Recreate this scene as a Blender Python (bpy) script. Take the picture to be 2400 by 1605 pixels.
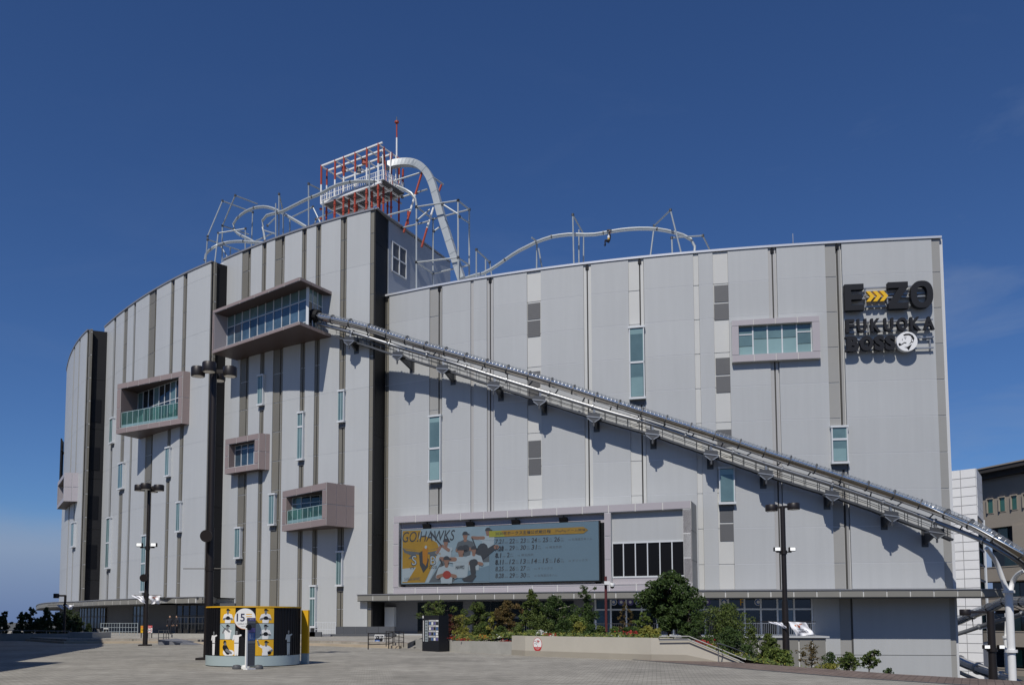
import bpy, bmesh, math, random
from mathutils import Vector, Matrix
random.seed(7)
SC = bpy.context.scene
for o in list(bpy.data.objects):
    bpy.data.objects.remove(o)
COL = SC.collection
RAD = math.radians

# ------------------------------------------------------------------ camera
F, CX, EYE, TILT, YH = 2050.0, 1100.0, 1.65, RAD(4.2), 1457.0      # photo pixels (2400 x 1605)
CY = YH - F * math.tan(TILT)
cam_d = bpy.data.cameras.new("camera")
cam = bpy.data.objects.new("camera", cam_d)
COL.objects.link(cam)
cam.location = (0, 0, EYE)
cam.rotation_euler = (math.pi / 2 + TILT, 0, 0)
cam_d.sensor_fit = 'HORIZONTAL'
cam_d.sensor_width = 36.0
cam_d.lens = 36.0 * F / 2400.0
cam_d.shift_x = (1200.0 - CX) / 2400.0
cam_d.shift_y = (CY - 802.5) / 2400.0
cam_d.clip_start = 0.3
cam_d.clip_end = 20000
SC.camera = cam

# ------------------------------------------------------------------ light
SUN_AZ, SUN_EL = RAD(21.0), RAD(50.0)          # sun stands behind the camera, 21 degrees to the left
sd = Vector((-math.sin(SUN_AZ) * math.cos(SUN_EL), -math.cos(SUN_AZ) * math.cos(SUN_EL), math.sin(SUN_EL)))
sun_d = bpy.data.lights.new("sun", 'SUN')
sun_d.energy = 3.6
sun_d.angle = RAD(0.5)
sun_d.color = (1.0, 0.955, 0.89)
sun = bpy.data.objects.new("sun", sun_d)
COL.objects.link(sun)
sun.rotation_euler = (-sd).to_track_quat('-Z', 'Y').to_euler()

W = bpy.data.worlds.new("World")
SC.world = W
W.use_nodes = True
nt = W.node_tree
for n in list(nt.nodes):
    nt.nodes.remove(n)
def wn(t): return nt.nodes.new(t)
out = wn('ShaderNodeOutputWorld'); bg = wn('ShaderNodeBackground')
sky = wn('ShaderNodeTexSky'); sky.sky_type = 'NISHITA'; sky.sun_disc = False
sky.sun_elevation = SUN_EL
sky.sun_rotation = math.atan2(sd.x, sd.y)
sky.air_density = 1.0; sky.dust_density = 0.0; sky.ozone_density = 4.0; sky.altitude = 0
bg.inputs['Strength'].default_value = 0.066
tc = wn('ShaderNodeTexCoord')
mp = wn('ShaderNodeMapping'); mp.inputs['Scale'].default_value = (1.0, 1.0, 3.4); mp.inputs['Location'].default_value = (2.3, 0.2, 0.55)
nz = wn('ShaderNodeTexNoise'); nz.inputs['Scale'].default_value = 3.4; nz.inputs['Detail'].default_value = 7; nz.inputs['Roughness'].default_value = 0.6
nz.inputs['Distortion'].default_value = 0.5
rp = wn('ShaderNodeMapRange'); rp.inputs['From Min'].default_value = 0.52; rp.inputs['From Max'].default_value = 0.78
rp.inputs['To Min'].default_value = 0.0; rp.inputs['To Max'].default_value = 0.62
sx = wn('ShaderNodeSeparateXYZ')
hz = wn('ShaderNodeMapRange'); hz.inputs['From Min'].default_value = 0.60; hz.inputs['From Max'].default_value = 0.12
hz.inputs['To Min'].default_value = 0.0; hz.inputs['To Max'].default_value = 1.0
mul = wn('ShaderNodeMath'); mul.operation = 'MULTIPLY'
mx = wn('ShaderNodeMixRGB'); mx.inputs['Color2'].default_value = (3.6, 4.6, 6.6, 1)
L = nt.links.new
L(tc.outputs['Generated'], mp.inputs['Vector']); L(mp.outputs[0], nz.inputs['Vector']); L(nz.outputs['Fac'], rp.inputs['Value'])
L(tc.outputs['Generated'], sx.inputs[0]); L(sx.outputs['Z'], hz.inputs['Value'])
cx_ = wn('ShaderNodeMapRange'); cx_.inputs['From Min'].default_value = -0.05; cx_.inputs['From Max'].default_value = 0.45; cx_.inputs['To Min'].default_value = 0.15
L(sx.outputs['X'], cx_.inputs['Value'])
m3 = wn('ShaderNodeMath'); m3.operation = 'MULTIPLY'; L(cx_.outputs[0], m3.inputs[0]); L(hz.outputs[0], m3.inputs[1])
L(rp.outputs[0], mul.inputs[0]); L(m3.outputs[0], mul.inputs[1]); L(mul.outputs[0], mx.inputs['Fac'])
tint = wn('ShaderNodeMixRGB'); tint.blend_type = 'MULTIPLY'; tint.inputs['Fac'].default_value = 1.0; tint.inputs['Color2'].default_value = (0.53, 0.755, 1.11, 1)   # polarised blue
L(sky.outputs[0], tint.inputs['Color1']); L(tint.outputs[0], mx.inputs['Color1'])
# low bank of grey-blue haze over the sea
bank = wn('ShaderNodeValToRGB'); el = bank.color_ramp.elements
el[0].position = 0.0; el[0].color = (2.0, 3.0, 5.6, 1); el[1].position = 0.75; el[1].color = (3.5, 4.75, 7.0, 1)
bz = wn('ShaderNodeMapRange'); bz.inputs['From Min'].default_value = 0.0; bz.inputs['From Max'].default_value = 0.10
L(sx.outputs['Z'], bz.inputs['Value']); L(bz.outputs[0], bank.inputs['Fac'])
bm_ = wn('ShaderNodeMapRange'); bm_.interpolation_type = 'SMOOTHSTEP'; bm_.inputs['From Min'].default_value = 0.125; bm_.inputs['From Max'].default_value = 0.075
nb = wn('ShaderNodeMath'); nb.operation = 'MULTIPLY_ADD'; nb.inputs[1].default_value = 0.05; L(nz.outputs['Fac'], nb.inputs[0]); L(sx.outputs['Z'], nb.inputs[2])
nb2 = wn('ShaderNodeMath'); nb2.operation = 'SUBTRACT'; nb2.inputs[1].default_value = 0.025; L(nb.outputs[0], nb2.inputs[0]); L(nb2.outputs[0], bm_.inputs['Value'])
mx2 = wn('ShaderNodeMixRGB'); L(bm_.outputs[0], mx2.inputs['Fac']); L(mx.outputs[0], mx2.inputs['Color1']); L(bank.outputs[0], mx2.inputs['Color2'])
L(mx2.outputs[0], bg.inputs['Color']); L(bg.outputs[0], out.inputs[0])

SC.view_settings.view_transform = 'Standard'
SC.view_settings.look = 'None'
SC.view_settings.exposure = 0.0
SC.view_settings.gamma = 1.0
SC.view_settings.use_curve_mapping = False
SC.cycles.max_bounces = 6
SC.cycles.transparent_max_bounces = 8

# ------------------------------------------------------------------ pixel -> place
CT, ST = math.cos(TILT), math.sin(TILT)
def ray(px, py):
    u = (px - CX) / F; v = (CY - py) / F
    return (u, CT - v * ST, ST + v * CT)
def at(px, py, Y):
    r = ray(px, py); t = Y / r[1]
    return Vector((r[0] * t, Y, EYE + r[2] * t))
def atz(px, py, z=0.0):
    r = ray(px, py); t = (z - EYE) / r[2]
    return Vector((r[0] * t, r[1] * t, z))

class Wall:
    """a vertical wall over a plan curve; s runs left to right, d is the distance in front of it"""
    def __init__(self, pts, n=1):
        P = [Vector(p) for p in pts]
        Q = []
        for i in range(len(P) - 1):
            p0 = P[i - 1] if i else P[i] * 2 - P[i + 1]
            p3 = P[i + 2] if i + 2 < len(P) else P[i + 1] * 2 - P[i]
            p1, p2 = P[i], P[i + 1]
            for k in range(n):
                t = k / n
                Q.append(0.5 * ((2 * p1) + (p2 - p0) * t + (2 * p0 - 5 * p1 + 4 * p2 - p3) * t * t + (3 * p1 - p0 - 3 * p2 + p3) * t ** 3))
        Q.append(P[-1])
        self.p = Q
        self.s = [0.0]
        for a, b in zip(Q, Q[1:]):
            self.s.append(self.s[-1] + (b - a).length)
        self.L = self.s[-1]
        seg = [(b - a).normalized() for a, b in zip(Q, Q[1:])]
        self.t = [seg[0]] + [(a + b).normalized() for a, b in zip(seg, seg[1:])] + [seg[-1]]
    def idx(self, s):
        lo = 0
        for i in range(len(self.s) - 1):
            if s >= self.s[i]: lo = i
        return lo
    def frame(self, s):
        i = self.idx(s)
        f = (s - self.s[i]) / (self.s[i + 1] - self.s[i])
        p = self.p[i] + (self.p[i + 1] - self.p[i]) * f
        fc = min(1, max(0, f))
        t = (self.t[i] * (1 - fc) + self.t[i + 1] * fc).normalized()
        return p, t, Vector((t.y, -t.x))
    def pos(self, s, z, d=0.0):
        p, t, n = self.frame(s)
        q = p + n * d
        return Vector((q.x, q.y, z))
    def hit(self, px, py, d=0.0):
        r = ray(px, py)
        best = None
        n = len(self.p)
        pts = [self.p[i] + Vector((self.t[i].y, -self.t[i].x)) * d for i in range(n)]
        for i in range(n - 1):
            a, b = pts[i], pts[i + 1]
            e = b - a
            det = -r[0] * e.y + r[1] * e.x
            if abs(det) < 1e-9: continue
            # a + e*k = r*t
            k = (r[0] * a.y - r[1] * a.x) / det * 1.0
            k = (a.x * r[1] - a.y * r[0]) / (e.y * r[0] - e.x * r[1])
            lo = -1e9 if i == 0 else -1e-6
            hi = 1e9 if i == n - 2 else 1 + 1e-6
            if lo <= k <= hi:
                q = a + e * k
                t = q.y / r[1] if abs(r[1]) > 1e-6 else q.x / r[0]
                if t > 0 and (best is None or t < best[0]):
                    best = (t, self.s[i] + (self.s[i + 1] - self.s[i]) * k, EYE + r[2] * t)
        return best[1], best[2]

# ------------------------------------------------------------------ materials
def mat(name, col, rough=0.6, metal=0.0, var=0.0, nscale=0.6, bump=0.0, rnd=0.0, spec=0.5, bscale=None, emit=0.0, trans=0.0, streak=0.0):
    m = bpy.data.materials.new(name); m.use_nodes = True
    t = m.node_tree; b = t.nodes['Principled BSDF']
    b.inputs['Roughness'].default_value = rough
    b.inputs['Metallic'].default_value = metal
    b.inputs['Specular IOR Level'].default_value = spec
    c4 = (*col, 1)
    b.inputs['Base Color'].default_value = c4
    if trans: b.inputs['Transmission Weight'].default_value = trans
    if emit:
        b.inputs['Emission Color'].default_value = c4; b.inputs['Emission Strength'].default_value = emit
    geo = t.nodes.new('ShaderNodeNewGeometry')
    if var or rnd:
        hsv = t.nodes.new('ShaderNodeHueSaturation'); hsv.inputs['Color'].default_value = c4
        val = None
        if var:
            n = t.nodes.new('ShaderNodeTexNoise'); n.inputs['Scale'].default_value = nscale; n.inputs['Detail'].default_value = 6
            n.inputs['Roughness'].default_value = 0.65
            mr = t.nodes.new('ShaderNodeMapRange'); mr.inputs['From Min'].default_value = 0.25; mr.inputs['From Max'].default_value = 0.75
            mr.inputs['To Min'].default_value = 1 - var; mr.inputs['To Max'].default_value = 1 + var
            t.links.new(geo.outputs['Position'], n.inputs['Vector']); t.links.new(n.outputs['Fac'], mr.inputs['Value'])
            val = mr.outputs[0]
        if rnd:
            oi = t.nodes.new('ShaderNodeObjectInfo')
            mr2 = t.nodes.new('ShaderNodeMapRange'); mr2.inputs['To Min'].default_value = 1 - rnd; mr2.inputs['To Max'].default_value = 1 + rnd
            t.links.new(oi.outputs['Random'], mr2.inputs['Value'])
            if streak:
                mpv = t.nodes.new('ShaderNodeMapping'); mpv.inputs['Scale'].default_value = (1.6, 1.6, 0.07)
                ns = t.nodes.new('ShaderNodeTexNoise'); ns.inputs['Scale'].default_value = 1.0; ns.inputs['Detail'].default_value = 8; ns.inputs['Roughness'].default_value = 0.7
                ms = t.nodes.new('ShaderNodeMapRange'); ms.inputs['From Min'].default_value = 0.3; ms.inputs['From Max'].default_value = 0.7; ms.inputs['To Min'].default_value = 1 - streak; ms.inputs['To Max'].default_value = 1 + streak
                t.links.new(geo.outputs['Position'], mpv.inputs['Vector']); t.links.new(mpv.outputs[0], ns.inputs['Vector']); t.links.new(ns.outputs['Fac'], ms.inputs['Value'])
                m4 = t.nodes.new('ShaderNodeMath'); m4.operation = 'MULTIPLY'; t.links.new(val, m4.inputs[0]); t.links.new(ms.outputs[0], m4.inputs[1]); val = m4.outputs[0]
            if val is None: val = mr2.outputs[0]
            else:
                mm = t.nodes.new('ShaderNodeMath'); mm.operation = 'MULTIPLY'
                t.links.new(val, mm.inputs[0]); t.links.new(mr2.outputs[0], mm.inputs[1]); val = mm.outputs[0]
        t.links.new(val, hsv.inputs['Value']); t.links.new(hsv.outputs[0], b.inputs['Base Color'])
    if bump:
        n2 = t.nodes.new('ShaderNodeTexNoise'); n2.inputs['Scale'].default_value = bscale or 4.0; n2.inputs['Detail'].default_value = 4
        bp = t.nodes.new('ShaderNodeBump'); bp.inputs['Strength'].default_value = bump; bp.inputs['Distance'].default_value = 0.05
        t.links.new(geo.outputs['Position'], n2.inputs['Vector']); t.links.new(n2.outputs['Fac'], bp.inputs['Height'])
        t.links.new(bp.outputs[0], b.inputs['Normal'])
    return m

M = {}
M['panel'] = mat('panel_light_grey', (0.455, 0.466, 0.463), 0.45, 0.0, 0.03, 0.12, 0.03, 0.02, 0.35, 0.25, streak=0.035)
M['panel_r'] = mat('panel_light_grey_right', (0.432, 0.443, 0.443), 0.45, 0.0, 0.03, 0.12, 0.03, 0.024, 0.35, 0.25, streak=0.035)
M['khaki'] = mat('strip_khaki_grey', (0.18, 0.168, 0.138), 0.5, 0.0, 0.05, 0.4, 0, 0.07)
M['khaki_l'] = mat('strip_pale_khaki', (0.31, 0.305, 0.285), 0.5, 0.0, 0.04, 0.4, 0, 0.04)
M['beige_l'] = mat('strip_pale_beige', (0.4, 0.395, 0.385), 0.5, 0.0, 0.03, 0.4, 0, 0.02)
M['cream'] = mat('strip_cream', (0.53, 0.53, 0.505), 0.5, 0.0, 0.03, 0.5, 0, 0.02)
M['backing'] = mat('joint_white', (0.60, 0.60, 0.58), 0.7)
M['joint'] = mat('joint_grey', (0.56, 0.57, 0.58), 0.7)
M['joint'] = mat('joint_pale', (0.56, 0.57, 0.58), 0.7)
M['groove'] = mat('groove_dark', (0.075, 0.073, 0.068), 0.6)
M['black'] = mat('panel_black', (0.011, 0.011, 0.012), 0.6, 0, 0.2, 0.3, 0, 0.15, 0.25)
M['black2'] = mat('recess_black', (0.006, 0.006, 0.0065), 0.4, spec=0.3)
M['bluegrey'] = mat('panel_blue_grey', (0.3, 0.325, 0.36), 0.45, 0, 0.08, 0.3, 0, 0.04)
M['pink'] = mat('frame_pink_grey', (0.275, 0.217, 0.203), 0.45, 0, 0.03, 0.5, 0, 0.05)
M['pink_l'] = mat('frame_pale_pink', (0.40, 0.37, 0.385), 0.45, 0, 0.03, 0.5, 0, 0.03)
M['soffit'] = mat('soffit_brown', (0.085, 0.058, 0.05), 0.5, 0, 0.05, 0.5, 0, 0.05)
M['coping'] = mat('coping_pale_metal', (0.62, 0.63, 0.65), 0.35, 0.3)
M['coping_d'] = mat('coping_grey_metal', (0.28, 0.28, 0.29), 0.4, 0.3)
M['canopy'] = mat('canopy_khaki', (0.225, 0.217, 0.19), 0.45, 0, 0.04, 0.5, 0, 0.04)
M['louvre'] = mat('louvre_grey', (0.115, 0.115, 0.115), 0.5, 0, 0.04, 1.0, 0, 0.05)
M['teal'] = mat('glass_teal', (0.115, 0.185, 0.19), 0.06, 0, 0.25, 0.35, 0, 0.14, 0.8)
M['teal_l'] = mat('blind_teal', (0.22, 0.33, 0.325), 0.10, 0, 0.1, 0.4, 0, 0.08, 0.8)
M['glass_d'] = mat('glass_dark', (0.012, 0.018, 0.022), 0.04, 0, 0, 1, 0, 0, 0.8)
M['glass_b'] = mat('glass_blue', (0.05, 0.09, 0.13), 0.04, 0, 0.5, 0.4, 0, 0.3, 0.9)
M['glass_black'] = mat('glass_black', (0.004, 0.004, 0.005), 0.45, spec=0.2)
M['frame_w'] = mat('frame_white', (0.60, 0.62, 0.63), 0.4)
M['frame_teal'] = mat('frame_pale_teal', (0.36, 0.47, 0.47), 0.25)
M['chrome'] = mat('polished_steel', (0.60, 0.59, 0.58), 0.11, 1.0, 0.12, 3.0, 0.06, 0.05, 0.5, 1.5)
M['steel'] = mat('galvanised_steel', (0.34, 0.35, 0.36), 0.42, 0.6, 0.12, 2.0)
M['steel_d'] = mat('galvanised_dark', (0.085, 0.088, 0.092), 0.5, 0.5, 0.12, 2.0)
M['pipe'] = mat('pipe_grey_paint', (0.34, 0.375, 0.39), 0.42, 0.25, 0.10, 1.5)
M['track'] = mat('track_white_paint', (0.42, 0.45, 0.455), 0.4, 0.15, 0.08, 1.0)
M['white'] = mat('white_paint', (0.78, 0.78, 0.76), 0.45, 0, 0.03, 2.0)
M['whiteboard'] = mat('white_board', (0.66, 0.67, 0.66), 0.5)
M['red'] = mat('red_paint', (0.36, 0.055, 0.026), 0.45, 0, 0.12, 2.0)
M['deck'] = mat('deck_grating', (0.10, 0.10, 0.10), 0.7, 0.3)
M['charcoal'] = mat('letter_charcoal', (0.014, 0.015, 0.019), 0.6, spec=0.25)
M['yellow'] = mat('yellow_paint', (0.78, 0.46, 0.015), 0.45)
M['pole'] = mat('pole_dark_brown', (0.020, 0.016, 0.015), 0.45, 0.2, 0.1, 1.0)
M['lens'] = mat('lamp_lens', (0.92, 0.9, 0.86), 0.3)
M['lens_lit'] = mat('floodlight_lens', (0.85, 0.86, 0.84), 0.3, emit=0.55)
M['flag'] = mat('flag_white', (0.88, 0.88, 0.9), 0.8)
M['ink'] = mat('print_black', (0.012, 0.013, 0.016), 0.7, spec=0.2)
M['ink_b'] = mat('print_navy', (0.02, 0.025, 0.07), 0.7)
M['ink_g'] = mat('print_grey', (0.33, 0.38, 0.40), 0.6)
M['ink_w'] = mat('print_white', (0.78, 0.78, 0.77), 0.6)
M['ink_m'] = mat('print_mid_grey', (0.17, 0.18, 0.19), 0.6)
M['ink_r'] = mat('print_red', (0.52, 0.03, 0.035), 0.6)
M['ink_o'] = mat('print_orange', (0.70, 0.22, 0.03), 0.6)
M['ink_y'] = mat('print_amber', (0.72, 0.40, 0.012), 0.55)
M['ink_blue'] = mat('print_blue', (0.04, 0.11, 0.32), 0.6)
M['ink_purple'] = mat('print_purple', (0.12, 0.10, 0.30), 0.5)
M['kbase'] = mat('kiosk_pale_blue', (0.36, 0.44, 0.45), 0.5, 0, 0.03, 1.0)
M['kblack'] = mat('kiosk_black', (0.007, 0.007, 0.009), 0.5, spec=0.3)
M['concrete'] = mat('concrete', (0.37, 0.362, 0.33), 0.85, 0, 0.14, 1.2, 0.1)
M['concrete_l'] = mat('render_beige', (0.47, 0.44, 0.375), 0.85, 0, 0.06, 0.8, 0.06)
M['concrete_d'] = mat('render_beige_plinth', (0.34, 0.31, 0.255), 0.85, 0, 0.08, 0.8)
M['step'] = mat('step_tan', (0.42, 0.35, 0.26), 0.85, 0, 0.10, 1.0)
M['brick'] = mat('step_brick', (0.24, 0.16, 0.12), 0.85, 0, 0.15, 3.0)
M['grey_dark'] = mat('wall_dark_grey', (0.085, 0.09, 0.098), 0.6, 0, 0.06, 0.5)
M['grey_mid'] = mat('wall_mid_grey', (0.17, 0.175, 0.19), 0.6, 0, 0.05, 0.5)
M['bark'] = mat('bark', (0.07, 0.055, 0.04), 0.9, 0, 0.3, 6.0)
M['bark_w'] = mat('bark_pale', (0.36, 0.33, 0.28), 0.9, 0, 0.3, 6.0)
M['tile_w'] = mat('tile_white', (0.82, 0.82, 0.82), 0.35, 0, 0.02, 0.5, 0, 0.03)
M['tile_joint'] = mat('tile_joint', (0.3, 0.3, 0.31), 0.8)
M['hotel'] = mat('hotel_beige', (0.34, 0.3, 0.25), 0.8, 0, 0.06, 0.6, 0, 0.04)
M['hotel_d'] = mat('hotel_eave', (0.05, 0.045, 0.042), 0.7)
M['green_glass'] = mat('glass_green', (0.04, 0.13, 0.10), 0.08, 0, 0.2, 1.0, 0, 0.2, 0.8)
M['skin'] = mat('skin', (0.45, 0.27, 0.18), 0.6)
M['cloth_k'] = mat('cloth_black', (0.012, 0.013, 0.02), 0.85)
M['cloth_w'] = mat('cloth_white', (0.75, 0.75, 0.74), 0.8)
M['maroon'] = mat('pole_maroon', (0.10, 0.022, 0.022), 0.5)
M['soil'] = mat('soil', (0.07, 0.055, 0.035), 0.95, 0, 0.3, 1.5)
M['lawn'] = mat('far_ground', (0.10, 0.10, 0.085), 0.95, 0, 0.2, 0.02)

M['cover'] = None
M['steel_l'] = mat('bright_steel_pipe', (0.33, 0.335, 0.34), 0.42, 0.8, 0.08, 2.0)
def leafmat(name, c1, c2, tr=0.25):
    m = bpy.data.materials.new(name); m.use_nodes = True
    t = m.node_tree; b = t.nodes['Principled BSDF']; o = t.nodes['Material Output']
    g = t.nodes.new('ShaderNodeNewGeometry')
    n = t.nodes.new('ShaderNodeTexNoise'); n.inputs['Scale'].default_value = 3.5; n.inputs['Detail'].default_value = 3
    wv = t.nodes.new('ShaderNodeTexWhiteNoise'); wv.noise_dimensions = '1D'
    r = t.nodes.new('ShaderNodeMapRange'); r.inputs['From Min'].default_value = 0.3; r.inputs['From Max'].default_value = 0.7
    mxn = t.nodes.new('ShaderNodeMixRGB'); mxn.inputs['Color1'].default_value = (*c1, 1); mxn.inputs['Color2'].default_value = (*c2, 1)
    t.links.new(g.outputs['Position'], n.inputs['Vector']); t.links.new(n.outputs['Fac'], r.inputs['Value'])
    ad = t.nodes.new('ShaderNodeMath'); ad.operation = 'MULTIPLY_ADD'; ad.inputs[1].default_value = 0.6; 
    sb = t.nodes.new('ShaderNodeMath'); sb.operation = 'SUBTRACT'; sb.inputs[1].default_value = 0.3
    t.links.new(g.outputs['Random Per Island'], ad.inputs[0]); t.links.new(r.outputs[0], sb.inputs[0]); t.links.new(sb.outputs[0], ad.inputs[2])
    t.links.new(ad.outputs[0], mxn.inputs['Fac']); t.links.new(mxn.outputs[0], b.inputs['Base Color'])
    b.inputs['Roughness'].default_value = 0.55; b.inputs['Specular IOR Level'].default_value = 0.3
    tl = t.nodes.new('ShaderNodeBsdfTranslucent'); t.links.new(mxn.outputs[0], tl.inputs['Color'])
    mxs = t.nodes.new('ShaderNodeMixShader'); mxs.inputs[0].default_value = tr
    t.links.new(b.outputs[0], mxs.inputs[1]); t.links.new(tl.outputs[0], mxs.inputs[2]); t.links.new(mxs.outputs[0], o.inputs['Surface'])
    return m
LF = {
 'dark': leafmat('leaf_dark_green', (0.024, 0.047, 0.012), (0.070, 0.115, 0.025)),
 'mid': leafmat('leaf_mid_green', (0.038, 0.066, 0.015), (0.125, 0.16, 0.034)),
 'bright': leafmat('leaf_bright_green', (0.06, 0.11, 0.02), (0.19, 0.23, 0.05)),
 'yellow': leafmat('leaf_yellow_green', (0.12, 0.14, 0.025), (0.34, 0.31, 0.06)),
 'bronze': leafmat('leaf_bronze', (0.07, 0.06, 0.02), (0.17, 0.11, 0.035)),
 'red': leafmat('leaf_dark_red', (0.05, 0.014, 0.012), (0.13, 0.03, 0.022)),
 'redf': leafmat('flower_red', (0.16, 0.014, 0.012), (0.36, 0.03, 0.022)),
 'orange': leafmat('flower_orange', (0.25, 0.08, 0.01), (0.42, 0.20, 0.02)),
 'white': leafmat('flower_white', (0.5, 0.5, 0.45), (0.7, 0.7, 0.66)),
 'shade': leafmat('leaf_shade_green', (0.024, 0.042, 0.016), (0.060, 0.085, 0.028)),  # darker leaf copy, shade put into the colour for the far left trees
}

# ------------------------------------------------------------------ mesh helpers
class MB:
    def __init__(self): self.v = []; self.f = []
    def add(self, vs, fs):
        k = len(self.v); self.v += [tuple(p) for p in vs]; self.f += [tuple(i + k for i in q) for q in fs]
    def box8(self, P):
        """P: 4 bottom then 4 top corners, same order"""
        self.add(P, [(3, 2, 1, 0), (4, 5, 6, 7), (0, 1, 5, 4), (1, 2, 6, 5), (2, 3, 7, 6), (3, 0, 4, 7)])
    def box(self, x0, x1, y0, y1, z0, z1):
        self.box8([(x0, y0, z0), (x1, y0, z0), (x1, y1, z0), (x0, y1, z0), (x0, y0, z1), (x1, y0, z1), (x1, y1, z1), (x0, y1, z1)])
    def bar(self, a, b, w, h=None, up=(0, 0, 1)):
        a = Vector(a); b = Vector(b); h = h or w
        t = (b - a).normalized(); u = Vector(up)
        if abs(t.dot(u)) > 0.98: u = Vector((0, 1, 0))
        s = t.cross(u).normalized() * (w / 2); u = s.cross(t).normalized() * (h / 2)
        self.box8([a - s - u, a + s - u, b + s - u, b - s - u, a - s + u, a + s + u, b + s + u, b - s + u])
    def tube(self, pts, r, n=8, cap=True, r1=None, a0=0.0, a1=None, up=Vector((0, 0, 1)), thick=0.0):
        P = [Vector(p) for p in pts]; m = len(P)
        full = a1 is None
        k = n if full else n + 1
        rings = []
        for i, p in enumerate(P):
            t = (P[min(i + 1, m - 1)] - P[max(i - 1, 0)]).normalized()
            u = up
            if abs(t.dot(u)) > 0.97: u = Vector((0, -1, 0))
            s = t.cross(u).normalized(); q = s.cross(t).normalized()
            rr = r if r1 is None else r + (r1 - r) * i / (m - 1)
            ring = []
            for j in range(k):
                a = (2 * math.pi * j / n) if full else a0 + (a1 - a0) * j / n
                ring.append(p + s * (rr * math.cos(a)) + q * (rr * math.sin(a)))
            rings.append(ring)
        vs = [v for rg in rings for v in rg]; fs = []
        for i in range(m - 1):
            for j in range(n):
                j2 = (j + 1) % k
                fs.append((i * k + j, i * k + j2, (i + 1) * k + j2, (i + 1) * k + j))
        if full and cap:
            fs.append(tuple(range(k - 1, -1, -1))); fs.append(tuple((m - 1) * k + j for j in range(k)))
        self.add(vs, fs)
    def prism(self, poly, fn, d0, d1):
        """2d polygon pushed through fn(u, v, d)"""
        n = len(poly)
        vs = [fn(u, v, d1) for u, v in poly] + [fn(u, v, d0) for u, v in poly]
        fs = [tuple(range(n)), tuple(range(2 * n - 1, n - 1, -1))]
        for i in range(n):
            j = (i + 1) % n
            fs.append((i, i + n, j + n, j))
        self.add(vs, fs)
    def disc(self, fn, cu, cv, r, d0, d1, n=28, ry=None):
        self.prism([(cu + r * math.cos(2 * math.pi * i / n), cv + (ry or r) * math.sin(2 * math.pi * i / n)) for i in range(n)], fn, d0, d1)
    def lathe(self, prof, c, n=16):
        vs = []; fs = []; m = len(prof)
        for r, z in prof:
            for j in range(n):
                a = 2 * math.pi * j / n
                vs.append((c[0] + r * math.cos(a), c[1] + r * math.sin(a), c[2] + z))
        for i in range(m - 1):
            for j in range(n):
                j2 = (j + 1) % n
                fs.append((i * n + j, i * n + j2, (i + 1) * n + j2, (i + 1) * n + j))
        fs.append(tuple(range(n - 1, -1, -1))); fs.append(tuple((m - 1) * n + j for j in range(n)))
        self.add(vs, fs)
    def slab(self, w, s0, s1, z0, z1, d0, d1, step=2.0):
        """piece of curved wall, d0 behind, d1 front"""
        k = max(1, int(math.ceil(abs(s1 - s0) / step)))
        for i in range(k):
            a = s0 + (s1 - s0) * i / k; b = s0 + (s1 - s0) * (i + 1) / k
            P = [w.pos(a, z0, d1), w.pos(b, z0, d1), w.pos(b, z0, d0), w.pos(a, z0, d0), w.pos(a, z1, d1), w.pos(b, z1, d1), w.pos(b, z1, d0), w.pos(a, z1, d0)]
            self.v_add_slab(P, i == 0, i == k - 1)
    def v_add_slab(self, P, first, last):
        fs = [(3, 2, 1, 0), (4, 5, 6, 7), (0, 1, 5, 4), (2, 3, 7, 6)]
        if first: fs.append((3, 0, 4, 7))
        if last: fs.append((1, 2, 6, 5))
        self.add(P, fs)

def thing(name, label, cat, loc=(0, 0, 0), group=None):
    o = bpy.data.objects.new(name, None); COL.objects.link(o)
    o.location = loc; o.empty_display_size = 0.5
    o['label'] = label; o['category'] = cat
    if group: o['group'] = group
    return o
def rootloc(p):
    while p.parent: p = p.parent
    return p.location
def obj(name, mb, m, parent=None, label=None, smooth=False, kind=None):
    me = bpy.data.meshes.new(name)
    if parent is not None:
        l = rootloc(parent)
        vs = [(v[0] - l.x, v[1] - l.y, v[2] - l.z) for v in mb.v]
    else: vs = mb.v
    me.from_pydata(vs, [], mb.f)
    me.materials.append(m)
    if smooth:
        for p in me.polygons: p.use_smooth = True
        try: me.set_sharp_from_angle(angle=RAD(40))
        except Exception: pass
    o = bpy.data.objects.new(name, me); COL.objects.link(o)
    if parent is not None: o.parent = parent
    if label: o['label'] = label
    if kind: o['kind'] = kind
    return o
def one(name, mb, m, label, cat, group=None, smooth=False):
    """a thing that is one mesh, its origin at the foot"""
    n = len(mb.v)
    c = Vector((sum(v[0] for v in mb.v) / n, sum(v[1] for v in mb.v) / n, min(v[2] for v in mb.v)))
    mb.v = [(v[0] - c.x, v[1] - c.y, v[2] - c.z) for v in mb.v]
    o = obj(name, mb, m, None, label, smooth); o.location = c; o['category'] = cat
    if group: o['group'] = group
    return o
def struct(name, mb, m): 
    o = obj(name, mb, m); o['kind'] = 'structure'; return o

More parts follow.
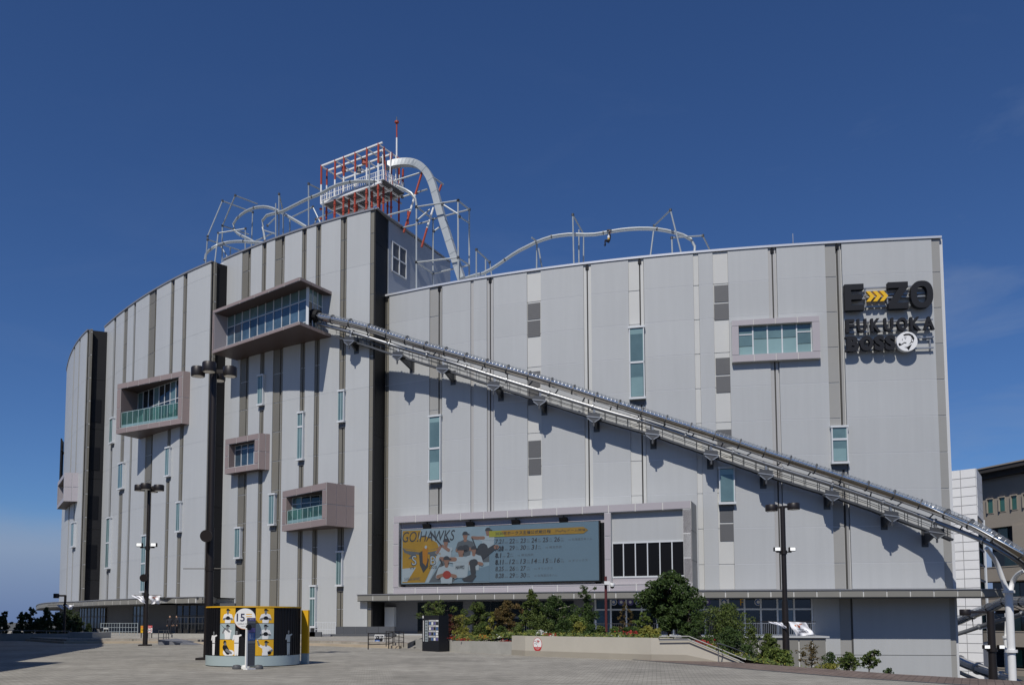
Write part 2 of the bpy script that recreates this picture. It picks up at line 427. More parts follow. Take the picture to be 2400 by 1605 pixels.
def quad_grid(name, m, parent, A, B, C, D, us, vs, gap, thick, label=None):
    """separate cladding pieces over the quad A(bottom left) B C D(top left); outward = (B-A)x(D-A)"""
    A, B, C, D = map(Vector, (A, B, C, D))
    nrm = (B - A).cross(D - A).normalized()
    if isinstance(us, int): us = [i / us for i in range(us + 1)]
    if isinstance(vs, int): vs = [i / vs for i in range(vs + 1)]
    lu = ((B - A).length + (C - D).length) / 2; lv = ((D - A).length + (C - B).length) / 2
    P = lambda u, v: (A * (1 - u) + B * u) * (1 - v) + (D * (1 - u) + C * u) * v
    res = []
    for i in range(len(us) - 1):
        for j in range(len(vs) - 1):
            u0 = us[i] + gap / 2 / lu; u1 = us[i + 1] - gap / 2 / lu
            v0 = vs[j] + gap / 2 / lv; v1 = vs[j + 1] - gap / 2 / lv
            q = [P(u0, v0), P(u1, v0), P(u1, v1), P(u0, v1)]
            mb = MB(); mb.box8(q + [p + nrm * thick for p in q])
            res.append(obj(name, mb, m, parent, label))
    return res

def text2d(s, size=1.0, shear=0.0, bold=0.0, fit=None):
    """flat outline triangles of lettering: verts 2d, faces"""
    c = bpy.data.curves.new('t', 'FONT'); c.body = s; c.size = size; c.shear = shear; c.offset = bold
    c.resolution_u = 3; c.fill_mode = 'FRONT'
    o = bpy.data.objects.new('t', c); COL.objects.link(o)
    dg = bpy.context.evaluated_depsgraph_get()
    me = bpy.data.meshes.new_from_object(o.evaluated_get(dg))
    v = [(p.co.x, p.co.y) for p in me.vertices]; f = [tuple(p.vertices) for p in me.polygons]
    bpy.data.objects.remove(o); bpy.data.curves.remove(c); bpy.data.meshes.remove(me)
    if fit and v:
        x0 = min(p[0] for p in v); x1 = max(p[0] for p in v); y0 = min(p[1] for p in v); y1 = max(p[1] for p in v)
        fx, fy, fw, fh = fit
        sx_ = fw / (x1 - x0) if fw else fh / (y1 - y0); sy_ = fh / (y1 - y0) if fh else sx_
        v = [(fx + (p[0] - x0) * sx_, fy + (p[1] - y0) * sy_) for p in v]
    return v, f
def text_on(mb, s, fn, d, **k):
    v, f = text2d(s, **k)
    mb.add([fn(a, b, d) for a, b in v], f)
def text_solid(mb, s, fn, d0, d1, **k):
    v, f = text2d(s, **k)
    n = len(v)
    ed = {}
    for q in f:
        for a, b in zip(q, q[1:] + q[:1]): ed[(a, b)] = ed.get((a, b), 0) + 1
    side = [(a, b) for (a, b) in ed if (b, a) not in ed]
    mb.add([fn(a, b, d1) for a, b in v] + [fn(a, b, d0) for a, b in v],
           f + [tuple(reversed([i + n for i in q])) for q in f] + [(a, a + n, b + n, b) for a, b in side])

def crom(P, n=8):
    P = [Vector(p) for p in P]; Q = []
    for i in range(len(P) - 1):
        p0 = P[i - 1] if i else P[i] * 2 - P[i + 1]
        p3 = P[i + 2] if i + 2 < len(P) else P[i + 1] * 2 - P[i]
        p1, p2 = P[i], P[i + 1]
        for k in range(n):
            t = k / n
            Q.append(0.5 * ((2 * p1) + (p2 - p0) * t + (2 * p0 - 5 * p1 + 4 * p2 - p3) * t * t + (3 * p1 - p0 - 3 * p2 + p3) * t ** 3))
    Q.append(P[-1])
    return Q
def resample(P, n):
    L_ = [0.0]
    for a, b in zip(P, P[1:]): L_.append(L_[-1] + (b - a).length)
    out_ = []; j = 0
    for i in range(n + 1):
        s = L_[-1] * i / n
        while j < len(P) - 2 and L_[j + 1] < s: j += 1
        f = (s - L_[j]) / max(1e-9, L_[j + 1] - L_[j])
        out_.append(P[j] + (P[j + 1] - P[j]) * f)
    return out_
def glass_clear(name, tint, fac):
    m = bpy.data.materials.new(name); m.use_nodes = True
    t = m.node_tree; b = t.nodes['Principled BSDF']; b.inputs['Base Color'].default_value = (.35, .38, .42, 1); b.inputs['Roughness'].default_value = 0.05
    tr = t.nodes.new('ShaderNodeBsdfTransparent'); tr.inputs[0].default_value = (*tint, 1)
    mx_ = t.nodes.new('ShaderNodeMixShader'); mx_.inputs[0].default_value = fac
    t.links.new(tr.outputs[0], mx_.inputs[1]); t.links.new(b.outputs[0], mx_.inputs[2]); t.links.new(mx_.outputs[0], t.nodes['Material Output'].inputs['Surface'])
    return m
M['cover'] = glass_clear('clear_cover', (.86, .88, .90), .24)
# ------------------------------------------------------------------ ground
def ground_mat(name, c1, c2, sx, sy, mortar, rot=0.0, streak=True, mc=None):
    m = bpy.data.materials.new(name); m.use_nodes = True
    t = m.node_tree; b = t.nodes['Principled BSDF']; b.inputs['Roughness'].default_value = 0.85
    b.inputs['Specular IOR Level'].default_value = 0.25
    g = t.nodes.new('ShaderNodeNewGeometry')
    mp_ = t.nodes.new('ShaderNodeMapping'); mp_.inputs['Rotation'].default_value = (0, 0, rot)
    br = t.nodes.new('ShaderNodeTexBrick')
    br.inputs['Color1'].default_value = (*c1, 1); br.inputs['Color2'].default_value = (*c2, 1)
    br.inputs['Mortar'].default_value = (*(mc or [v * 0.62 for v in c1]), 1)
    br.inputs['Scale'].default_value = 1.0; br.inputs['Brick Width'].default_value = sx; br.inputs['Row Height'].default_value = sy
    br.inputs['Mortar Size'].default_value = mortar; br.inputs['Bias'].default_value = 0.0
    n = t.nodes.new('ShaderNodeTexNoise'); n.inputs['Scale'].default_value = 0.22; n.inputs['Detail'].default_value = 9; n.inputs['Roughness'].default_value = 0.72
    n2 = t.nodes.new('ShaderNodeTexNoise'); n2.inputs['Scale'].default_value = 1.7; n2.inputs['Detail'].default_value = 5
    mr = t.nodes.new('ShaderNodeMapRange'); mr.inputs['From Min'].default_value = 0.3; mr.inputs['From Max'].default_value = 0.7
    mr.inputs['To Min'].default_value = 0.68; mr.inputs['To Max'].default_value = 1.20
    mr2 = t.nodes.new('ShaderNodeMapRange'); mr2.inputs['From Min'].default_value = 0.3; mr2.inputs['From Max'].default_value = 0.7
    mr2.inputs['To Min'].default_value = 0.84; mr2.inputs['To Max'].default_value = 1.14
    mm = t.nodes.new('ShaderNodeMath'); mm.operation = 'MULTIPLY'
    hs = t.nodes.new('ShaderNodeHueSaturation')
    K = t.links.new
    K(g.outputs['Position'], mp_.inputs['Vector']); K(mp_.outputs[0], br.inputs['Vector'])
    K(g.outputs['Position'], n.inputs['Vector']); K(g.outputs['Position'], n2.inputs['Vector'])
    K(n.outputs['Fac'], mr.inputs['Value']); K(n2.outputs['Fac'], mr2.inputs['Value'])
    K(mr.outputs[0], mm.inputs[0]); K(mr2.outputs[0], mm.inputs[1]); K(mm.outputs[0], hs.inputs['Value'])
    K(br.outputs['Color'], hs.inputs['Color']); K(hs.outputs[0], b.inputs['Base Color'])
    bp = t.nodes.new('ShaderNodeBump'); bp.inputs['Strength'].default_value = 0.5; bp.inputs['Distance'].default_value = 0.02
    iv = t.nodes.new('ShaderNodeMath'); iv.operation = 'SUBTRACT'; iv.inputs[0].default_value = 1.0
    K(br.outputs['Fac'], iv.inputs[1]); K(iv.outputs[0], bp.inputs['Height']); K(bp.outputs[0], b.inputs['Normal'])
    return m
M['paver'] = ground_mat('paving_setts', (0.32, 0.30, 0.255), (0.385, 0.362, 0.31), 0.26, 0.13, 0.012, RAD(12))
M['paver_brown'] = ground_mat('paving_brown', (0.17, 0.128, 0.105), (0.21, 0.16, 0.132), 0.4, 0.2, 0.01, RAD(-60))
M['slab'] = ground_mat('terrace_paving', (0.33, 0.31, 0.265), (0.37, 0.345, 0.30), 1.0, 1.0, 0.012, RAD(-20))

LOW = -4.6
mb = MB(); R_ = 9000
mb.add([(-R_, -R_, LOW), (R_, -R_, LOW), (R_, R_, LOW), (-R_, R_, LOW)], [(0, 1, 2, 3)])
struct('ground', mb, M['lawn'])
PLZ = [(-150, -60), (62, -60), (15.6, 24.5), (13.64, 28.0), (11.0, 36.4), (8.3, 38.3), (2.4, 44.2), (-1.0, 49.5), (-3.6, 56), (-4, 140), (-150, 140)]
mb = MB(); mb.prism(PLZ, lambda u, v, d: Vector((u, v, d)), -4.7, 0.0)
struct('plaza', mb, M['paver'])
mb = MB()
BR = [(8.3, 38.25), (10.95, 36.35), (13.6, 27.95), (15.55, 24.5), (40.0, -20), (36.2, -20), (12.6, 23.9), (11.3, 26.2), (9.3, 32.2), (7.2, 38.6)]
mb.prism(BR, lambda u, v, d: Vector((u, v, d)), -0.02, 0.006)
struct('plaza_border', mb, M['paver_brown'])
mb = MB()
for a, b in zip(BR[5:9], BR[6:10]): mb.bar((*a, 0.006), (*b, 0.006), 0.10, 0.024)
struct('drain_channel', mb, M['grey_dark'])

# terrace behind two long steps along the foot of the building
TE = [atz(150, 1507.5), atz(372, 1506.5), atz(470, 1509), atz(620, 1510), atz(760, 1513), atz(900, 1518), atz(935, 1519)]
TE = [(p.x, p.y) for p in TE]
def offs(P, d):
    w = Wall(P); return [tuple((w.p[i] + Vector((w.t[i].y, -w.t[i].x)) * d)) for i in range(len(w.p))]
Zf = lambda u, v, d: Vector((u, v, d))
mb = MB(); mb.prism(TE + [(-4, 62), (-4, 100), (-60, 140), (-90, 140)], Zf, -0.02, 0.17)
struct('terrace_step', mb, M['step'])
T2 = offs(TE, -0.75)
mb = MB(); mb.prism(T2 + [(-4, 63), (-4, 100), (-60, 140), (-90, 140)], Zf, -0.02, 0.32)
struct('terrace', mb, M['slab'])
mb = MB(); 
for a, b in zip(offs(T2, -0.12), offs(T2, -0.12)[1:]): mb.bar((*a, 0.322), (*b, 0.322), 0.22, 0.012)
struct('terrace_edge', mb, M['brick'])

# ------------------------------------------------------------------ the building
KS = 1.0088
up_ = lambda h: EYE + (h - EYE) * KS
HR, HA, HB, HC = 38.5, up_(47.2), up_(46.2), up_(45.07)
ks_ = lambda P: [(a * KS, b * KS) for a, b in P]
WR = Wall([(-9.61, 96.63), (-2.76, 93.17), (4.09, 90.28), (10.94, 87.92), (17.79, 86.0), (24.64, 84.46), (31.49, 83.23), (38.34, 82.25), (45.19, 81.45)], 4)
WA = Wall(ks_([(-31.0, 107.18), (-29.18, 105.65), (-26.52, 103.54), (-23.85, 101.56), (-21.18, 99.71), (-18.52, 97.99), (-15.85, 96.4), (-13.19, 94.94), (-10.52, 93.61)]), 4)
WB = Wall(ks_([(-55.21, 129.5), (-52.29, 125.8), (-49.38, 122.3), (-46.46, 118.99), (-43.55, 115.88), (-40.64, 112.96), (-37.72, 110.24), (-34.81, 107.71), (-31.89, 105.38)]), 4)
WC = Wall(ks_([(-70.6, 151.6), (-69.59, 148.46), (-67.99, 145.29), (-66.39, 142.27), (-64.8, 139.42), (-63.2, 136.72), (-61.61, 134.17), (-60.01, 131.79), (-58.42, 129.56), (-56.82, 127.49)]), 4)
bd = thing('leisure_building', 'huge curved building clad in pale grey panels with dark vertical strips and projecting box windows', 'building', (0, 95, 0))

def core(w, top, back, name='wall', m='joint', zb=LOW, d=-0.32):
    P = [tuple(w.pos(w.L * i / 24, 0, d))[:2] for i in range(25)]
    mb_ = MB(); mb_.prism(P + back, Zf, zb, top - 0.12)
    return obj(name, mb_, M[m], bd)
core(WR, HR, [(45.5, 81.7), (47.5, 99), (25, 112), (-3.0, 112)])
core(WA, HA, [(-10.4, 94.65), (-9.5, 96.9), (-2.74, 109.1), (-4, 111), (-22, 126), (-36, 113)], d=-0.32)
core(WB, HB, [(-31.7, 107.1), (-30.3, 111), (-36, 128), (-50, 138)])
core(WC, HC, [(-56.5, 129.4), (-53.5, 131.6), (-56, 150), (-66, 156)])
def strip_top(w, H, m, x0=0, x1=0):
    mb_ = MB(); mb_.slab(w, -x0, w.L + x1, H - 0.16, H + 0.05, -0.8, 0.10, 1.5); obj('coping', mb_, M[m], bd)
strip_top(WR, HR, 'coping', 0, 0.1); strip_top(WA, HA, 'coping_d', 0, .05); strip_top(WB, HB, 'coping_d'); strip_top(WC, HC, 'coping_d')

# strips: (pixel x left, pixel x right, reference y, material, dark groove x or None)
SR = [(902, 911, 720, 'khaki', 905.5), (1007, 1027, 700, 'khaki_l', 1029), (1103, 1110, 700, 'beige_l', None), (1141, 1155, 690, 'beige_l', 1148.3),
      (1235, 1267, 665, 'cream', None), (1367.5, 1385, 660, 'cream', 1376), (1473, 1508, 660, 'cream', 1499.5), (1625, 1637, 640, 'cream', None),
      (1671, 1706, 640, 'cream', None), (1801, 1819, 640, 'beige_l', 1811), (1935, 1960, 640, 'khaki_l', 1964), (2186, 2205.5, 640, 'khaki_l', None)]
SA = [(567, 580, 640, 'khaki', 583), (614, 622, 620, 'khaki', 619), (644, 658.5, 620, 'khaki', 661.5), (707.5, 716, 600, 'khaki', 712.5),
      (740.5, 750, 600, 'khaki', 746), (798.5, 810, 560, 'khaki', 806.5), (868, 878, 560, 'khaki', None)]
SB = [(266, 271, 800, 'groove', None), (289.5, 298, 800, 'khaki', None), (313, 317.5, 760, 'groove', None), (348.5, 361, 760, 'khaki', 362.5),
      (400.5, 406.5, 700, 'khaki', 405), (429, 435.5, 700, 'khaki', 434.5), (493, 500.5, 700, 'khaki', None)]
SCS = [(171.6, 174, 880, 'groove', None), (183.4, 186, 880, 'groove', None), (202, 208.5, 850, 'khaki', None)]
def clad(w, strips, H, z0, rowz, light, merge, joint_gap):
    tb = []
    for x0, x1, yr, m, g in strips:
        s0 = w.hit(x0, yr)[0]; s1 = w.hit(x1, yr)[0]; sg = w.hit(g, yr)[0] if g else None
        tb.append((s0, s1, m, sg))
    top = H - 0.16
    rows = sorted([z for z in rowz if z0 + 0.4 < z < top - 0.4]); rows = [z0] + rows + [top]
    big = rows if merge == 1 else [rows[0]] + rows[1:-1][merge - 1::merge] + [rows[-1]]
    # dark strips
    for s0, s1, m, sg in tb:
        cuts = [(s0, s1)]
        if sg is not None:
            gw = 0.07
            cuts = [(a, b) for a, b in ((s0, min(s1, sg - gw)), (sg + gw, max(s1, sg + gw + 0.22))) if b - a > 0.12]
            mb_ = MB(); mb_.slab(w, sg - gw, sg + gw, z0, top - 0.12, -0.4, -0.27); obj('groove', mb_, M['groove'], bd)
            mb_ = MB(); mb_.slab(w, sg - .17, sg + .17, top - 0.55, top - 0.14, -0.25, -0.04); obj('overflow_outlet', mb_, M['black2'], bd)
            p = w.pos(sg, z0, -0.2); q = w.pos(sg, top - 0.65, -0.2)
            mb_ = MB(); mb_.tube([p, q], 0.04, 6); obj('downpipe', mb_, M['groove'], bd)
        if m == 'groove':
            mb_ = MB(); mb_.slab(w, s0, s1, z0, top, -0.4, -0.2); obj('groove', mb_, M['groove'], bd); continue
        for (a, b) in cuts:
            if b - a < 0.35 and m != 'khaki':
                mb_ = MB(); mb_.slab(w, a, b, z0, top, -0.4, -0.12); obj('strip_trim', mb_, M[m], bd); continue
            for za, zb in zip(rows, rows[1:]):
                mb_ = MB(); mb_.slab(w, a, b, za + 0.045, zb - 0.045, -0.4, -0.10); obj('strip_panel' if m == 'khaki' else 'pale_strip', mb_, M[m], bd)
        mb_ = MB(); mb_.slab(w, s0 + .01, s1 - .01, z0, top - .02, -0.39, -0.16)
        if True:
            e = [(s0 + .01, s1 - .01)] if sg is None else [(a + .01, b - .01) for a, b in cuts]
            mb_ = MB()
            for a, b in e: mb_.slab(w, a, b, z0, top - .02, -0.39, -0.15)
            obj('joint_backing', mb_, M['backing'], bd)
    # light panels between
    ed = [0.0]
    for s0, s1, m, sg in tb:
        e1 = s1 if sg is None else max(s1, sg + 0.17 + (0.22 if m != 'groove' else 0))
        ed += [s0, e1]
    ed.append(w.L)
    for i in range(0, len(ed), 2):
        a, b = ed[i], ed[i + 1]
        if b - a < 0.3: continue
        for zz in big[1:-1]:
            mb_ = MB(); mb_.slab(w, a + 0.02, b - 0.02, zz - .06, zz + .06, -.29, -.012); obj('seam', mb_, M['joint'], bd)
        for za, zb in zip(big, big[1:]):
            g = joint_gap / 2
            mb_ = MB(); mb_.slab(w, a + 0.012, b - 0.012, za + g, zb - g, -0.30, 0.0); obj('wall_panel', mb_, M[light], bd)
ZC = 4.75     # wall cladding starts above the canopy
zj = WA.hit(868, 979)[1]
clad(WR, SR, HR, ZC, [HR - 3.45 - 3.48 * k for k in range(12)], 'panel_r', 1, 0.05)
clad(WA, SA, HA, 0.33, [zj + 3.48 * k for k in range(-8, 8)], 'panel', 2, 0.022)
clad(WB, SB, HB, ZC - .35, [zj + 3.48 * k for k in range(-8, 8)], 'panel', 2, 0.022)
clad(WC, SCS, HC, ZC - .35, [zj + 3.48 * k for k in range(-8, 8)], 'panel', 2, 0.022)

# dark returns where one curved front steps back behind the next
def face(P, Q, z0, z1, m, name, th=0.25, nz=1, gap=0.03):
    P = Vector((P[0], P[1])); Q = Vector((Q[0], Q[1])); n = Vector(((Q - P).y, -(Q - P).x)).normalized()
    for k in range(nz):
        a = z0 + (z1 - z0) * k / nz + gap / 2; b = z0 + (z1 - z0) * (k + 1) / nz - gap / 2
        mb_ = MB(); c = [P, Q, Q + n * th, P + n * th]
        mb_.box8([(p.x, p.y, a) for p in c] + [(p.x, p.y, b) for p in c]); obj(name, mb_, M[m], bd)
eA = WA.pos(WA.L, 0, -.01); eR = WR.pos(0, 0, -.5)
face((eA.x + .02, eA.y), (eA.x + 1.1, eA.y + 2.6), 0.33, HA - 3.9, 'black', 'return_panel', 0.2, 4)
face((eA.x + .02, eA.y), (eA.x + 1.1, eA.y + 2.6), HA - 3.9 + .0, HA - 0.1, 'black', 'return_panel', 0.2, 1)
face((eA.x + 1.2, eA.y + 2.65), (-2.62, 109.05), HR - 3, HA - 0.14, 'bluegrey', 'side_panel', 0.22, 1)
mb = MB(); mb.bar((eA.x + 0.1, eA.y, HA), (-2.62, 109.05, HA), 0.6, 0.16); obj('coping', mb, M['coping_d'], bd)
# framed blind window on the tower's side wall
sw = Wall([(eA.x + 1.2, eA.y + 2.65), (-2.62, 109.05)])
s0, z1_ = sw.hit(918.5, 566, .22); s1, z0_ = sw.hit(950.5, 652, .22)
sA_ = s0; zt = z1_; zb_ = sw.hit(918.5, 635, .22)[1]
bw = obj('blind_window', (lambda m_: (m_.slab(sw, sA_, s1, zb_, zt, .2, .27), m_)[1])(MB()), M['grey_dark'], bd)
for k in (0, .5, 1):
    x = sA_ + (s1 - sA_) * k; mb = MB(); mb.slab(sw, x - .07, x + .07, zb_, zt, .27, .36); obj('frame', mb, M['frame_w'], bw)
    z = zb_ + (zt - zb_) * k; mb = MB(); mb.slab(sw, sA_ - .07, s1 + .07, z - .07, z + .07, .27, .34); obj('frame', mb, M['frame_w'], bw)
eB = WB.pos(WB.L, 0, -.01); eC = WC.pos(WC.L, 0, -.01)
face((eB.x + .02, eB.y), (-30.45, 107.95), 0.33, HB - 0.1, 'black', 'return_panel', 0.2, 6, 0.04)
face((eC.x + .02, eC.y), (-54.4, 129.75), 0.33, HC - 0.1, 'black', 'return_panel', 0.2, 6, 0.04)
cw = Wall([(eC.x + .02, eC.y), (-54.4, 129.75)])
for (ya, yb) in ((935, 990), (1047, 1102), (1161, 1217), (1276, 1332)):
    a, zt_ = cw.hit(210 - (ya - 935) * .03, ya, .25); b, zb2 = cw.hit(236 - (ya - 935) * .03, yb, .25)
    if b - a > 3.4: b = a + 3.4
    mb = MB(); mb.slab(cw, max(.3, a), min(cw.L - .1, b), zb2, zt_, .2, .26); obj('dark_window', mb, M['glass_black'], bd)

# ------------------------------------------------------------------ louvres on the right front
def px_rect(w, x0, x1, y0, y1, d=0.0):
    a = w.hit(x0, (y0 + y1) / 2, d)[0]; b = w.hit(x1, (y0 + y1) / 2, d)[0]
    zt_ = w.hit((x0 + x1) / 2, y0, d)[1]; zb2 = w.hit((x0 + x1) / 2, y1, d)[1]
    return a, b, zb2, zt_
for x0, x1, ya, yb in ((1236.5, 1266, 710, 747.5), (1236.5, 1266, 751, 788.5), (1236.8, 1266, 870, 907), (1237.5, 1267, 911, 948),
                       (1238, 1267.5, 1032, 1071), (1238.5, 1268, 1074, 1112),
                       (1674, 1707, 668, 707), (1674, 1708, 711, 749), (1677.5, 1711.5, 838, 877), (1678.5, 1712.5, 881, 919),
                       (1681, 1716, 1006, 1046), (1687, 1722, 1182, 1223), (1687.5, 1722.5, 1227, 1267)):
    a, b, z0, z1 = px_rect(WR, x0, x1, ya, yb)
    lv = MB(); lv.slab(WR, a, b, z0, z1, -.2, -.06)
    lo = obj('louvre', lv, M['louvre'], bd)
    n = 9; bl = MB()
    for k in range(n):
        zz = z0 + (z1 - z0) * (k + .5) / n
        bl.slab(WR, a + .05, b - .05, zz - .09, zz + .09, -.06, -.045)
    obj('louvre_blades', bl, M['louvre'], lo)

# ------------------------------------------------------------------ narrow windows
def win(w, x0, x1, ya, yb, d=0.35, rows=(1.0,), style='proj', fr='frame_w'):
    a, b, z0, z1 = px_rect(w, x0, x1, ya, yb, d)
    f = 0.10
    o = MB()
    o.slab(w, a - f, b + f, z1 - .02, z1 + .18, -.05, d + .10); o.slab(w, a - f, b + f, z0 - .22, z0, -.05, d + .12)
    o.slab(w, b - .08, b + .02, z0, z1, -.05, d + .05); 
    if style != 'proj': o.slab(w, a - .02, a + .08, z0, z1, -.05, d + .05)
    wo = obj('window', o, M[fr], bd)
    za = z1
    tot = sum(rows)
    for i, r in enumerate(rows):
        zb2 = za - (z1 - z0) * r / tot
        g = MB(); g.slab(w, a + .04, b - .08, zb2 + .07, za - .07, d - .10, d - .02)
        obj('pane', g, M['teal' if style == 'proj' else 'teal_l'] if i % 2 == 0 or style == 'proj' else M['teal'], wo)
        if style != 'proj':       # half drawn blind behind each pane
            h = MB(); h.slab(w, a + .12, b - .16, zb2 + .07, zb2 + .07 + (za - zb2) * (0.55 if i else 0.8), d - .018, d - .008)
            obj('blind', h, M['teal_l' if i else 'teal'], wo)
        if i:
            t = MB(); t.slab(w, a, b, za - .10, za + .10, d - .1, d + .05); obj('transom', t, M[fr], wo)
        za = zb2
    if style == 'proj':           # glazed cheeks of the projecting window
        g = MB(); g.slab(w, a - .03, a + .03, z0, z1, -.05, d); obj('side_pane', g, M['frame_teal'], wo)
        g = MB(); g.slab(w, (a + b) / 2 - .04, (a + b) / 2 + .04, z0, z1, d - .03, d + .02); obj('mullion', g, M['frame_teal'], wo)
    # dark grey box under the sill
    g = MB(); g.slab(w, a + .05, b - .05, z0 - .75, z0 - .24, -.05, .02); obj('sill_box', g, M['louvre'], wo)
win(WR, 1475.5, 1510, 768, 930, .35, (1, 1), 'flat'); win(WR, 1005, 1032, 976, 1125, .35, (1, 1), 'flat')
win(WR, 1950, 1987, 1001, 1081, .35, (.35, .65), 'flat'); win(WR, 1686, 1722, 1097, 1176, .35, (1,), 'flat')
for x in ((604, 616, 881, 946), (792.5, 805.5, 917, 985), (697, 709.5, 968, 1074), (630, 643, 1159, 1227), (550, 562.5, 1238, 1305), (788, 801, 1294, 1369), (726, 739, 1374, 1466)):
    win(WA, *x, .3, (.3, .7) if x[3] - x[2] > 85 else (1,))
for x in ((276.5, 287.5, 1087, 1143), (387, 396.5, 1050, 1113), (412.5, 422, 1178, 1243), (330.5, 341, 1256, 1384), (248, 256, 1215, 1329), (256.5, 264, 982, 1036)):
    win(WB, *x, .3, (1, 1) if x[3] - x[2] > 100 else (1,))
win(WC, 166.5, 173, 1226, 1279, .3)

# ------------------------------------------------------------------ projecting box windows
def oriel(w, BRt, FRt, FLt, yb, wd, rec, front_n, side_n, kind, pink='pink', front_v=None, glass_n=6):
    """BRt etc are photo pixels of the top corners: back right on the wall, front right, front left; yb is the pixel y of the back right foot"""
    s_br, zt_ = w.hit(*BRt, .02); zb2 = w.hit(BRt[0], yb, .02)[1]
    BRp = w.pos(s_br, 0, .02); FRp = atz(*FRt, zt_); FLp = atz(*FLt, zt_)
    try: s_bl = w.hit(FLt[0], FLt[1])[0]
    except TypeError: s_bl = 0.5
    V2 = lambda p: Vector((p.x, p.y))
    BRp, FRp, FLp = V2(BRp), V2(FRp), V2(FLp)
    e = (FRp - FLp).normalized(); n = Vector((e.y, -e.x))
    BLp = V2(w.pos(s_bl + 0.3, 0, -.3)) ; 
    # left cheek goes straight back to the wall, at least 0.4 m
    BLp = FLp - n * max(0.9, (FLp - BLp).dot(n))
    BRi = BRp - n * 0.3
    print('oriel', kind, 'z', round(zb2, 2), round(zt_, 2), 'w', round((FRp - FLp).length, 2), 'proj', round((FRp - BRp).length, 2), round((FLp - BLp).length, 2))
    Lw = (FRp - FLp).length
    up = lambda p, z: Vector((p.x, p.y, z))
    oo = MB()
    def blk(poly, za, zb_): oo.box8([up(p, za) for p in poly] + [up(p, zb_) for p in poly])
    return zb2, zt_, FLp, FRp, BRi, BLp, e, n, up
def build_oriel(w, BRt, FRt, FLt, yb, wd, rec, nfront, nside, kind, pink, glass, soff='soffit', wr=None, wl=None, rec_r=None):
    zb2, zt_, FL, FR, BR_, BL, e, n, up = oriel(w, BRt, FRt, FLt, yb, wd, rec, nfront, nside, kind)
    Lw = (FR - FL).length
    wr = wd if wr is None else wr; wl = wd if wl is None else wl
    root = None
    def blk(name, poly, za, zb_, m, parent):
        q = MB(); q.box8([up(p, za) for p in poly] + [up(p, zb_) for p in poly]); return obj(name, q, M[m], parent)
    k = 0.06       # body stands this far behind the cladding
    f = lambda p: p - n * k
    sd_ = (BR_ - FR).normalized()
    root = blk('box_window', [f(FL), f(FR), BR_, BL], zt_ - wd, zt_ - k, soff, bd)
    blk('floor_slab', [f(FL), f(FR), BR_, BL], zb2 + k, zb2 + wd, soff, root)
    il = FL + e * wl; ir = FR - e * wr
    back = lambda p: p - n * (max((FR - BR_).dot(n), 1.0))
    blk('cheek', [f(FL), f(il), il - n * max(rec + .1, .5), BL], zb2 + wd, zt_ - wd, pink if kind != 'glass' else 'pink_l', root)
    if kind != 'glass':
        blk('cheek', [f(ir), f(FR), BR_, ir - n * max(rec + .1, .5)], zb2 + wd, zt_ - wd, pink, root)
    # cladding pieces: bands top and bottom, sides
    bk = MB()
    A = lambda p, z: up(p, z)
    bk.add([A(f(FL) + n * .03, zb2 + k), A(f(FR) + n * .03, zb2 + k), A(f(FR) + n * .03, zb2 + wd), A(f(FL) + n * .03, zb2 + wd)], [(0, 1, 2, 3)])
    bk.add([A(f(FL) + n * .03, zt_ - wd), A(f(FR) + n * .03, zt_ - wd), A(f(FR) + n * .03, zt_ - k), A(f(FL) + n * .03, zt_ - k)], [(0, 1, 2, 3)])
    if kind != 'glass':
        for p, q in ((FL, il), (ir, FR)):
            bk.add([A(f(p) + n * .03, zb2 + wd), A(f(q) + n * .03, zb2 + wd), A(f(q) + n * .03, zt_ - wd), A(f(p) + n * .03, zt_ - wd)], [(0, 1, 2, 3)])
    obj('joint_backing', bk, M['backing'], root)
    o4 = n * (-k + .035)
    g = 0.09
    quad_grid('frame_panel', M[pink], root, A(FL + o4, zb2), A(FR + o4, zb2), A(FR + o4, zb2 + wd), A(FL + o4, zb2 + wd), nfront, 1, g, .04)
    quad_grid('frame_panel', M[pink], root, A(FL + o4, zt_ - wd), A(FR + o4, zt_ - wd), A(FR + o4, zt_), A(FL + o4, zt_), nfront, 1, g, .04)
    quad_grid('frame_panel', M[pink], root, A(FL + o4, zb2 + wd), A(il + o4, zb2 + wd), A(il + o4, zt_ - wd), A(FL + o4, zt_ - wd), 1, 2, g, .04)
    if kind != 'glass':
        quad_grid('frame_panel', M[pink], root, A(ir + o4, zb2 + wd), A(FR + o4, zb2 + wd), A(FR + o4, zt_ - wd), A(ir + o4, zt_ - wd), 1, 2, g, .04)
    rn = Vector((sd_.y, -sd_.x)) 
    if kind == 'glass':
        o5 = rn * .005
        quad_grid('frame_panel', M[pink], root, A(FR + o5, zt_ - wd), A(BR_ + o5, zt_ - wd), A(BR_ + o5, zt_), A(FR + o5, zt_), 3, 1, g, .04)
        quad_grid('frame_panel', M[pink], root, A(FR + o5, zb2), A(BR_ + o5, zb2), A(BR_ + o5, zb2 + wd), A(FR + o5, zb2 + wd), 3, 1, g, .04)
    else:
        o5 = rn * .02
        s_ = MB(); s_.add([A(FR + rn * .012, zb2 + .03), A(BR_ + rn * .012, zb2 + .03), A(BR_ + rn * .012, zt_ - .03), A(FR + rn * .012, zt_ - .03)], [(0, 1, 2, 3)])
        obj('joint_backing', s_, M['backing'], root)
        quad_grid('side_panel', M[pink], root, A(FR + o5, zb2), A(BR_ + o5, zb2), A(BR_ + o5, zt_), A(FR + o5, zt_), nside, 2, .07, .04)
    # glazing
    gl = FL + e * (wl + .02) - n * rec; gr = (FR - e * (wr + .02)) - n * (rec if rec_r is None else rec_r)
    H0, H1 = zb2 + wd, zt_ - wd
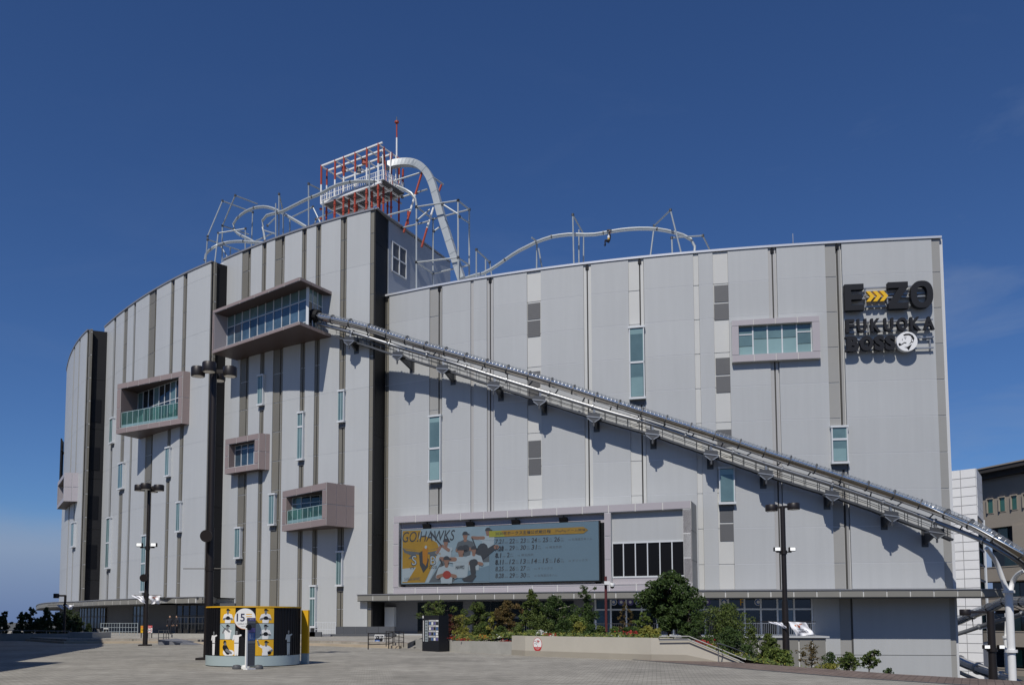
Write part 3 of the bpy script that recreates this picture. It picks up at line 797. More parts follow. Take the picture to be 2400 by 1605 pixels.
    if kind == 'glass':
        H0 -= 0.0
        gr = FR - e * .9 - n * rec
    ng, rows = glass
    vs = [0] + rows + [1]
    for i in range(ng):
        for j in range(len(vs) - 1):
            a = gl + (gr - gl) * (i / ng); b = gl + (gr - gl) * ((i + 1) / ng)
            za = H0 + (H1 - H0) * vs[j]; zb_ = H0 + (H1 - H0) * vs[j + 1]
            q = MB(); c = [a + e * .03, b - e * .03, b - e * .03 - n * .06, a + e * .03 - n * .06]
            q.box8([up(p, za + .03) for p in c] + [up(p, zb_ - .03) for p in c])
            mm = 'glass_b'
            if kind == 'glass' and j == len(vs) - 2: mm = 'teal'
            if kind == 'glass' and j == 0 and len(vs) > 3: mm = 'teal_l'
            if kind == 'balcony': mm = 'glass_d' if (i % 3) else 'teal'
            if kind == 'screen': mm = 'glass_b'
            obj('pane', q, M[mm], root)
    fm = MB()
    for i in range(ng + 1):
        a = gl + (gr - gl) * (i / ng); fm.bar(up(a, H0), up(a, H1), .09, .14, up=(n.x, n.y, 0))
    for v in vs[:-1] if kind == 'glass' else vs:
        z = H0 + (H1 - H0) * v; fm.bar(up(gl, z + .01), up(gr, z + .01), .10, .09)
    obj('window_frame', fm, M['frame_w'], root)
    if kind == 'balcony':        # glass balustrade at the front of the loggia
        bl = il - n * .25; br = ir - n * .25; nb = ng + 2; hh = min(2.1, (H1 - H0) * .5)
        bm_ = MB()
        for i in range(nb):
            a = bl + (br - bl) * (i / nb); b = bl + (br - bl) * ((i + 1) / nb)
            q = MB(); c = [a + e * .03, b - e * .03, b - e * .03 - n * .03, a + e * .03 - n * .03]
            q.box8([up(p, H0 + .1) for p in c] + [up(p, H0 + hh) for p in c]); obj('balustrade_pane', q, M['balus'], root)
            bm_.bar(up(a, H0), up(a, H0 + hh), .05)
            q = MB(); q.box8([up(p + n * .02, H0 + .08) for p in c] + [up(p + n * .02, H0 + .42) for p in c]); obj('planter_box', q, M['teal_l'], root)
        bm_.bar(up(bl, H0 + hh), up(br, H0 + hh), .06); obj('handrail', bm_, M['frame_teal'], root)
    if kind == 'glass':          # glazing on the short side
        a0 = FR - e * .9 - n * rec; b0 = BR_ - e * .9 + (FR - BR_).normalized() * .9
        nn = 3
        for i in range(nn):
            for (va, vb) in ((0, .68), (.68, 1)):
                a = a0 + (b0 - a0) * (i / nn); b = a0 + (b0 - a0) * ((i + 1) / nn)
                d_ = (b - a).normalized(); m_ = Vector((d_.y, -d_.x))
                q = MB(); c = [a + d_ * .04, b - d_ * .04, b - d_ * .04 - m_ * .05, a + d_ * .04 - m_ * .05]
                q.box8([up(p, H0 + (H1 - H0) * va + .03) for p in c] + [up(p, H0 + (H1 - H0) * vb - .03) for p in c])
                obj('pane', q, M['teal' if va else ('glass_b' if i else 'glass_d')], root)
        q = MB()
        for i in range(nn + 1):
            a = a0 + (b0 - a0) * (i / nn); q.bar(up(a, H0), up(a, H1), .12 if i else .3)
        q.bar(up(a0, H0 + (H1 - H0) * .68), up(b0, H0 + (H1 - H0) * .68), .08)
        obj('window_frame', q, M['frame_w'], root)
        # short end wall by the facade
        q = MB(); c = [b0, BR_, BR_ - e * .6, b0 - e * .4]; q.box8([up(p, H0) for p in c] + [up(p, H1) for p in c]); obj('cheek', q, M['bluegrey'], root)
    return root, (zb2, zt_, FL, FR, BR_, BL, e, n, up, il, ir)
bal = mat('glass_balustrade', (0.13, 0.25, 0.23), 0.03, 0, 0, 1, 0, 0, 0.6)
_t = bal.node_tree; _b = _t.nodes['Principled BSDF']; _tr = _t.nodes.new('ShaderNodeBsdfTransparent'); _tr.inputs[0].default_value = (.62, .82, .78, 1)
_mx = _t.nodes.new('ShaderNodeMixShader'); _mx.inputs[0].default_value = 0.22
_t.links.new(_tr.outputs[0], _mx.inputs[1]); _t.links.new(_b.outputs[0], _mx.inputs[2]); _t.links.new(_mx.outputs[0], _t.nodes['Material Output'].inputs['Surface'])
M['balus'] = bal
O1 = build_oriel(WA, (776, 683), (702.6, 648.5), (498.5, 727.5), 791, .42, 1.9, 6, 3, 'glass', 'pink', (10, [.15, .70]), wl=.35)
O2 = build_oriel(WB, (446.3, 871), (428.5, 868.3), (275, 899.8), 994, .75, 2.8, 6, 1, 'balcony', 'pink', (8, [.55]), rec_r=.62)
O3 = build_oriel(WA, (633.6, 1016), (606.8, 1014), (527.8, 1029), 1101, .75, 1.0, 3, 2, 'screen', 'pink', (4, [.8]), wl=.7)
O4 = build_oriel(WA, (829.4, 1137.5), (765, 1129), (662, 1150.4), 1237, .8, .85, 3, 3, 'balcony', 'pink', (5, [.75]), wl=.8, rec_r=2.3)
O5 = build_oriel(WC, (183.6, 1107), (151.4, 1106.4), (135.4, 1130), 1174, .7, 1.2, 2, 2, 'screen', 'pink_l', (3, [.6]))

# flat framed window on the right front
a, b, z0, z1 = px_rect(WR, 1715.5, 1922.5, 745, 843.5, .55)
q = MB()
fw = 1.15
ga, gb, g0, g1 = px_rect(WR, 1731, 1903, 760, 829, .3)
q.slab(WR, a, b, g1, z1, -.1, .5); q.slab(WR, a, b, z0, g0, -.1, .5); q.slab(WR, a, ga, g0, g1, -.1, .5); q.slab(WR, gb, b, g0, g1, -.1, .5)
fr = obj('framed_window', q, M['backing'], bd)
def ring_panels(w, a, b, z0, z1, ga, gb, g0, g1, d0, d1, n, m, root, ns=1):
    gp = .03
    for i in range(n):
        x0 = a + (b - a) * i / n + gp; x1 = a + (b - a) * (i + 1) / n - gp
        for za, zb_ in ((g1 + .0, z1), (z0, g0)):
            q_ = MB(); q_.slab(w, x0, x1, za + .01, zb_ - .01, d0, d1); obj('frame_panel', q_, M[m], root)
    for x0, x1 in ((a, ga), (gb, b)):
        for j in range(ns):
            za = g0 + (g1 - g0) * j / ns + gp; zb_ = g0 + (g1 - g0) * (j + 1) / ns - gp
            q_ = MB(); q_.slab(w, x0 + .01, x1 - .01, za, zb_, d0, d1); obj('frame_panel', q_, M[m], root)
ring_panels(WR, a, b, z0, z1, ga, gb, g0, g1, .48, .55, 4, 'pink_l', fr, 1)
for i in range(5):
    x0 = ga + (gb - ga) * (i / 5); x1 = ga + (gb - ga) * ((i + 1) / 5)
    rr = [0, .32, .72, 1] if i in (0, 4) else [0, .55, 1]
    for j in range(len(rr) - 1):
        q = MB(); q.slab(WR, x0 + .05, x1 - .05, g0 + (g1 - g0) * rr[j] + .03, g0 + (g1 - g0) * rr[j + 1] - .03, 0.02, .1)
        obj('pane', q, M['teal_l' if j == 0 else 'teal'], fr)
    q = MB(); q.slab(WR, x1 - .06, x1 + .06, g0, g1, .02, .16); 
    if i in (0, 4): q.slab(WR, x0 + .06, x1 - .06, g0 + (g1 - g0) * .72 - .05, g0 + (g1 - g0) * .72 + .05, .02, .15)
    obj('mullion', q, M['frame_w'], fr)

# ------------------------------------------------------------------ canopies
def canopy(P, zt_, zb2, depth_back, m='canopy', plen=2.0, cap=True, gap=.05):
    w = Wall(P, 3)
    q = MB(); N = max(8, int(w.L / 1.5))
    front = [w.pos(w.L * i / N, 0) for i in range(N + 1)]
    bk_ = [w.pos(w.L * i / N, 0, -depth_back) for i in range(N + 1)]
    poly = [(p.x, p.y) for p in front] + [(p.x, p.y) for p in reversed(bk_)]
    for i in range(N):
        c = [front[i], front[i + 1], bk_[i + 1], bk_[i]]
        q.box8([(p.x, p.y, zb2 + .02) for p in c] + [(p.x, p.y, zt_ - .06) for p in c])
    root = obj('canopy', q, M['backing'], bd)
    n = int(w.L / plen)
    for i in range(n):
        s_a = w.L * i / n + gap; s_b = w.L * (i + 1) / n - gap
        q = MB(); q.slab(w, s_a, s_b, zb2, zt_ - .1, -.1, .04, 1.0); obj('fascia_panel', q, M[m], root)
    q = MB(); q.slab(w, 0, w.L, zt_ - .08, zt_, -depth_back, .12, 1.5); obj('canopy_top', q, M['coping_d'], root)
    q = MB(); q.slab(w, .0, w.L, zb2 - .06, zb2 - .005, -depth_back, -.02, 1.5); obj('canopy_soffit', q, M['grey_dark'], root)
    return w
OV = 3.1
cr = [atz(886, 1388.5, 4.62), atz(1100, 1385.5, 4.62), atz(1350, 1383, 4.62), atz(1650, 1381, 4.62), atz(2000, 1380, 4.62), atz(2321, 1380, 4.62)]
print('canopy R', [tuple(round(v, 1) for v in p) for p in cr])
CW = Wall([tuple(WR.pos(WR.L * i / 10 - 1.2 + (4.2 if i == 10 else 0) * 1.0, 0, OV))[:2] for i in range(11)])
canopy([tuple(p)[:2] for p in CW.p], 4.62, 3.92, OV + .2)
cl = [(85, 1420), (92, 1414), (123, 1410), (178, 1408), (225, 1405), (287, 1402.5), (368, 1399.5), (430, 1398), (480, 1397.5), (527, 1402)]
CLP = [tuple(atz(x, y, 4.45))[:2] for x, y in cl]
print('canopy L', [(round(a_, 1), round(b_, 1)) for a_, b_ in CLP])
canopy(CLP, 4.45, 3.75, 7.0, gap=.09)

# ------------------------------------------------------------------ ground floor
# right end: plain wall down to the lower street
def floor_wall(w, s0, s1, z0, z1, d, m, name='base_wall'):
    q = MB(); q.slab(w, s0, s1, z0, z1, d - .3, d); return obj(name, q, M[m], bd)
sx1 = WR.hit(1905, 1440, -.2)[0]; sx0 = WR.hit(1396, 1440, -.2)[0]
for x0, x1, m in ((1907, 1968, 'panel_r'), (1968, 1995, 'khaki_l'), (1999, 2226, 'panel_r'), (2226, 2246, 'khaki_l')):
    a = WR.hit(x0, 1450)[0]; b = min(WR.L, WR.hit(x1, 1450)[0]); 
    for za, zb_ in ((LOW, -1.45), (-1.40, 3.9)):
        q = MB(); q.slab(WR, a, b, za, zb_, -.3, 0.0 if m == 'panel_r' else -.1); obj('wall_panel' if m == 'panel_r' else 'strip_panel', q, M[m], bd)
sg = WR.hit(1997, 1450)[0]; q = MB(); q.tube([WR.pos(sg, LOW, -.1), WR.pos(sg, 3.9, -.1)], .08, 6); obj('downpipe', q, M['groove'], bd)
# long shopfront under the canopy
xs = [1396, 1432, 1468, 1504, 1540, 1578, 1616, 1652, 1688, 1707, 1745, 1783, 1822, 1861, 1903]
sh = MB()
zt_ = WR.hit(1745, 1401, -.2)[1]; zm = WR.hit(1745, 1427, -.2)[1]; zf = 0.3
shop = None
ss = [WR.hit(x, 1440, -.2)[0] for x in xs]
for s_ in ss: sh.slab(WR, s_ - .08, s_ + .08, zf, zt_, -.3, -.05)
for z in (zf + .08, zm, zt_): sh.slab(WR, ss[0], ss[-1], z - .08, z + .08, -.29, -.06)
shop = obj('shopfront', sh, M['frame_w'], bd)
for i in range(len(ss) - 1):
    for za, zb_ in ((zf + .16, zm - .08), (zm + .08, zt_ - .08)):
        q = MB(); q.slab(WR, ss[i] + .08, ss[i + 1] - .08, za, zb_, -.25, -.18); obj('pane', q, M['glass_d' if i % 4 else 'glass_b'], shop)
floor_wall(WR, ss[0] - .1, ss[-1] + .1, zt_ + .05, 3.92, -.1, 'grey_mid')
# round club badges and letters stuck inside the upper panes
def badge(px, py, r, m, ring):
    s_, z = WR.hit(px, py, -.15); fn = lambda u, v, d: WR.pos(s_ + u, z + v, d)
    q = MB(); q.disc(fn, 0, 0, r, -.175, -.16, 20); b_ = obj('window_badge', q, M[m], shop)
for px_, m1, m2 in ((1438, 'ink_w', 'ink_blue'), (1456, 'ink_blue', 'ink_w'), (1477, 'ink_purple', 'ink_w'), (1496, 'ink_w', 'ink_blue'), (1657, 'ink_purple', 'ink_w'), (1697, 'ink_w', 'ink_blue'), (1777, 'ink_w', 'ink_blue')):
    s_, z = WR.hit(px_, 1410, -.15)
    for r_, m_, dd in ((.34, m1, -.175), (.28, m2 if m1 == 'ink_w' else 'ink_purple', -.165), (.15, 'ink_w', -.155)):
        q = MB(); q.disc(lambda u, v, d, s_=s_, z=z: WR.pos(s_ + u, z + v, d), 0, 0, r_, dd - .006, dd, 18); obj('window_badge', q, M[m_], shop)
s_, z = WR.hit(1735, 1418, -.15)
q = MB(); text_on(q, 'F', lambda u, v, d: WR.pos(s_ + u, z + v, d), -.16, fit=(0, 0, None, .62)); obj('window_letter', q, M['ink_y'], shop)
# left half: grey wall, dark openings, column
def openings(w, xs_, ytop, z0, d, m):
    for x0, x1 in xs_:
        a = w.hit(x0, 1440, d)[0]; b = w.hit(x1, 1440, d)[0]
        for za, zb_ in ((z0, 2.0), (2.25, 3.75)):
            n_ = max(1, int((b - a) / 1.6))
            for i in range(n_):
                q_ = MB(); q_.slab(w, a + (b - a) * i / n_ + .04, a + (b - a) * (i + 1) / n_ - .04, za, zb_, d - .1, d); obj('opening_pane', q_, M[m], bd)
floor_wall(WR, -1.0, ss[0] - .1, 0.0, 3.92, -.3, 'grey_mid')
openings(WR, [(978, 1085), (1112, 1345)], 1404, .35, -.22, 'glass_d')
# white board on the grey wall
a, b, z0, z1 = px_rect(WR, 900.5, 922, 1422, 1467.5, .3)
q = MB(); q.slab(WR, a, b, z0, z1, -.28, .2); nb_ = obj('notice_board', q, M['whiteboard'], bd)
# under the left canopy
WG = Wall(offs(CLP[:-1], -3.2), 3)
print('WG', [tuple(round(c, 1) for c in p) for p in WG.p], [(x, WG.hit(x, 1440, -.38)) for x in (186, 247, 312, 414)])
floor_wall(WG, 6, WG.L + 1.5, .3, 3.8, -.4, 'grey_dark')
def glazing(w, x0, x1, n_, z0, z1, d, m):
    a = w.hit(x0, 1440, d)[0]; b = w.hit(x1, 1440, d)[0]
    fr_ = MB()
    for i in range(n_ + 1): fr_.slab(w, a + (b - a) * i / n_ - .05, a + (b - a) * i / n_ + .05, z0, z1, d - .02, d + .08)
    fr_.slab(w, a, b, z0 + (z1 - z0) * .62 - .05, z0 + (z1 - z0) * .62 + .05, d - .02, d + .07); 
    ro = obj('curtain_wall', fr_, M['grey_dark'], bd)
    for i in range(n_):
        for va, vb in ((0, .62), (.62, 1)):
            q_ = MB(); q_.slab(w, a + (b - a) * i / n_ + .05, a + (b - a) * (i + 1) / n_ - .05, z0 + (z1 - z0) * va + .05, z0 + (z1 - z0) * vb - .05, d - .05, d); obj('pane', q_, M[m], ro)
M['glass_b2'] = mat('glass_sky_blue', (0.13, 0.19, 0.25), 0.05, 0, .3, .5, 0, .15, 0.9)
glazing(WG, 186, 247, 9, .35, 3.6, -.25, 'glass_b2')
glazing(WG, 312, 337, 3, .35, 3.7, -.38, 'glass_b2')
glazing(WG, 414, 480, 4, .35, 3.6, -.38, 'glass_d')
# ------------------------------------------------------------------ big framed recess with the video screen
s_br, zt_ = WR.hit(1630.6, 1183, .02)
zb2 = 4.64
V2 = lambda p: Vector((p[0], p[1]))
FR7, FL7 = V2(atz(1618.6, 1172.6, zt_)), V2(atz(922, 1209.5, zt_))
BR7 = V2(WR.pos(s_br, 0, 0))
WF = Wall([tuple(FL7), tuple(FR7)])
print('screen frame z', zb2, zt_, 'proj', (FR7 - BR7).length, 'left d', (FL7 - V2(WR.pos(WR.hit(922, 1209)[0], 0, 0))).length, WF.L)
rec = 0.55
def hz_(px, py, d=0): return WF.hit(px, py, d)
sA, zA = hz_(934.6, 1225)         # opening top left
sB = hz_(1417, 1300)[0]; sC = hz_(1432, 1300)[0]; sD = hz_(1602, 1300)[0]
zo = hz_(1417, 1201)[1]; zl = hz_(934, 1376)[1]; z2t = hz_(1602, 1191)[1]; zo2 = hz_(1500, 1357)[1]
zo = (zo + zA) / 2
q = MB()
# body: top, bottom, left, middle pier, right
q.slab(WF, 0, WF.L, zo, zt_ - .05, -rec - 1.2, -.05); q.slab(WF, 0, WF.L, zb2, zl, -rec - 1.2, -.05)
q.slab(WF, 0, sA, zl, zo, -rec - 1.2, -.05); q.slab(WF, sB, sC, zl, zo, -rec - 1.2, -.05)
e = (FR7 - FL7).normalized()
q.box8([Vector((*p, z)) for z in (zl, zo) for p in (FL7 + e * sD, FR7 - e * .05, BR7 - e * .05, FL7 + e * (sD - .2) + (BR7 - FR7))])
sf = obj('screen_surround', q, M['backing'], bd)
def bandF(a, b, za, zb_, n, m='pink_l', d0=-.06, d1=.0, gap=.09):
    for i in range(n):
        q = MB(); q.slab(WF, a + (b - a) * i / n + gap / 2, a + (b - a) * (i + 1) / n - gap / 2, za + .015, zb_ - .015, d0, d1); obj('frame_panel', q, M[m], sf)
bandF(0, WF.L, zo + .03, zt_, 12); bandF(0, WF.L, (zl + zb2) / 2 + .22, zl, 12); bandF(0, WF.L, zb2, (zl + zb2) / 2 + .16, 12, gap=.10)
for a_, b_ in ((0, sA), (sB, sC), (sD, WF.L)):
    for j in range(3):
        q = MB(); za = zl + (zo - zl) * j / 3; q.slab(WF, a_ + .02, b_ - .02, za + .05, za + (zo - zl) / 3 - .05, -.06, 0); obj('frame_panel', q, M['pink_l'], sf)
# outer right cheek
sdn = (BR7 - FR7)
quad_grid('side_panel', M['khaki_l'], sf, (*(FR7 + e * .0), zb2), (*(BR7 + e * .0), zb2), (*(BR7), zt_), (*(FR7), zt_), 1, 3, .05, .05)
# back wall of the recess and the second bay
q = MB(); q.slab(WF, sA, sB, zl, zo, -rec - .2, -rec); obj('recess_wall', q, M['pink_l'], sf)
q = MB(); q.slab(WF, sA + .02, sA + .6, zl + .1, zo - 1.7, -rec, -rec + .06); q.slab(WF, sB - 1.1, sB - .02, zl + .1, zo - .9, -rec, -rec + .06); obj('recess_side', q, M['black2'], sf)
zw0 = hz_(1500, 1351, -.5)[1]; zw1 = hz_(1500, 1270, -.5)[1]
q = MB(); q.slab(WF, sC, sD, zw1, zo, -.8, -.55); obj('wall_panel', q, M['panel_r'], sf)
q = MB(); q.slab(WF, sC, sD, zl, zw0, -.8, -.55); obj('wall_panel', q, M['pink_l'], sf)
q = MB()
wx = [1436, 1461.5, 1489.5, 1518, 1547, 1575.5, 1604]
ws = [hz_(x, 1310, -.55)[0] for x in wx]
for s_ in ws: q.slab(WF, s_ - .05, s_ + .05, zw0, zw1, -.75, -.5)
for z in (zw0, zw1): q.slab(WF, ws[0], ws[-1], z - .08, z + .08, -.75, -.49)
wo = obj('window', q, M['frame_w'], sf)
for a_, b_ in zip(ws, ws[1:]):
    q = MB(); q.slab(WF, a_ + .05, b_ - .05, zw0 + .08, zw1 - .08, -.68, -.6); obj('pane', q, M['glass_black'], wo)

# video screen (a thing of its own, hung in the recess)
dS = -.02
s0, z1 = hz_(941.5, 1241, dS); s1, zx = hz_(1402.7, 1220.6, dS); z0 = hz_(1402.7, 1358.6, dS)[1]; zy = hz_(945, 1368.5, dS)[1]
z0 = (z0 + zy) / 2; z1 = (z1 + zx) / 2
SW, SH = s1 - s0, z1 - z0
print('screen', SW, SH)
scn = thing('video_screen', 'wide screen showing baseball players and a game schedule in the pink grey frame', 'screen', WF.pos((s0 + s1) / 2, z0, dS))
q = MB(); q.slab(WF, s0 - .12, s1 + .12, z0 - .12, z1 + .05, dS - .42, dS - .03); obj('screen_case', q, M['black'], scn)
M['s_bg'] = mat('screen_blue_grey', (0.108, 0.164, 0.204), 0.35, 0, .04, .3)
M['s_bg2'] = mat('screen_pale_blue', (0.176, 0.240, 0.276), 0.35, 0, .10, .5)
M['s_y'] = mat('screen_amber', (0.240, 0.148, 0.024), 0.35, 0, .12, .6)
M['s_g'] = mat('screen_green_yellow', (0.216, 0.216, 0.032), 0.35)
M['s_d'] = mat('screen_dark', (0.040, 0.044, 0.048), 0.35)
M['s_k'] = mat('screen_grey', (0.076, 0.088, 0.096), 0.35)
M['s_s'] = mat('screen_skin', (0.176, 0.108, 0.080), 0.35)
M['s_w'] = mat('screen_white', (0.240, 0.288, 0.312), 0.35)
M['s_r'] = mat('screen_red', (0.208, 0.040, 0.032), 0.35)
M['s_o'] = mat('screen_orange', (0.264, 0.120, 0.020), 0.35)
fs = lambda u, v, d: WF.pos(s0 + u * SW, z0 + v * SH, dS + d)       # u, v in 0..1
AR = SW / SH
class Print:
    """flat print: shapes are stacked a centimetre apart in the order they are laid"""
    def __init__(self, fn, parent, name='print', d=0.0, step=0.006, cut=None): self.fn, self.p, self.n, self.d, self.step, self.layers, self.cut = fn, parent, name, d, step, [], cut
    def poly(self, m, pts): self.layers.append((m, [(pts, [tuple(range(len(pts)))])]))
    def cap(self, m, segs, n=5):
        out_ = []
        for (x0, y0, r0, x1, y1, r1) in segs:
            a = math.atan2(y1 - y0, x1 - x0); pts = []
            for i in range(n + 1): t = a + math.pi / 2 + math.pi * i / n; pts.append((x0 + r0 * math.cos(t), y0 + r0 * math.sin(t)))
            for i in range(n + 1): t = a - math.pi / 2 + math.pi * i / n; pts.append((x1 + r1 * math.cos(t), y1 + r1 * math.sin(t)))
            out_.append((pts, [tuple(range(len(pts)))]))
        for o_ in out_: self.layers.append((m, [o_]))
    def ell(self, m, x, y, rx, ry, n=16, a0=0, a1=2 * math.pi):
        k = n if a1 - a0 > 6.2 else n + 1
        self.poly(m, [(x + rx * math.cos(a0 + (a1 - a0) * i / n), y + ry * math.sin(a0 + (a1 - a0) * i / n)) for i in range(k)])
    def text(self, m, s, x, y, w=None, h=None, **k):
        v, f = text2d(s, fit=(x, y, w, h), **k); self.layers.append((m, [(v, f)]))
    def done(self):
        runs = []; 
        for i, (m, shp) in enumerate(self.layers):
            if not runs or runs[-1][0] != m: runs.append((m, []))
            runs[-1][1].append((i, shp))
        by = {}
        for m, lst in runs: by.setdefault(m, []).extend(lst)
        bb = []; lev = []
        for m, shp in self.layers:
            xs = [p[0] for v, f in shp for p in v] or [0]; ys = [p[1] for v, f in shp for p in v] or [0]
            b_ = (min(xs), min(ys), max(xs), max(ys)); l_ = 0
            for c_, k_ in zip(bb, lev):
                if b_[0] < c_[2] and b_[2] > c_[0] and b_[1] < c_[3] and b_[3] > c_[1]: l_ = max(l_, k_ + 1)
            bb.append(b_); lev.append(l_)
        for m, lst in by.items():
            q = MB()
            for i, shp in lst:
                for v, f in shp:
                    if self.cut: v, f = slice_x(v, f, self.cut)
                    q.add([self.fn(a, b, self.d + self.step * (lev[i] + 1)) for a, b in v], f)
            o_ = obj(self.n, q, M[m], self.p)
            if len(lst) > 1: o_['kind'] = 'stuff'
def slice_x(v, f, h):
    bm = bmesh.new(); vs = [bm.verts.new((a, b, 0)) for a, b in v]
    for q in f:
        try: bm.faces.new([vs[i] for i in q])
        except ValueError: pass
    if not v: return v, f
    x0 = min(a for a, b in v); x1 = max(a for a, b in v)
    k = math.floor(x0 / h) + 1
    while k * h < x1:
        bmesh.ops.bisect_plane(bm, geom=bm.verts[:] + bm.edges[:] + bm.faces[:], plane_co=(k * h, 0, 0), plane_no=(1, 0, 0)); k += 1
    bmesh.ops.triangulate(bm, faces=bm.faces[:])
    bm.verts.index_update()
    r = [(w.co.x, w.co.y) for w in bm.verts], [tuple(w.index for w in q.verts) for q in bm.faces]
    bm.free(); return r
# picture half
P = Print(lambda u, v, d: fs(u / AR, v, d), scn, 'screen_picture', 0.0, .006)
X = 0.468 * AR                # right edge of the picture half, in units of the screen height
P.poly('s_bg', [(0, 0), (AR, 0), (AR, 1), (0, 1)])
P.poly('s_bg2', [(0, 0), (X, 0), (X, 1), (0, 1)])
P.poly('s_y', [(.02, .02), (.48, .02), (.62, .30), (.82, .52), (.72, .74), (.30, .98), (.02, .98)])
P.poly('s_bg2', [(.30, .78), (.62, .98), (.02, .98), (.02, .78)])
P.poly('s_y', [(.02, .78), (.34, .78), (.40, .98), (.02, .98)])
P.poly('s_w', [(.02, .28), (.30, .30), (.12, .04), (.02, .04)])
P.poly('s_w', [(.50, .02), (.56, .02), (.80, .50), (.74, .56)])
P.poly('s_k', [(.56, .02), (1.10, .02), (.86, .46)])
P.poly('s_k', [(1.50, .36), (X, .36), (X, .50), (1.44, .50)])
P.poly('s_bg', [(1.05, .02), (X, .02), (X, .30), (1.30, .20)])
# winged emblem: two swept wings, letters S and B either side of a bird's head
P.poly('s_k', [(.02, .66), (.40, .60), (.42, .52), (.30, .54), (.24, .46), (.14, .46), (.20, .52), (.06, .58)])
P.poly('s_k', [(.50, .60), (.86, .66), (.80, .58), (.68, .56), (.74, .50), (.60, .50), (.56, .54), (.50, .52)])
P.poly('s_y', [(.05, .645), (.40, .60), (.41, .57), (.10, .61)]); P.poly('s_y', [(.52, .60), (.83, .645), (.76, .60), (.52, .565)])
P.poly('s_d', [(.36, .56), (.43, .60), (.56, .44), (.54, .30), (.45, .20), (.38, .34)])
P.poly('s_o', [(.43, .62), (.50, .70), (.545, .64), (.53, .40), (.50, .32), (.44, .38)])
P.ell('s_w', .50, .665, .025, .03)
P.text('s_d', 'S', .20, .33, None, .20, bold=.03); P.text('s_d', 'B', .58, .33, None, .18, bold=.03)
P.text('s_w', 'S', .215, .345, None, .17); P.text('s_w', 'B', .595, .345, None, .15)
P.text('s_d', 'V9', .17, .26, None, .06); P.text('s_d', '2020', .56, .27, .16, .05)
P.text('s_d', 'GO!HAWKS', .02, .77, 1.06, .19, shear=.25, bold=.0)
P.text('s_k', 'SoftBank HAWKS', .06, .06, .33, .06, shear=.2)
def player(P, x, y, k, m_shirt='s_w', m_cap='s_d', m_skin='s_s', pose=0, legs=None, m_glove='s_d'):
    """waist-up figure: x, y chest centre, k scale"""
    c = lambda *a: tuple(v * k + (x, y, 0)[i % 3 if i % 3 < 2 else 2] for i, v in enumerate(a))
    P.poly(m_shirt, [(x - .13 * k, y - .25 * k), (x + .13 * k, y - .25 * k), (x + .17 * k, y + .10 * k), (x + .05 * k, y + .15 * k), (x - .05 * k, y + .15 * k), (x - .17 * k, y + .10 * k)])
    P.cap(m_skin, [c(0, .14, .045, 0, .20, .04)])
    P.ell(m_skin, x, y + .25 * k, .062 * k, .085 * k)
    P.ell(m_cap, x, y + .285 * k, .075 * k, .068 * k, 14, 0.0, math.pi)
    P.poly(m_cap, [(x - .075 * k, y + .27 * k), (x + .12 * k, y + .265 * k), (x + .11 * k, y + .295 * k), (x - .07 * k, y + .30 * k)])
    if pose == 0:    # bat raised over the shoulder
        P.cap(m_shirt, [c(-.14, .07, .055, -.24, .0, .05)]); P.cap(m_skin, [c(-.24, 0, .042, -.14, .16, .035)])
        P.cap(m_shirt, [c(.14, .07, .055, .08, .05, .05)]); P.cap(m_skin, [c(.08, .05, .042, -.10, .17, .035)]); P.cap(m_cap, [c(-.11, .16, .012, -.42, .52, .022)])
    elif pose == 1:  # both hands at the chest with a glove
        P.cap(m_shirt, [c(-.15, .06, .055, -.21, -.10, .05)]); P.cap(m_skin, [c(-.21, -.10, .042, -.04, -.05, .035)])
        P.cap(m_shirt, [c(.15, .06, .055, .21, -.10, .05)]); P.cap(m_skin, [c(.21, -.10, .042, .06, -.06, .035)]); P.ell(m_glove, x + .01 * k, y - .06 * k, .10 * k, .09 * k)
    elif pose == 2:  # throwing
        P.cap(m_shirt, [c(-.15, .07, .055, -.30, .16, .045)]); P.cap(m_skin, [c(-.30, .16, .04, -.36, .34, .03)]); P.ell(m_shirt, x - .365 * k, y + .385 * k, .028 * k, .028 * k)
        P.cap(m_shirt, [c(.15, .05, .055, .26, -.06, .05)]); P.cap(m_skin, [c(.26, -.06, .042, .17, -.16, .035)]); P.ell(m_glove, x + .14 * k, y - .17 * k, .085 * k, .075 * k)
    elif pose == 3:  # swinging to the side
        P.cap(m_shirt, [c(-.14, .08, .055, -.26, .10, .05), c(.12, .08, .055, -.12, .10, .05)]); P.cap(m_skin, [c(-.26, .10, .042, -.42, .12, .035), c(-.12, .1, .04, -.40, .11, .035)])
        P.cap(m_cap, [c(-.42, .10, .014, -.24, -.36, .024)])
player(P, 1.28, .66, .74, 's_k', pose=1); player(P, .90, .56, .70, pose=0)
player(P, 1.72, .72, .72, pose=3); P.cap('s_d', [(1.62, .60, .10, 1.50, .40, .07), (1.50, .40, .07, 1.84, .62, .045)]); P.ell('s_s', 1.88, .62, .05, .04)
player(P, 1.45, .40, .72, pose=1); player(P, 1.20, .33, .95, pose=3); player(P, .92, .20, .82, pose=1, m_glove='s_r')
P.cap('s_d', [(1.42, .36, .055, 1.44, .18, .05)]); P.poly('s_d', [(1.22, .07), (1.45, .17), (1.50, .12), (1.42, .02), (1.26, .03)])
P.text('s_d', 'HAWKS', 1.10, .25, .17, .065, shear=.1, bold=.01)
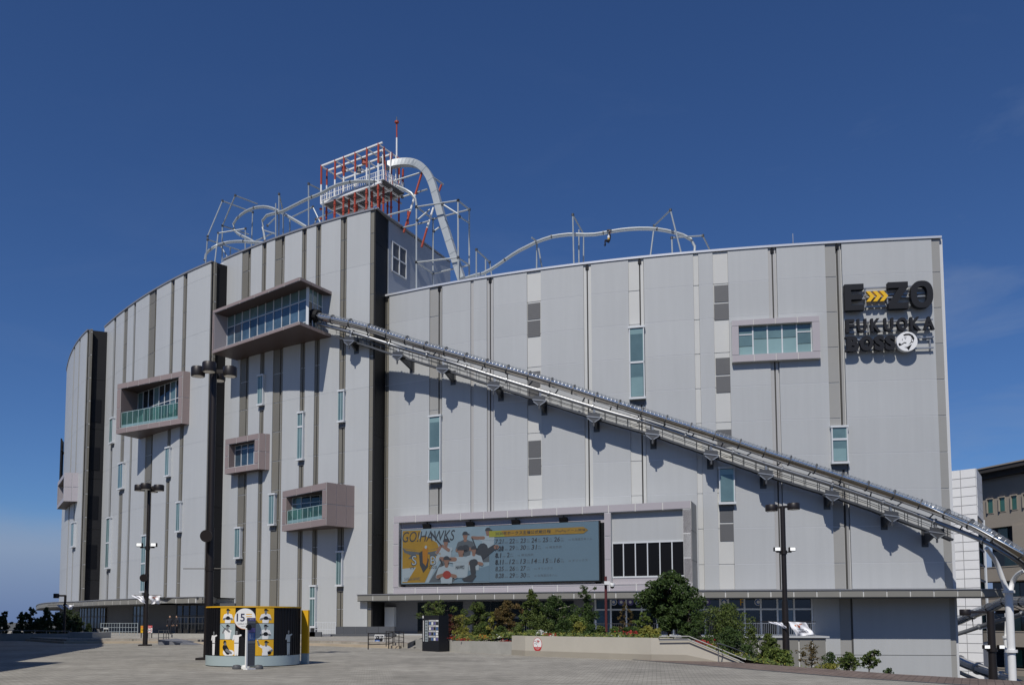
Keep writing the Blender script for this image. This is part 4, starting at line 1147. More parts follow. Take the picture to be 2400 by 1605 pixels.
# schedule half
P.poly('s_y', [(X, .80), (AR * .93, .80), (AR * .952, .855), (AR * .93, .91), (X, .91)])
P.poly('s_g', [(X, .80), (X + .30, .80), (X + .22, .91), (X, .91)])
P.text('s_d', '2020年ホークス主催公式戦日程', X + .12, .828, 1.02, .062, bold=.01)
P.text('s_d', '（PayPayドーム開催）', X + 1.22, .832, .56, .052)
rows = [('7.21', ['22', '23', '24', '25', '26'], 'vs 北海道日本ハム'), ('7.28', ['29', '30', '31'], 'vs 埼玉西武'), ('8.1', ['2'], 'vs 埼玉西武'),
        ('8.11', ['12', '13', '14', '15', '16'], 'vs オリックス'), ('8.25', ['26', '27'], 'vs オリックス'), ('8.28', ['29', '30'], 'vs 北海道日本ハム')]
for r, (d0_, ds, op) in enumerate(rows):
    y = .675 - r * .1205; x = X + .115
    w_ = .16 if len(d0_) == 4 else .115
    P.text('s_d', d0_, x, y, w_, .083, shear=.15, bold=.02); x += w_ + .015
    P.text('s_k', '18:00', x, y + .004, .062, .022); x += .085
    for dd in ds:
        w2 = .105 if len(dd) == 2 else .05
        P.text('s_d', dd, x, y, w2, .083, shear=.15, bold=.02); x += w2 + .012
        P.text('s_k', '18:00', x, y + .004, .062, .022); P.text('s_k', '(火)', x, y + .04, .05, .028); x += .088
    P.text('s_k', op, x + .05, y + .01, .042 * len(op), .042)
P.done()
# four floodlights over the screen
for i, px_ in enumerate((1008, 1109, 1215, 1326)):
    s_, z = hz_(px_, 1228 - (px_ - 1008) * .047, -1.0)
    p = WF.pos(s_, zo - .02, -.28); n3 = Vector((WF.t[0].y, -WF.t[0].x, 0)); t3 = Vector((WF.t[0].x, WF.t[0].y, 0))
    lab = ['leftmost of the four black floodlights, above the yellow corner of the screen picture',
           'second floodlight from the left, hung over the players on the screen',
           'third floodlight from the left, hung over the amber heading bar of the screen',
           'rightmost of the four black floodlights, hung over the arrow end of the amber bar'][i]
    fl = thing('floodlight', lab, 'floodlight', p, 'floodlights over the video screen')
    q = MB(); q.tube([p, p - Vector((0, 0, .22))], .05, 6); obj('stem', q, M['black'], fl)
    q = MB(); c = p - Vector((0, 0, .52))
    q.box8([c - t3 * .42 + n3 * .15 - Vector((0, 0, .15)), c + t3 * .42 + n3 * .15 - Vector((0, 0, .15)), c + t3 * .36 - n3 * .5 - Vector((0, 0, .36)), c - t3 * .36 - n3 * .5 - Vector((0, 0, .36)),
            c - t3 * .42 + n3 * .35 + Vector((0, 0, .3)), c + t3 * .42 + n3 * .35 + Vector((0, 0, .3)), c + t3 * .36 - n3 * .3 + Vector((0, 0, .22)), c - t3 * .36 - n3 * .3 + Vector((0, 0, .22))])
    obj('lamp_head', q, M['black'], fl)
    q = MB(); q.box8([c - t3 * .30 + n3 * .05 - Vector((0, 0, .27)), c + t3 * .30 + n3 * .05 - Vector((0, 0, .27)), c + t3 * .28 - n3 * .42 - Vector((0, 0, .4)), c - t3 * .28 - n3 * .42 - Vector((0, 0, .4))] * 1 +
                      [c - t3 * .30 + n3 * .05 - Vector((0, 0, .2)), c + t3 * .30 + n3 * .05 - Vector((0, 0, .2)), c + t3 * .28 - n3 * .42 - Vector((0, 0, .33)), c - t3 * .28 - n3 * .42 - Vector((0, 0, .33))])
    obj('lens', q, M['lens'], fl)

# ------------------------------------------------------------------ name signs on the right front
D_S = .85
def sign_fn(w, px0, py0, d=D_S):
    s_, z = w.hit(px0, py0, d); return s_, z
def zzz(px, py, d=D_S): return WR.hit(px, py, d)
n1 = thing('name_sign', 'large charcoal letters with three yellow chevrons, topmost of the facade signs', 'sign', WR.pos(zzz(2080, 690)[0], zzz(2080, 735)[1], .4), 'signs at the right end of the facade')
def letter(fn_poly, x0, x1, ya, yb, m, par, name, th=.45, holes=None, d=D_S):
    a = zzz(x0, (ya + yb) / 2, d)[0]; b = zzz(x1, (ya + yb) / 2, d)[0]; z1_ = zzz((x0 + x1) / 2, ya, d)[1]; z0_ = zzz((x0 + x1) / 2, yb, d)[1]
    f = lambda u, v, dd: WR.pos(a + (b - a) * u, z0_ + (z1_ - z0_) * v, dd)
    q = MB(); fn_poly(q, f); return obj(name, q, M[m], par)
def rects(q, f, rs):
    for u0, v0, u1, v1 in rs: q.prism([(u0, v0), (u1, v0), (u1, v1), (u0, v1)], f, D_S - .5, D_S)
letter(lambda q, f: (rects(q, f, [(0, 0, .33, 1), (.33, .0, 1, .2), (.33, .78, 1, 1), (.33, .41, .9, .60)])), 1980, 2025, 665.5, 727, 'charcoal', n1, 'letter')
letter(lambda q, f: (rects(q, f, [(0, .0, 1, .22), (0, .78, 1, 1)]), q.prism([(0, .20), (.42, .20), (1, .80), (.58, .80)], f, D_S - .52, D_S - .005)), 2082, 2129, 660.5, 723, 'charcoal', n1, 'letter')
def ring(q, f):
    def out_(n, rx, ry, sx_, sy_):
        P_ = []
        for i in range(n):
            a = 2 * math.pi * i / n; P_.append((.5 + rx * math.copysign(abs(math.cos(a)) ** .8, math.cos(a)), .5 + ry * math.copysign(abs(math.sin(a)) ** .8, math.sin(a))))
        return P_
    n = 32; A_ = out_(n, .5, .5, 0, 0); B_ = out_(n, .235, .30, 0, 0)
    vs = [f(u, v, d) for d in (D_S, D_S - .5) for P_ in (A_, B_) for u, v in P_]
    fs_ = []
    for i in range(n):
        j = (i + 1) % n
        fs_ += [(i, j, n + j, n + i), (2 * n + j, 2 * n + i, 3 * n + i, 3 * n + j), (i, 2 * n + i, 2 * n + j, j), (n + j, 3 * n + j, 3 * n + i, n + i)]
    q.add(vs, fs_)
letter(ring, 2135, 2187.5, 657.5, 721, 'charcoal', n1, 'letter')
for k in range(3):
    x0 = 2030 + k * 15.8
    letter(lambda q, f: q.prism([(0, 0), (.48, 0), (1, .5), (.48, 1), (0, 1), (.50, .5)], f, D_S - .25, D_S + .02), x0, x0 + 20, 682.5 - k * .6, 706.5 - k * .6, 'yellow', n1, 'chevron')
def rails(par, x0, x1, ys, posts=()):
    q = MB()
    for y in ys:
        a, z = zzz(x0, y, .3); b, z2 = zzz(x1, y - 3, .3); q.slab(WR, a, b, (z + z2) / 2 - .07, (z + z2) / 2 + .07, .22, .36)
    for x in posts:
        a, z = zzz(x, ys[0], .3); z2 = zzz(x, ys[-1], .3)[1]; q.slab(WR, a - .06, a + .06, z2, z, .1, .3)
    obj('mounting_rail', q, M['steel'], par)
rails(n1, 1984, 2180, (675, 692, 699, 719), (2028, 2079, 2132))
n2 = thing('city_sign', 'thin charcoal letters on horizontal rails, middle one of the three facade signs', 'sign', WR.pos(zzz(2080, 760)[0], zzz(2080, 785)[1], .4), 'signs at the right end of the facade')
fx = [(1982, 2002.5, 'F'), (2009, 2031, 'U'), (2041, 2064, 'K'), (2072, 2094, 'U'), (2102, 2127, 'O'), (2133, 2158, 'K'), (2164, 2190, 'A')]
for x0, x1, ch in fx:
    yt = 748.5 - (x0 - 1982) * .038; yb_ = 780 - (x0 - 1982) * .042
    a = zzz(x0, yt, D_S)[0]; b = zzz(x1, yt, D_S)[0]; z1_ = zzz(x0, yt, D_S)[1]; z0_ = zzz(x0, yb_, D_S)[1]
    q = MB(); text_solid(q, ch, lambda u, v, d: WR.pos(a + u, z0_ + v, d), D_S - .35, D_S, bold=.035, fit=(0, 0, b - a, z1_ - z0_)); obj('letter', q, M['charcoal'], n2)
rails(n2, 1984, 2186, (754, 777), (2035, 2084, 2132))
n3_ = thing('sponsor_sign', 'charcoal serif letters beside a round white emblem of a man with a pipe', 'sign', WR.pos(zzz(2080, 800)[0], zzz(2080, 825)[1], .4), 'signs at the right end of the facade')
for x0, x1, ch in ((1985, 2013, 'B'), (2015, 2047, 'O'), (2048.5, 2073, 'S'), (2074, 2099, 'S')):
    yt = 788 - (x0 - 1986) * .035; yb_ = 823.5 - (x0 - 1986) * .035
    a = zzz(x0, yt)[0]; b = zzz(x1, yt)[0]; z1_ = zzz(x0, yt)[1]; z0_ = zzz(x0, yb_)[1]
    q = MB(); text_solid(q, ch, lambda u, v, d: WR.pos(a + u, z0_ + v, d), D_S - .35, D_S, bold=.06, fit=(0, 0, b - a, z1_ - z0_))
    if ch == 'B':
        for v in (0, .86): q.prism([(-.14, v * (z1_ - z0_)), (.25, v * (z1_ - z0_)), (.25, (v + .14) * (z1_ - z0_)), (-.14, (v + .14) * (z1_ - z0_))], lambda u, v, d: WR.pos(a + u, z0_ + v, d), D_S - .34, D_S - .01)
    obj('letter', q, M['charcoal'], n3_)
rails(n3_, 1984, 2188, (795, 820), (2040, 2180))
cs, cz = zzz(2126, 800, D_S + .1); rr = (zzz(2150.5, 800, D_S)[0] - zzz(2101.5, 800, D_S)[0]) / 2
fd = lambda u, v, d: WR.pos(cs + u * rr, cz + v * rr, d)
q = MB(); q.disc(fd, 0, 0, 1, D_S - .35, D_S + .1, 40); em = obj('emblem_disc', q, M['ink_w'], n3_)
P = Print(fd, em, 'emblem_print', D_S + .1, .004)
P.poly('ink', [(-.35, .70), (-.1, .80), (.25, .80), (.55, .62), (.72, .30), (.62, .02), (.52, .05), (.50, .30), (.40, .40), (.36, .28), (.40, .52), (.15, .62), (-.12, .60), (-.28, .56)])
P.ell('ink', .50, .06, .12, .22); P.ell('ink_w', .50, .07, .07, .14)
P.poly('ink', [(-.30, .42), (-.05, .46), (-.04, .40), (-.28, .37)]); P.ell('ink', -.16, .28, .05, .04); P.ell('ink', -.45, .20, .03, .10)
P.cap('ink', [(-.72, -.26, .12, -.72, -.34, .10), (-.62, -.34, .06, -.24, -.12, .035)]); P.poly('ink', [(-.34, -.06), (-.05, -.10), (-.10, -.20), (-.28, -.16)])
P.poly('ink', [(-.30, -.58), (.0, -.56), (.45, -.28), (.30, -.58), (.12, -.92), (-.05, -.68)])
P.poly('ink', [(.40, .02), (.46, .02), (.34, -.20), (.10, -.34), (.28, -.18)])
P.done()
# lightning rod on the parapet
p = WR.pos(WR.hit(1861, 575)[0], HR, -.4)
q = MB(); q.tube([p, p + Vector((0, 0, .4))], .06, 6); q.tube([p + Vector((0, 0, .4)), p + Vector((0, 0, 1.25))], .03, 5)
one('lightning_rod', q, M['steel'], 'thin lightning rod standing on the parapet of the right front', 'lightning rod')
# sign seen edge-on on the far left face
eg = thing('edge_sign', 'dark letter sign with white disc seen edge-on at the far left of the building', 'sign', WC.pos(2.6, 24, .5))
q = MB()
for i in range(7):
    s_ = 1.0 + .9 * i * .5; q.slab(WC, s_, s_ + .25, 26.0, 33.2 - (i % 2) * .4, .35, .6)
q.slab(WC, .8, 4.4, 26.2, 26.5, .2, .5); q.slab(WC, .8, 4.4, 31.0, 31.3, .2, .5); obj('letters', q, M['charcoal'], eg)
q = MB(); q.disc(lambda u, v, d: WC.pos(2.6 + u, 23.2 + v, d), 0, 0, 1.15, 0.35, .62, 24); obj('disc', q, M['ink_w'], eg)

# ------------------------------------------------------------------ tube slide along the front
BRX = [824, 930, 1039, 1153.6, 1273, 1399, 1527, 1667, 1804, 1946, 2089, 2198]
SPN = [(747.7, 758.6, 3.9), (841.5, 784, 3.55), (944, 816, 2.75), (1050.5, 847, 2.3), (1176, 887.6, 1.95), (1413, 961, 1.75), (1546, 1000, 1.7), (1795, 1087, 1.7), (1986, 1148, 1.75), (2177, 1216.6, 2.3)]
def on_r(px, py, d):
    s_, z = WR.hit(px, py, d); return WR.pos(s_, z, d)
spine = [on_r(*p) for p in SPN]
spine += [at(2292, 1261.6, 76.0), at(2350, 1292, 74.5), at(2398, 1326, 74.0), at(2432, 1375, 76), at(2425, 1420, 79.5), at(2385, 1442, 82.5), at(2325, 1458, 85.0), at(2251, 1483, 87.5), at(2180, 1500, 89)]
TUB = [(739, 740, 4.2), (839.4, 761.8, 3.85), (907.6, 783, 3.3), (975.9, 804.5, 2.9), (1052.6, 825.8, 2.6), (1125, 847, 2.4), (1206, 870.6, 2.25), (1301, 899, 2.1), (1529, 973.5, 2.0), (1676, 1021, 2.0), (1795, 1061, 2.0), (1979, 1121, 2.05), (2170, 1186, 2.6)]
tub = [on_r(*p) for p in TUB]
tub += [at(2281, 1231, 76.0), at(2361, 1277, 74.0), at(2420, 1320, 73.4), at(2448, 1372, 75), at(2420, 1408, 78.5), at(2358, 1409, 82.3), at(2323, 1423, 84.5), at(2288, 1435, 86.5), at(2243, 1455, 88.8), at(2180, 1476, 91)]
for nm, lst in (('spine', spine), ('tub', tub)): print(nm, [tuple(round(c, 1) for c in p) for p in lst])
SP = crom(spine, 10); TB = crom(tub, 10)
sl = thing('tube_slide', 'long polished steel tube slide descending across the whole front on bracket arms', 'slide', spine[0])
n_sec = 40
RT = resample(TB, n_sec * 6)
RTUBE = .46
for i in range(n_sec):
    seg = RT[i * 6:i * 6 + 7]
    q = MB(); q.tube(seg, RTUBE, 12, a0=-math.pi * 1.08, a1=math.pi * .08)
    t_ = obj('tube_section', q, M['chrome'], sl, smooth=True)
    q = MB(); q.tube(seg, RTUBE - .01, 10, a0=math.pi * .08, a1=math.pi * .92)
    obj('clear_cover', q, M['cover'] if 'cover' in M else M['teal'], t_, smooth=True)
    p, nx = RT[i * 6], RT[i * 6 + 1]
    d_ = (nx - p).normalized() * .06
    q = MB(); q.tube([p - d_, p + d_], RTUBE + .055, 14); obj('flange', q, M['steel_d'], sl)
    q = MB()
    for k in (1, 2, 3, 4, 5):
        a_ = seg[k]; dd = (seg[k + 1] - a_).normalized() * .02
        q.tube([a_ - dd, a_ + dd], RTUBE + .012, 10, a0=math.pi * .05, a1=math.pi * .95)
    obj('cover_rib', q, M['steel'], t_)
    # edge rail of the trough
    q = MB()
    for sgn in (1, -1):
        pts = []
        for k, a_ in enumerate(seg):
            tt = (RT[min(i * 6 + k + 1, len(RT) - 1)] - RT[max(i * 6 + k - 1, 0)]).normalized(); sd2 = tt.cross(Vector((0, 0, 1))).normalized()
            pts.append(a_ + sd2 * sgn * (RTUBE + .02) + Vector((0, 0, -.03)))
        q.tube(pts, .05, 5)
    obj('edge_rail', q, M['steel'], t_)
RS = resample(SP, 160)
for i in range(20):
    q = MB(); q.tube(RS[i * 8:i * 8 + 9], .21, 10); obj('spine_pipe', q, M['steel_l'] if 'steel_l' in M else M['steel'], sl, smooth=True)
    p = RS[i * 8]; d_ = (RS[i * 8 + 1] - p).normalized() * .07
    q = MB(); q.tube([p - d_, p + d_], .31, 12); obj('pipe_collar', q, M['steel'], sl)
# struts between pipe and tube
for i in range(4, 236, 7):
    p = RT[i]; k = min(range(len(RS)), key=lambda j: (RS[j] - p).length)
    if (RS[k] - p).length < 3:
        q = MB(); q.bar(RS[k], p - Vector((0, 0, RTUBE * .9)), .09, .09); obj('strut', q, M['steel_d'], sl)
# brackets, walkway, rails (only along the facade)
def spine_at(px):
    best = None
    for p in SP[:110]:
        # project
        d_ = Vector((p.x, p.y, p.z - EYE)); f_ = CT * d_.y + ST * d_.z; u_ = d_.x / f_ * F + CX
        if best is None or abs(u_ - px) < best[0]: best = (abs(u_ - px), p)
    return best[1]
def wall_foot(p, w=WR):
    best = None
    for k in range(-60, 600):
        s_ = k * .1; c = w.pos(s_, p.z); e_ = (Vector((c.x - p.x, c.y - p.y))).length
        if best is None or e_ < best[0]: best = (e_, s_)
    return best[1], best[0]
for i, px_ in enumerate(BRX):
    p = spine_at(px_)
    s_, dist = wall_foot(p) 
    if px_ < 870:
        best = None
        for k in range(0, 280):
            c = WA.pos(k * .1, p.z); e_ = Vector((c.x - p.x, c.y - p.y)).length
            if best is None or e_ < best[0]: best = (e_, k * .1)
        w, s_, dist = WA, best[1], best[0]
    else: w = WR
    B = lambda ds, d, z: w.pos(s_ + ds, z, d)
    z = p.z
    br = None
    q = MB()     # arm back to the wall, deep at the wall
    q.box8([B(-.10, 0, z - 1.9), B(.10, 0, z - 1.9), B(.10, dist + .25, z - 1.15), B(-.10, dist + .25, z - 1.15), B(-.10, 0, z - .75), B(.10, 0, z - .75), B(.10, dist + .25, z - .62), B(-.10, dist + .25, z - .62)])
    br = obj('bracket', q, M['steel_d'], sl)
    q = MB()     # five-sided gusset plate parallel to the wall under the pipe
    q.prism([(-.6, -.5), (.6, -.68), (.6, -1.25), (0.06, -1.6), (0.06, -1.95), (-.10, -1.95), (-.10, -1.6), (-.6, -1.12)], lambda u, v, d: w.pos(s_ + u, z + v, d), dist + .22, dist + .30)
    obj('gusset_plate', q, M['steel_d'], br)
    q = MB()
    q.box8([B(-.7, dist - .75, z - .95), B(.7, dist - .75, z - 1.2), B(.7, dist + .35, z - 1.2), B(-.7, dist + .35, z - .95), B(-.7, dist - .75, z - .85), B(.7, dist - .75, z - 1.1), B(.7, dist + .35, z - 1.1), B(-.7, dist + .35, z - .85)])
    obj('seat_plate', q, M['steel'], br)
    q = MB()
    for sg_ in (-.9, .9): q.bar(B(sg_ * .67, dist + .36, z - 1.18 - .07 * sg_), B(sg_ * .1, dist + .36, z - 1.55), .07, .07)
    q.bar(B(0, dist, z - .9), p - Vector((0, 0, .15)), .2, .2); obj('saddle', q, M['steel'], br)
    q = MB(); q.slab(w, s_ - .3, s_ + .3, z - 2.1, z - .55, 0, .06); obj('wall_plate', q, M['steel_d'], br)
# walkway: two stringers, grating, guard rails
WK = [p for p in RS[2:] if True]
iend = max(i for i, p in enumerate(RS) if p.x < 43.5 and i < 120)
wk = []
for p in RS[4:iend + 1]:
    s_, dist = wall_foot(p); wk.append((s_, p.z, dist))
def path(dd, dz): return [WR.pos(s_, z + dz, d + dd) for s_, z, d in wk]
q = MB()
ia, ib = path(-.2, -.98), path(-.85, -.98)
for a_, b_ in zip(ia, ia[1:]): q.bar(a_, b_, .08, .20)
for a_, b_ in zip(ib, ib[1:]): q.bar(a_, b_, .08, .20)
wko = obj('walkway', q, M['steel_d'], sl)
q = MB()
for k in range(len(wk) - 1): q.box8([ia[k] - Vector((0, 0, .06)), ia[k + 1] - Vector((0, 0, .06)), ib[k + 1] - Vector((0, 0, .06)), ib[k] - Vector((0, 0, .06)), ia[k] - Vector((0, 0, .03)), ia[k + 1] - Vector((0, 0, .03)), ib[k + 1] - Vector((0, 0, .03)), ib[k] - Vector((0, 0, .03))])
obj('walkway_deck', q, M['steel_d'], wko)
q = MB()
for k in range(len(wk) - 1):
    for f_ in (0.15, .5, .85):
        a_ = ia[k] + (ia[k + 1] - ia[k]) * f_; b_ = ib[k] + (ib[k + 1] - ib[k]) * f_; q.bar(a_, b_, .16, .05)
obj('walkway_treads', q, M['steel_d'], wko)
for dd in (-.17, -.88):
    q = MB()
    pt = path(dd, -.98)
    for k in range(0, len(pt), 2): q.bar(pt[k], pt[k] + Vector((0, 0, 1.05)), .045)
    for hgt in (.55, 1.05):
        for k in range(len(pt) - 1): q.bar(pt[k] + Vector((0, 0, hgt)), pt[k + 1] + Vector((0, 0, hgt)), .045)
    obj('guard_rail', q, M['steel_d'], wko)
# landing hood where the tube leaves the glass box
p, nx = RT[0], RT[3]; d_ = (nx - p).normalized()
q = MB(); q.tube([p - d_ * 1.1, p + d_ * .5], .72, 14); obj('entry_collar', q, M['black'], sl)
q = MB(); a_ = p - d_ * .2; q.bar(a_ - Vector((0.75, 0, 1.6)), a_ + Vector((-.75, 0, 1.0)), .14); obj('entry_post', q, M['white'], sl)
# lower turn of the slide, coming out again behind the corner
low = [at(2180, 1512, 92), at(2243, 1545, 89), at(2303, 1570, 84.0), at(2365, 1593, 80.0), at(2430, 1625, 77.5)]
RL = resample(crom(low, 8), 24)
for i in range(4):
    seg = RL[i * 6:i * 6 + 7]
    q = MB(); q.tube(seg, RTUBE + .04, 14); obj('tube_section', q, M['chrome'], sl, smooth=True)
    d_ = (seg[1] - seg[0]).normalized() * .06
    q = MB(); q.tube([seg[0] - d_, seg[0] + d_], RTUBE + .14, 14); obj('flange', q, M['steel'], sl)
q = MB(); q.tube([p - Vector((0, -.3, 1.1)) for p in RL], .2, 10); obj('spine_pipe', q, M['steel'], sl, smooth=True)

# Y-shaped white support column
def ycol(name, label, px, Y, ptop, pyb, branches, wpx, rings, grp):
    b = at(px, ptop, Y); r = wpx / 2 / F * Y
    t = thing(name, label, 'column', (b.x, Y, LOW), grp)
    q = MB(); q.tube([(b.x, Y, LOW), b], r, 18); obj('shaft', q, M['white'], t, smooth=True)
    for y in rings:
        c = at(px, y, Y); q = MB(); q.tube([(b.x, Y, c.z - .12), (b.x, Y, c.z + .12)], r * 1.55, 18); obj('flange', q, M['white'], t)
    for br in branches:
        q = MB(); q.tube(crom(br, 8), r * .72, 12, r1=r * .55); obj('branch', q, M['white'], t, smooth=True)
    return t
Y_ = 77.0
b0 = at(2364, 1386, Y_)
ycol('slide_support', 'white forked steel column carrying the outer bend of the tube slide', 2364, Y_, 1386, 1600,
     [[b0 - Vector((.12, 0, 0)), at(2352, 1362, Y_), at(2335, 1318, Y_ - .3), at(2312, 1284, 75.6)], [b0 + Vector((.12, 0, 0)), at(2374, 1362, Y_), at(2385, 1346, Y_ - .8), at(2400, 1337, 74.8)]], 17, (1386, 1525), 'slide support columns')
Y2 = 86.0; b1 = at(2357, 1492, Y2)
ycol('slide_support', 'thinner white column standing behind the forked one at the right edge', 2357, Y2, 1492, 1600, [[b1, at(2358, 1460, Y2), at(2357, 1436, Y2)]], 9, (1492,), 'slide support columns')
# ------------------------------------------------------------------ roof rides
def Z1(x, y): return 450 + x / 3.336, 250 + y / 3.336
def Z8(x, y): return 1080 + x / 3.782, 450 + y / 3.782
def roofY(px, off):
    """depth of the parapet at this picture column plus an offset"""
    w, py = (WR, 620) if px > 905 else ((WA, 560) if px > 508 else (WB, 690))
    s_, z = w.hit(px, py); s_ = max(0, min(w.L, s_))
    return w.pos(s_, 0).y + off
def roof_zz(px): return (HR if px > 905 else (HA if px > 508 else HB)) - .3
# launch tower
PC = at(*Z1(1490, 275), 97.0); ztop = PC.z
TL = atz(*Z1(1013, 459), ztop); TR = atz(*Z1(1652, 390), ztop)
print('tower', PC, TL, TR)
TF = Wall([(TL.x, TL.y), (PC.x, PC.y)]); TS = Wall([(PC.x, PC.y), (TR.x, TR.y)])
zdk = TF.hit(*Z1(1457, 608))[1]; zdk2 = TF.hit(*Z1(1013, 735))[1]; print('deck', zdk, zdk2, ztop); zdk = (zdk + zdk2) / 2
lt = thing('launch_tower', 'red and white steel frame tower with a caged platform on the highest roof', 'tower', (PC.x - 4, PC.y + 2, HA))
fsx = [TF.hit(*Z1(x, 400))[0] for x in (1013, 1120, 1188, 1277, 1367, 1457)]
sdv = Vector((TR.x - PC.x, TR.y - PC.y)); 
def tpost(x, y, z0_, z1_, bands, r=.11):
    q = MB(); q.tube([(x, y, z0_), (x, y, z1_)], r, 8); p_ = obj('post', q, M['white'], lt, smooth=True)
    for a, b in bands:
        q = MB(); q.tube([(x, y, max(z0_, a)), (x, y, b)], r + .012, 8); obj('red_band', q, M['red'], p_, smooth=True)
    for z in (zdk - .8, zdk - 2.0):
        q = MB(); q.tube([(x, y, z - .08), (x, y, z + .08)], r + .07, 8); obj('joint_flange', q, M['red' if z < zdk - .5 else 'white'], p_)
zb = lambda f: zdk + (ztop - zdk) * f
cols = []
for i, s_ in enumerate(fsx):
    p = TF.pos(s_, 0); cols.append(Vector((p.x, p.y)))
    tpost(p.x, p.y, HA - .8 if i else zdk - .1, ztop, [(zb(.48), zb(1)), (zdk - 3.0, zdk - .12)] if i else [(zb(.48), zb(1))])
for f_ in (.25, .62, 1.0):
    for i in (0, 2, 4, 5):
        c = cols[i] + sdv * f_
        tpost(c.x, c.y, HA - .8, ztop if i in (0, 5) else zdk, [(zb(.55), zb(1)), (zdk - 3.2, zdk - .1)] if i in (0, 5) else [(zdk - 3.2, zdk - .1)], .10)
def beam(a, b, z, m='white', w_=.17, name='beam'):
    q = MB(); q.bar((a.x, a.y, z), (b.x, b.y, z), w_, w_); obj(name, q, M[m], lt)
for f_ in (0, .33, .66, 1.0): beam(cols[0] + sdv * f_, cols[5] + sdv * f_, ztop - .1 + (0.012 if f_ else 0), 'white', .18)
for c in cols: beam(c, c + sdv, ztop - .13, 'white', .14)
beam(cols[5], cols[5] + (cols[5] - cols[4]) * .35, ztop - .1); 
for f_ in (0, .5, 1.0): beam(cols[0] + sdv * f_, cols[5] + sdv * f_ + (cols[5] - cols[4]) * .3, zdk - .12, 'white', .24)
for c in cols: beam(c, c + sdv, zdk - .10, 'white', .18)
ext = (cols[5] - cols[4]) * .45
q = MB(); pl = [cols[0], cols[5] + ext, cols[5] + ext + sdv, cols[0] + sdv]
q.box8([(p.x, p.y, zdk) for p in pl] + [(p.x, p.y, zdk + .12) for p in pl]); obj('deck', q, M['deck'], lt)
q = MB()
for a, b in ((pl[0], pl[1]), (pl[1], pl[2]), (pl[3], pl[2]), (pl[0], pl[3])):
    n_ = int((b - a).length / .28)
    for k in range(n_ + 1):
        c = a + (b - a) * k / n_; q.bar((c.x, c.y, zdk + .12), (c.x, c.y, zdk + 1.3), .035 if k % 5 else .08)
    for hh in (.2, .75, 1.3): q.bar((a.x, a.y, zdk + hh), (b.x, b.y, zdk + hh), .06)
obj('railing', q, M['white'], lt)
# gear under the cage roof: hoists, lamps
for f_, i in ((.4, 1), (.4, 3), (.6, 4), (.7, 2)):
    c = cols[i] + sdv * f_; q = MB(); q.box(c.x - .25, c.x + .25, c.y - .2, c.y + .2, ztop - .75, ztop - .2); obj('hoist', q, M['red' if i % 2 else 'steel_d'], lt)
for k in range(6):
    c = cols[5] + ext * (.2 + .1 * k) + sdv * (.2 + .12 * k); q = MB(); q.tube([(c.x, c.y, zdk + .1), (c.x + random.uniform(-.4, .4), c.y, ztop - .4)], .07, 6); obj('stay', q, M['red' if k % 2 else 'white'], lt)
# mast
pm = at(*Z1(1601, 352), 102.0); pt = at(*Z1(1601, 82), 102.0); pj = at(*Z1(1601, 245), 102.0)
ms = thing('lightning_mast', 'thin red and white mast rising highest above the launch tower', 'mast', pm)
q = MB(); q.tube([pm - Vector((0, 0, 2.0)), pj], .10, 8); obj('lower_mast', q, M['white'], ms)
q = MB(); q.tube([pj, pt - Vector((0, 0, .6))], .085, 8); q.tube([pt - Vector((0, 0, .75)), pt - Vector((0, 0, .55))], .26, 10); obj('upper_mast', q, M['red'], ms)
q = MB(); q.tube([pt - Vector((0, 0, .55)), pt], .05, 6); obj('tip', q, M['steel_d'], ms)

rc = thing('roof_coaster', 'grey hanging coaster track winding over the roof on pipe frames', 'coaster', (0, 97, HR))
# broad box beam that drops from the tower
arch = [(1512, 468, 99), (1590, 447, 99), (1670, 437, 99), (1745, 446, 99), (1805, 480, 98.8), (1852, 540, 98.6), (1888, 625, 98.3), (1918, 735, 98), (1952, 860, 97.6), (1988, 975, 97.2), (2027, 1100, 96.8), (2065, 1215, 96.4), (2108, 1345, 96)]
ap = resample(crom([at(*Z1(x, y), Y) for x, y, Y in arch], 8), 48)
for i in range(12):
    seg = ap[i * 4:i * 4 + 5]
    q = MB()
    R0 = []
    for k, p in enumerate(seg):
        g = i * 4 + k
        t = (ap[min(g + 1, 48)] - ap[max(g - 1, 0)]).normalized()
        n_ = Vector((-.42, -.9, 0)); n_ = (n_ - t * n_.dot(t)).normalized(); b_ = t.cross(n_).normalized()
        h = .40; d_ = .34
        R0.append([p + b_ * h + n_ * d_, p - b_ * h + n_ * d_, p - b_ * h - n_ * d_, p + b_ * h - n_ * d_])
    vs = [v for r in R0 for v in r]; fs_ = []
    for k in range(4):
        for j in range(4): fs_.append((k * 4 + j, k * 4 + (j + 1) % 4, k * 4 + 4 + (j + 1) % 4, k * 4 + 4 + j))
    fs_ += [(0, 1, 2, 3), (16, 17, 18, 19)]
    q.add(vs, fs_); obj('arch_section', q, M['track'], rc)
    q = MB(); q.add([v + (v - seg[4]) * .06 for v in R0[4]] + [v + (v - seg[4]) * .06 + (seg[4] - seg[3]).normalized() * .07 for v in R0[4]], [(0, 1, 2, 3), (4, 5, 6, 7), (0, 1, 5, 4), (1, 2, 6, 5), (2, 3, 7, 6), (3, 0, 4, 7)]); obj('arch_joint', q, M['pipe'], rc)
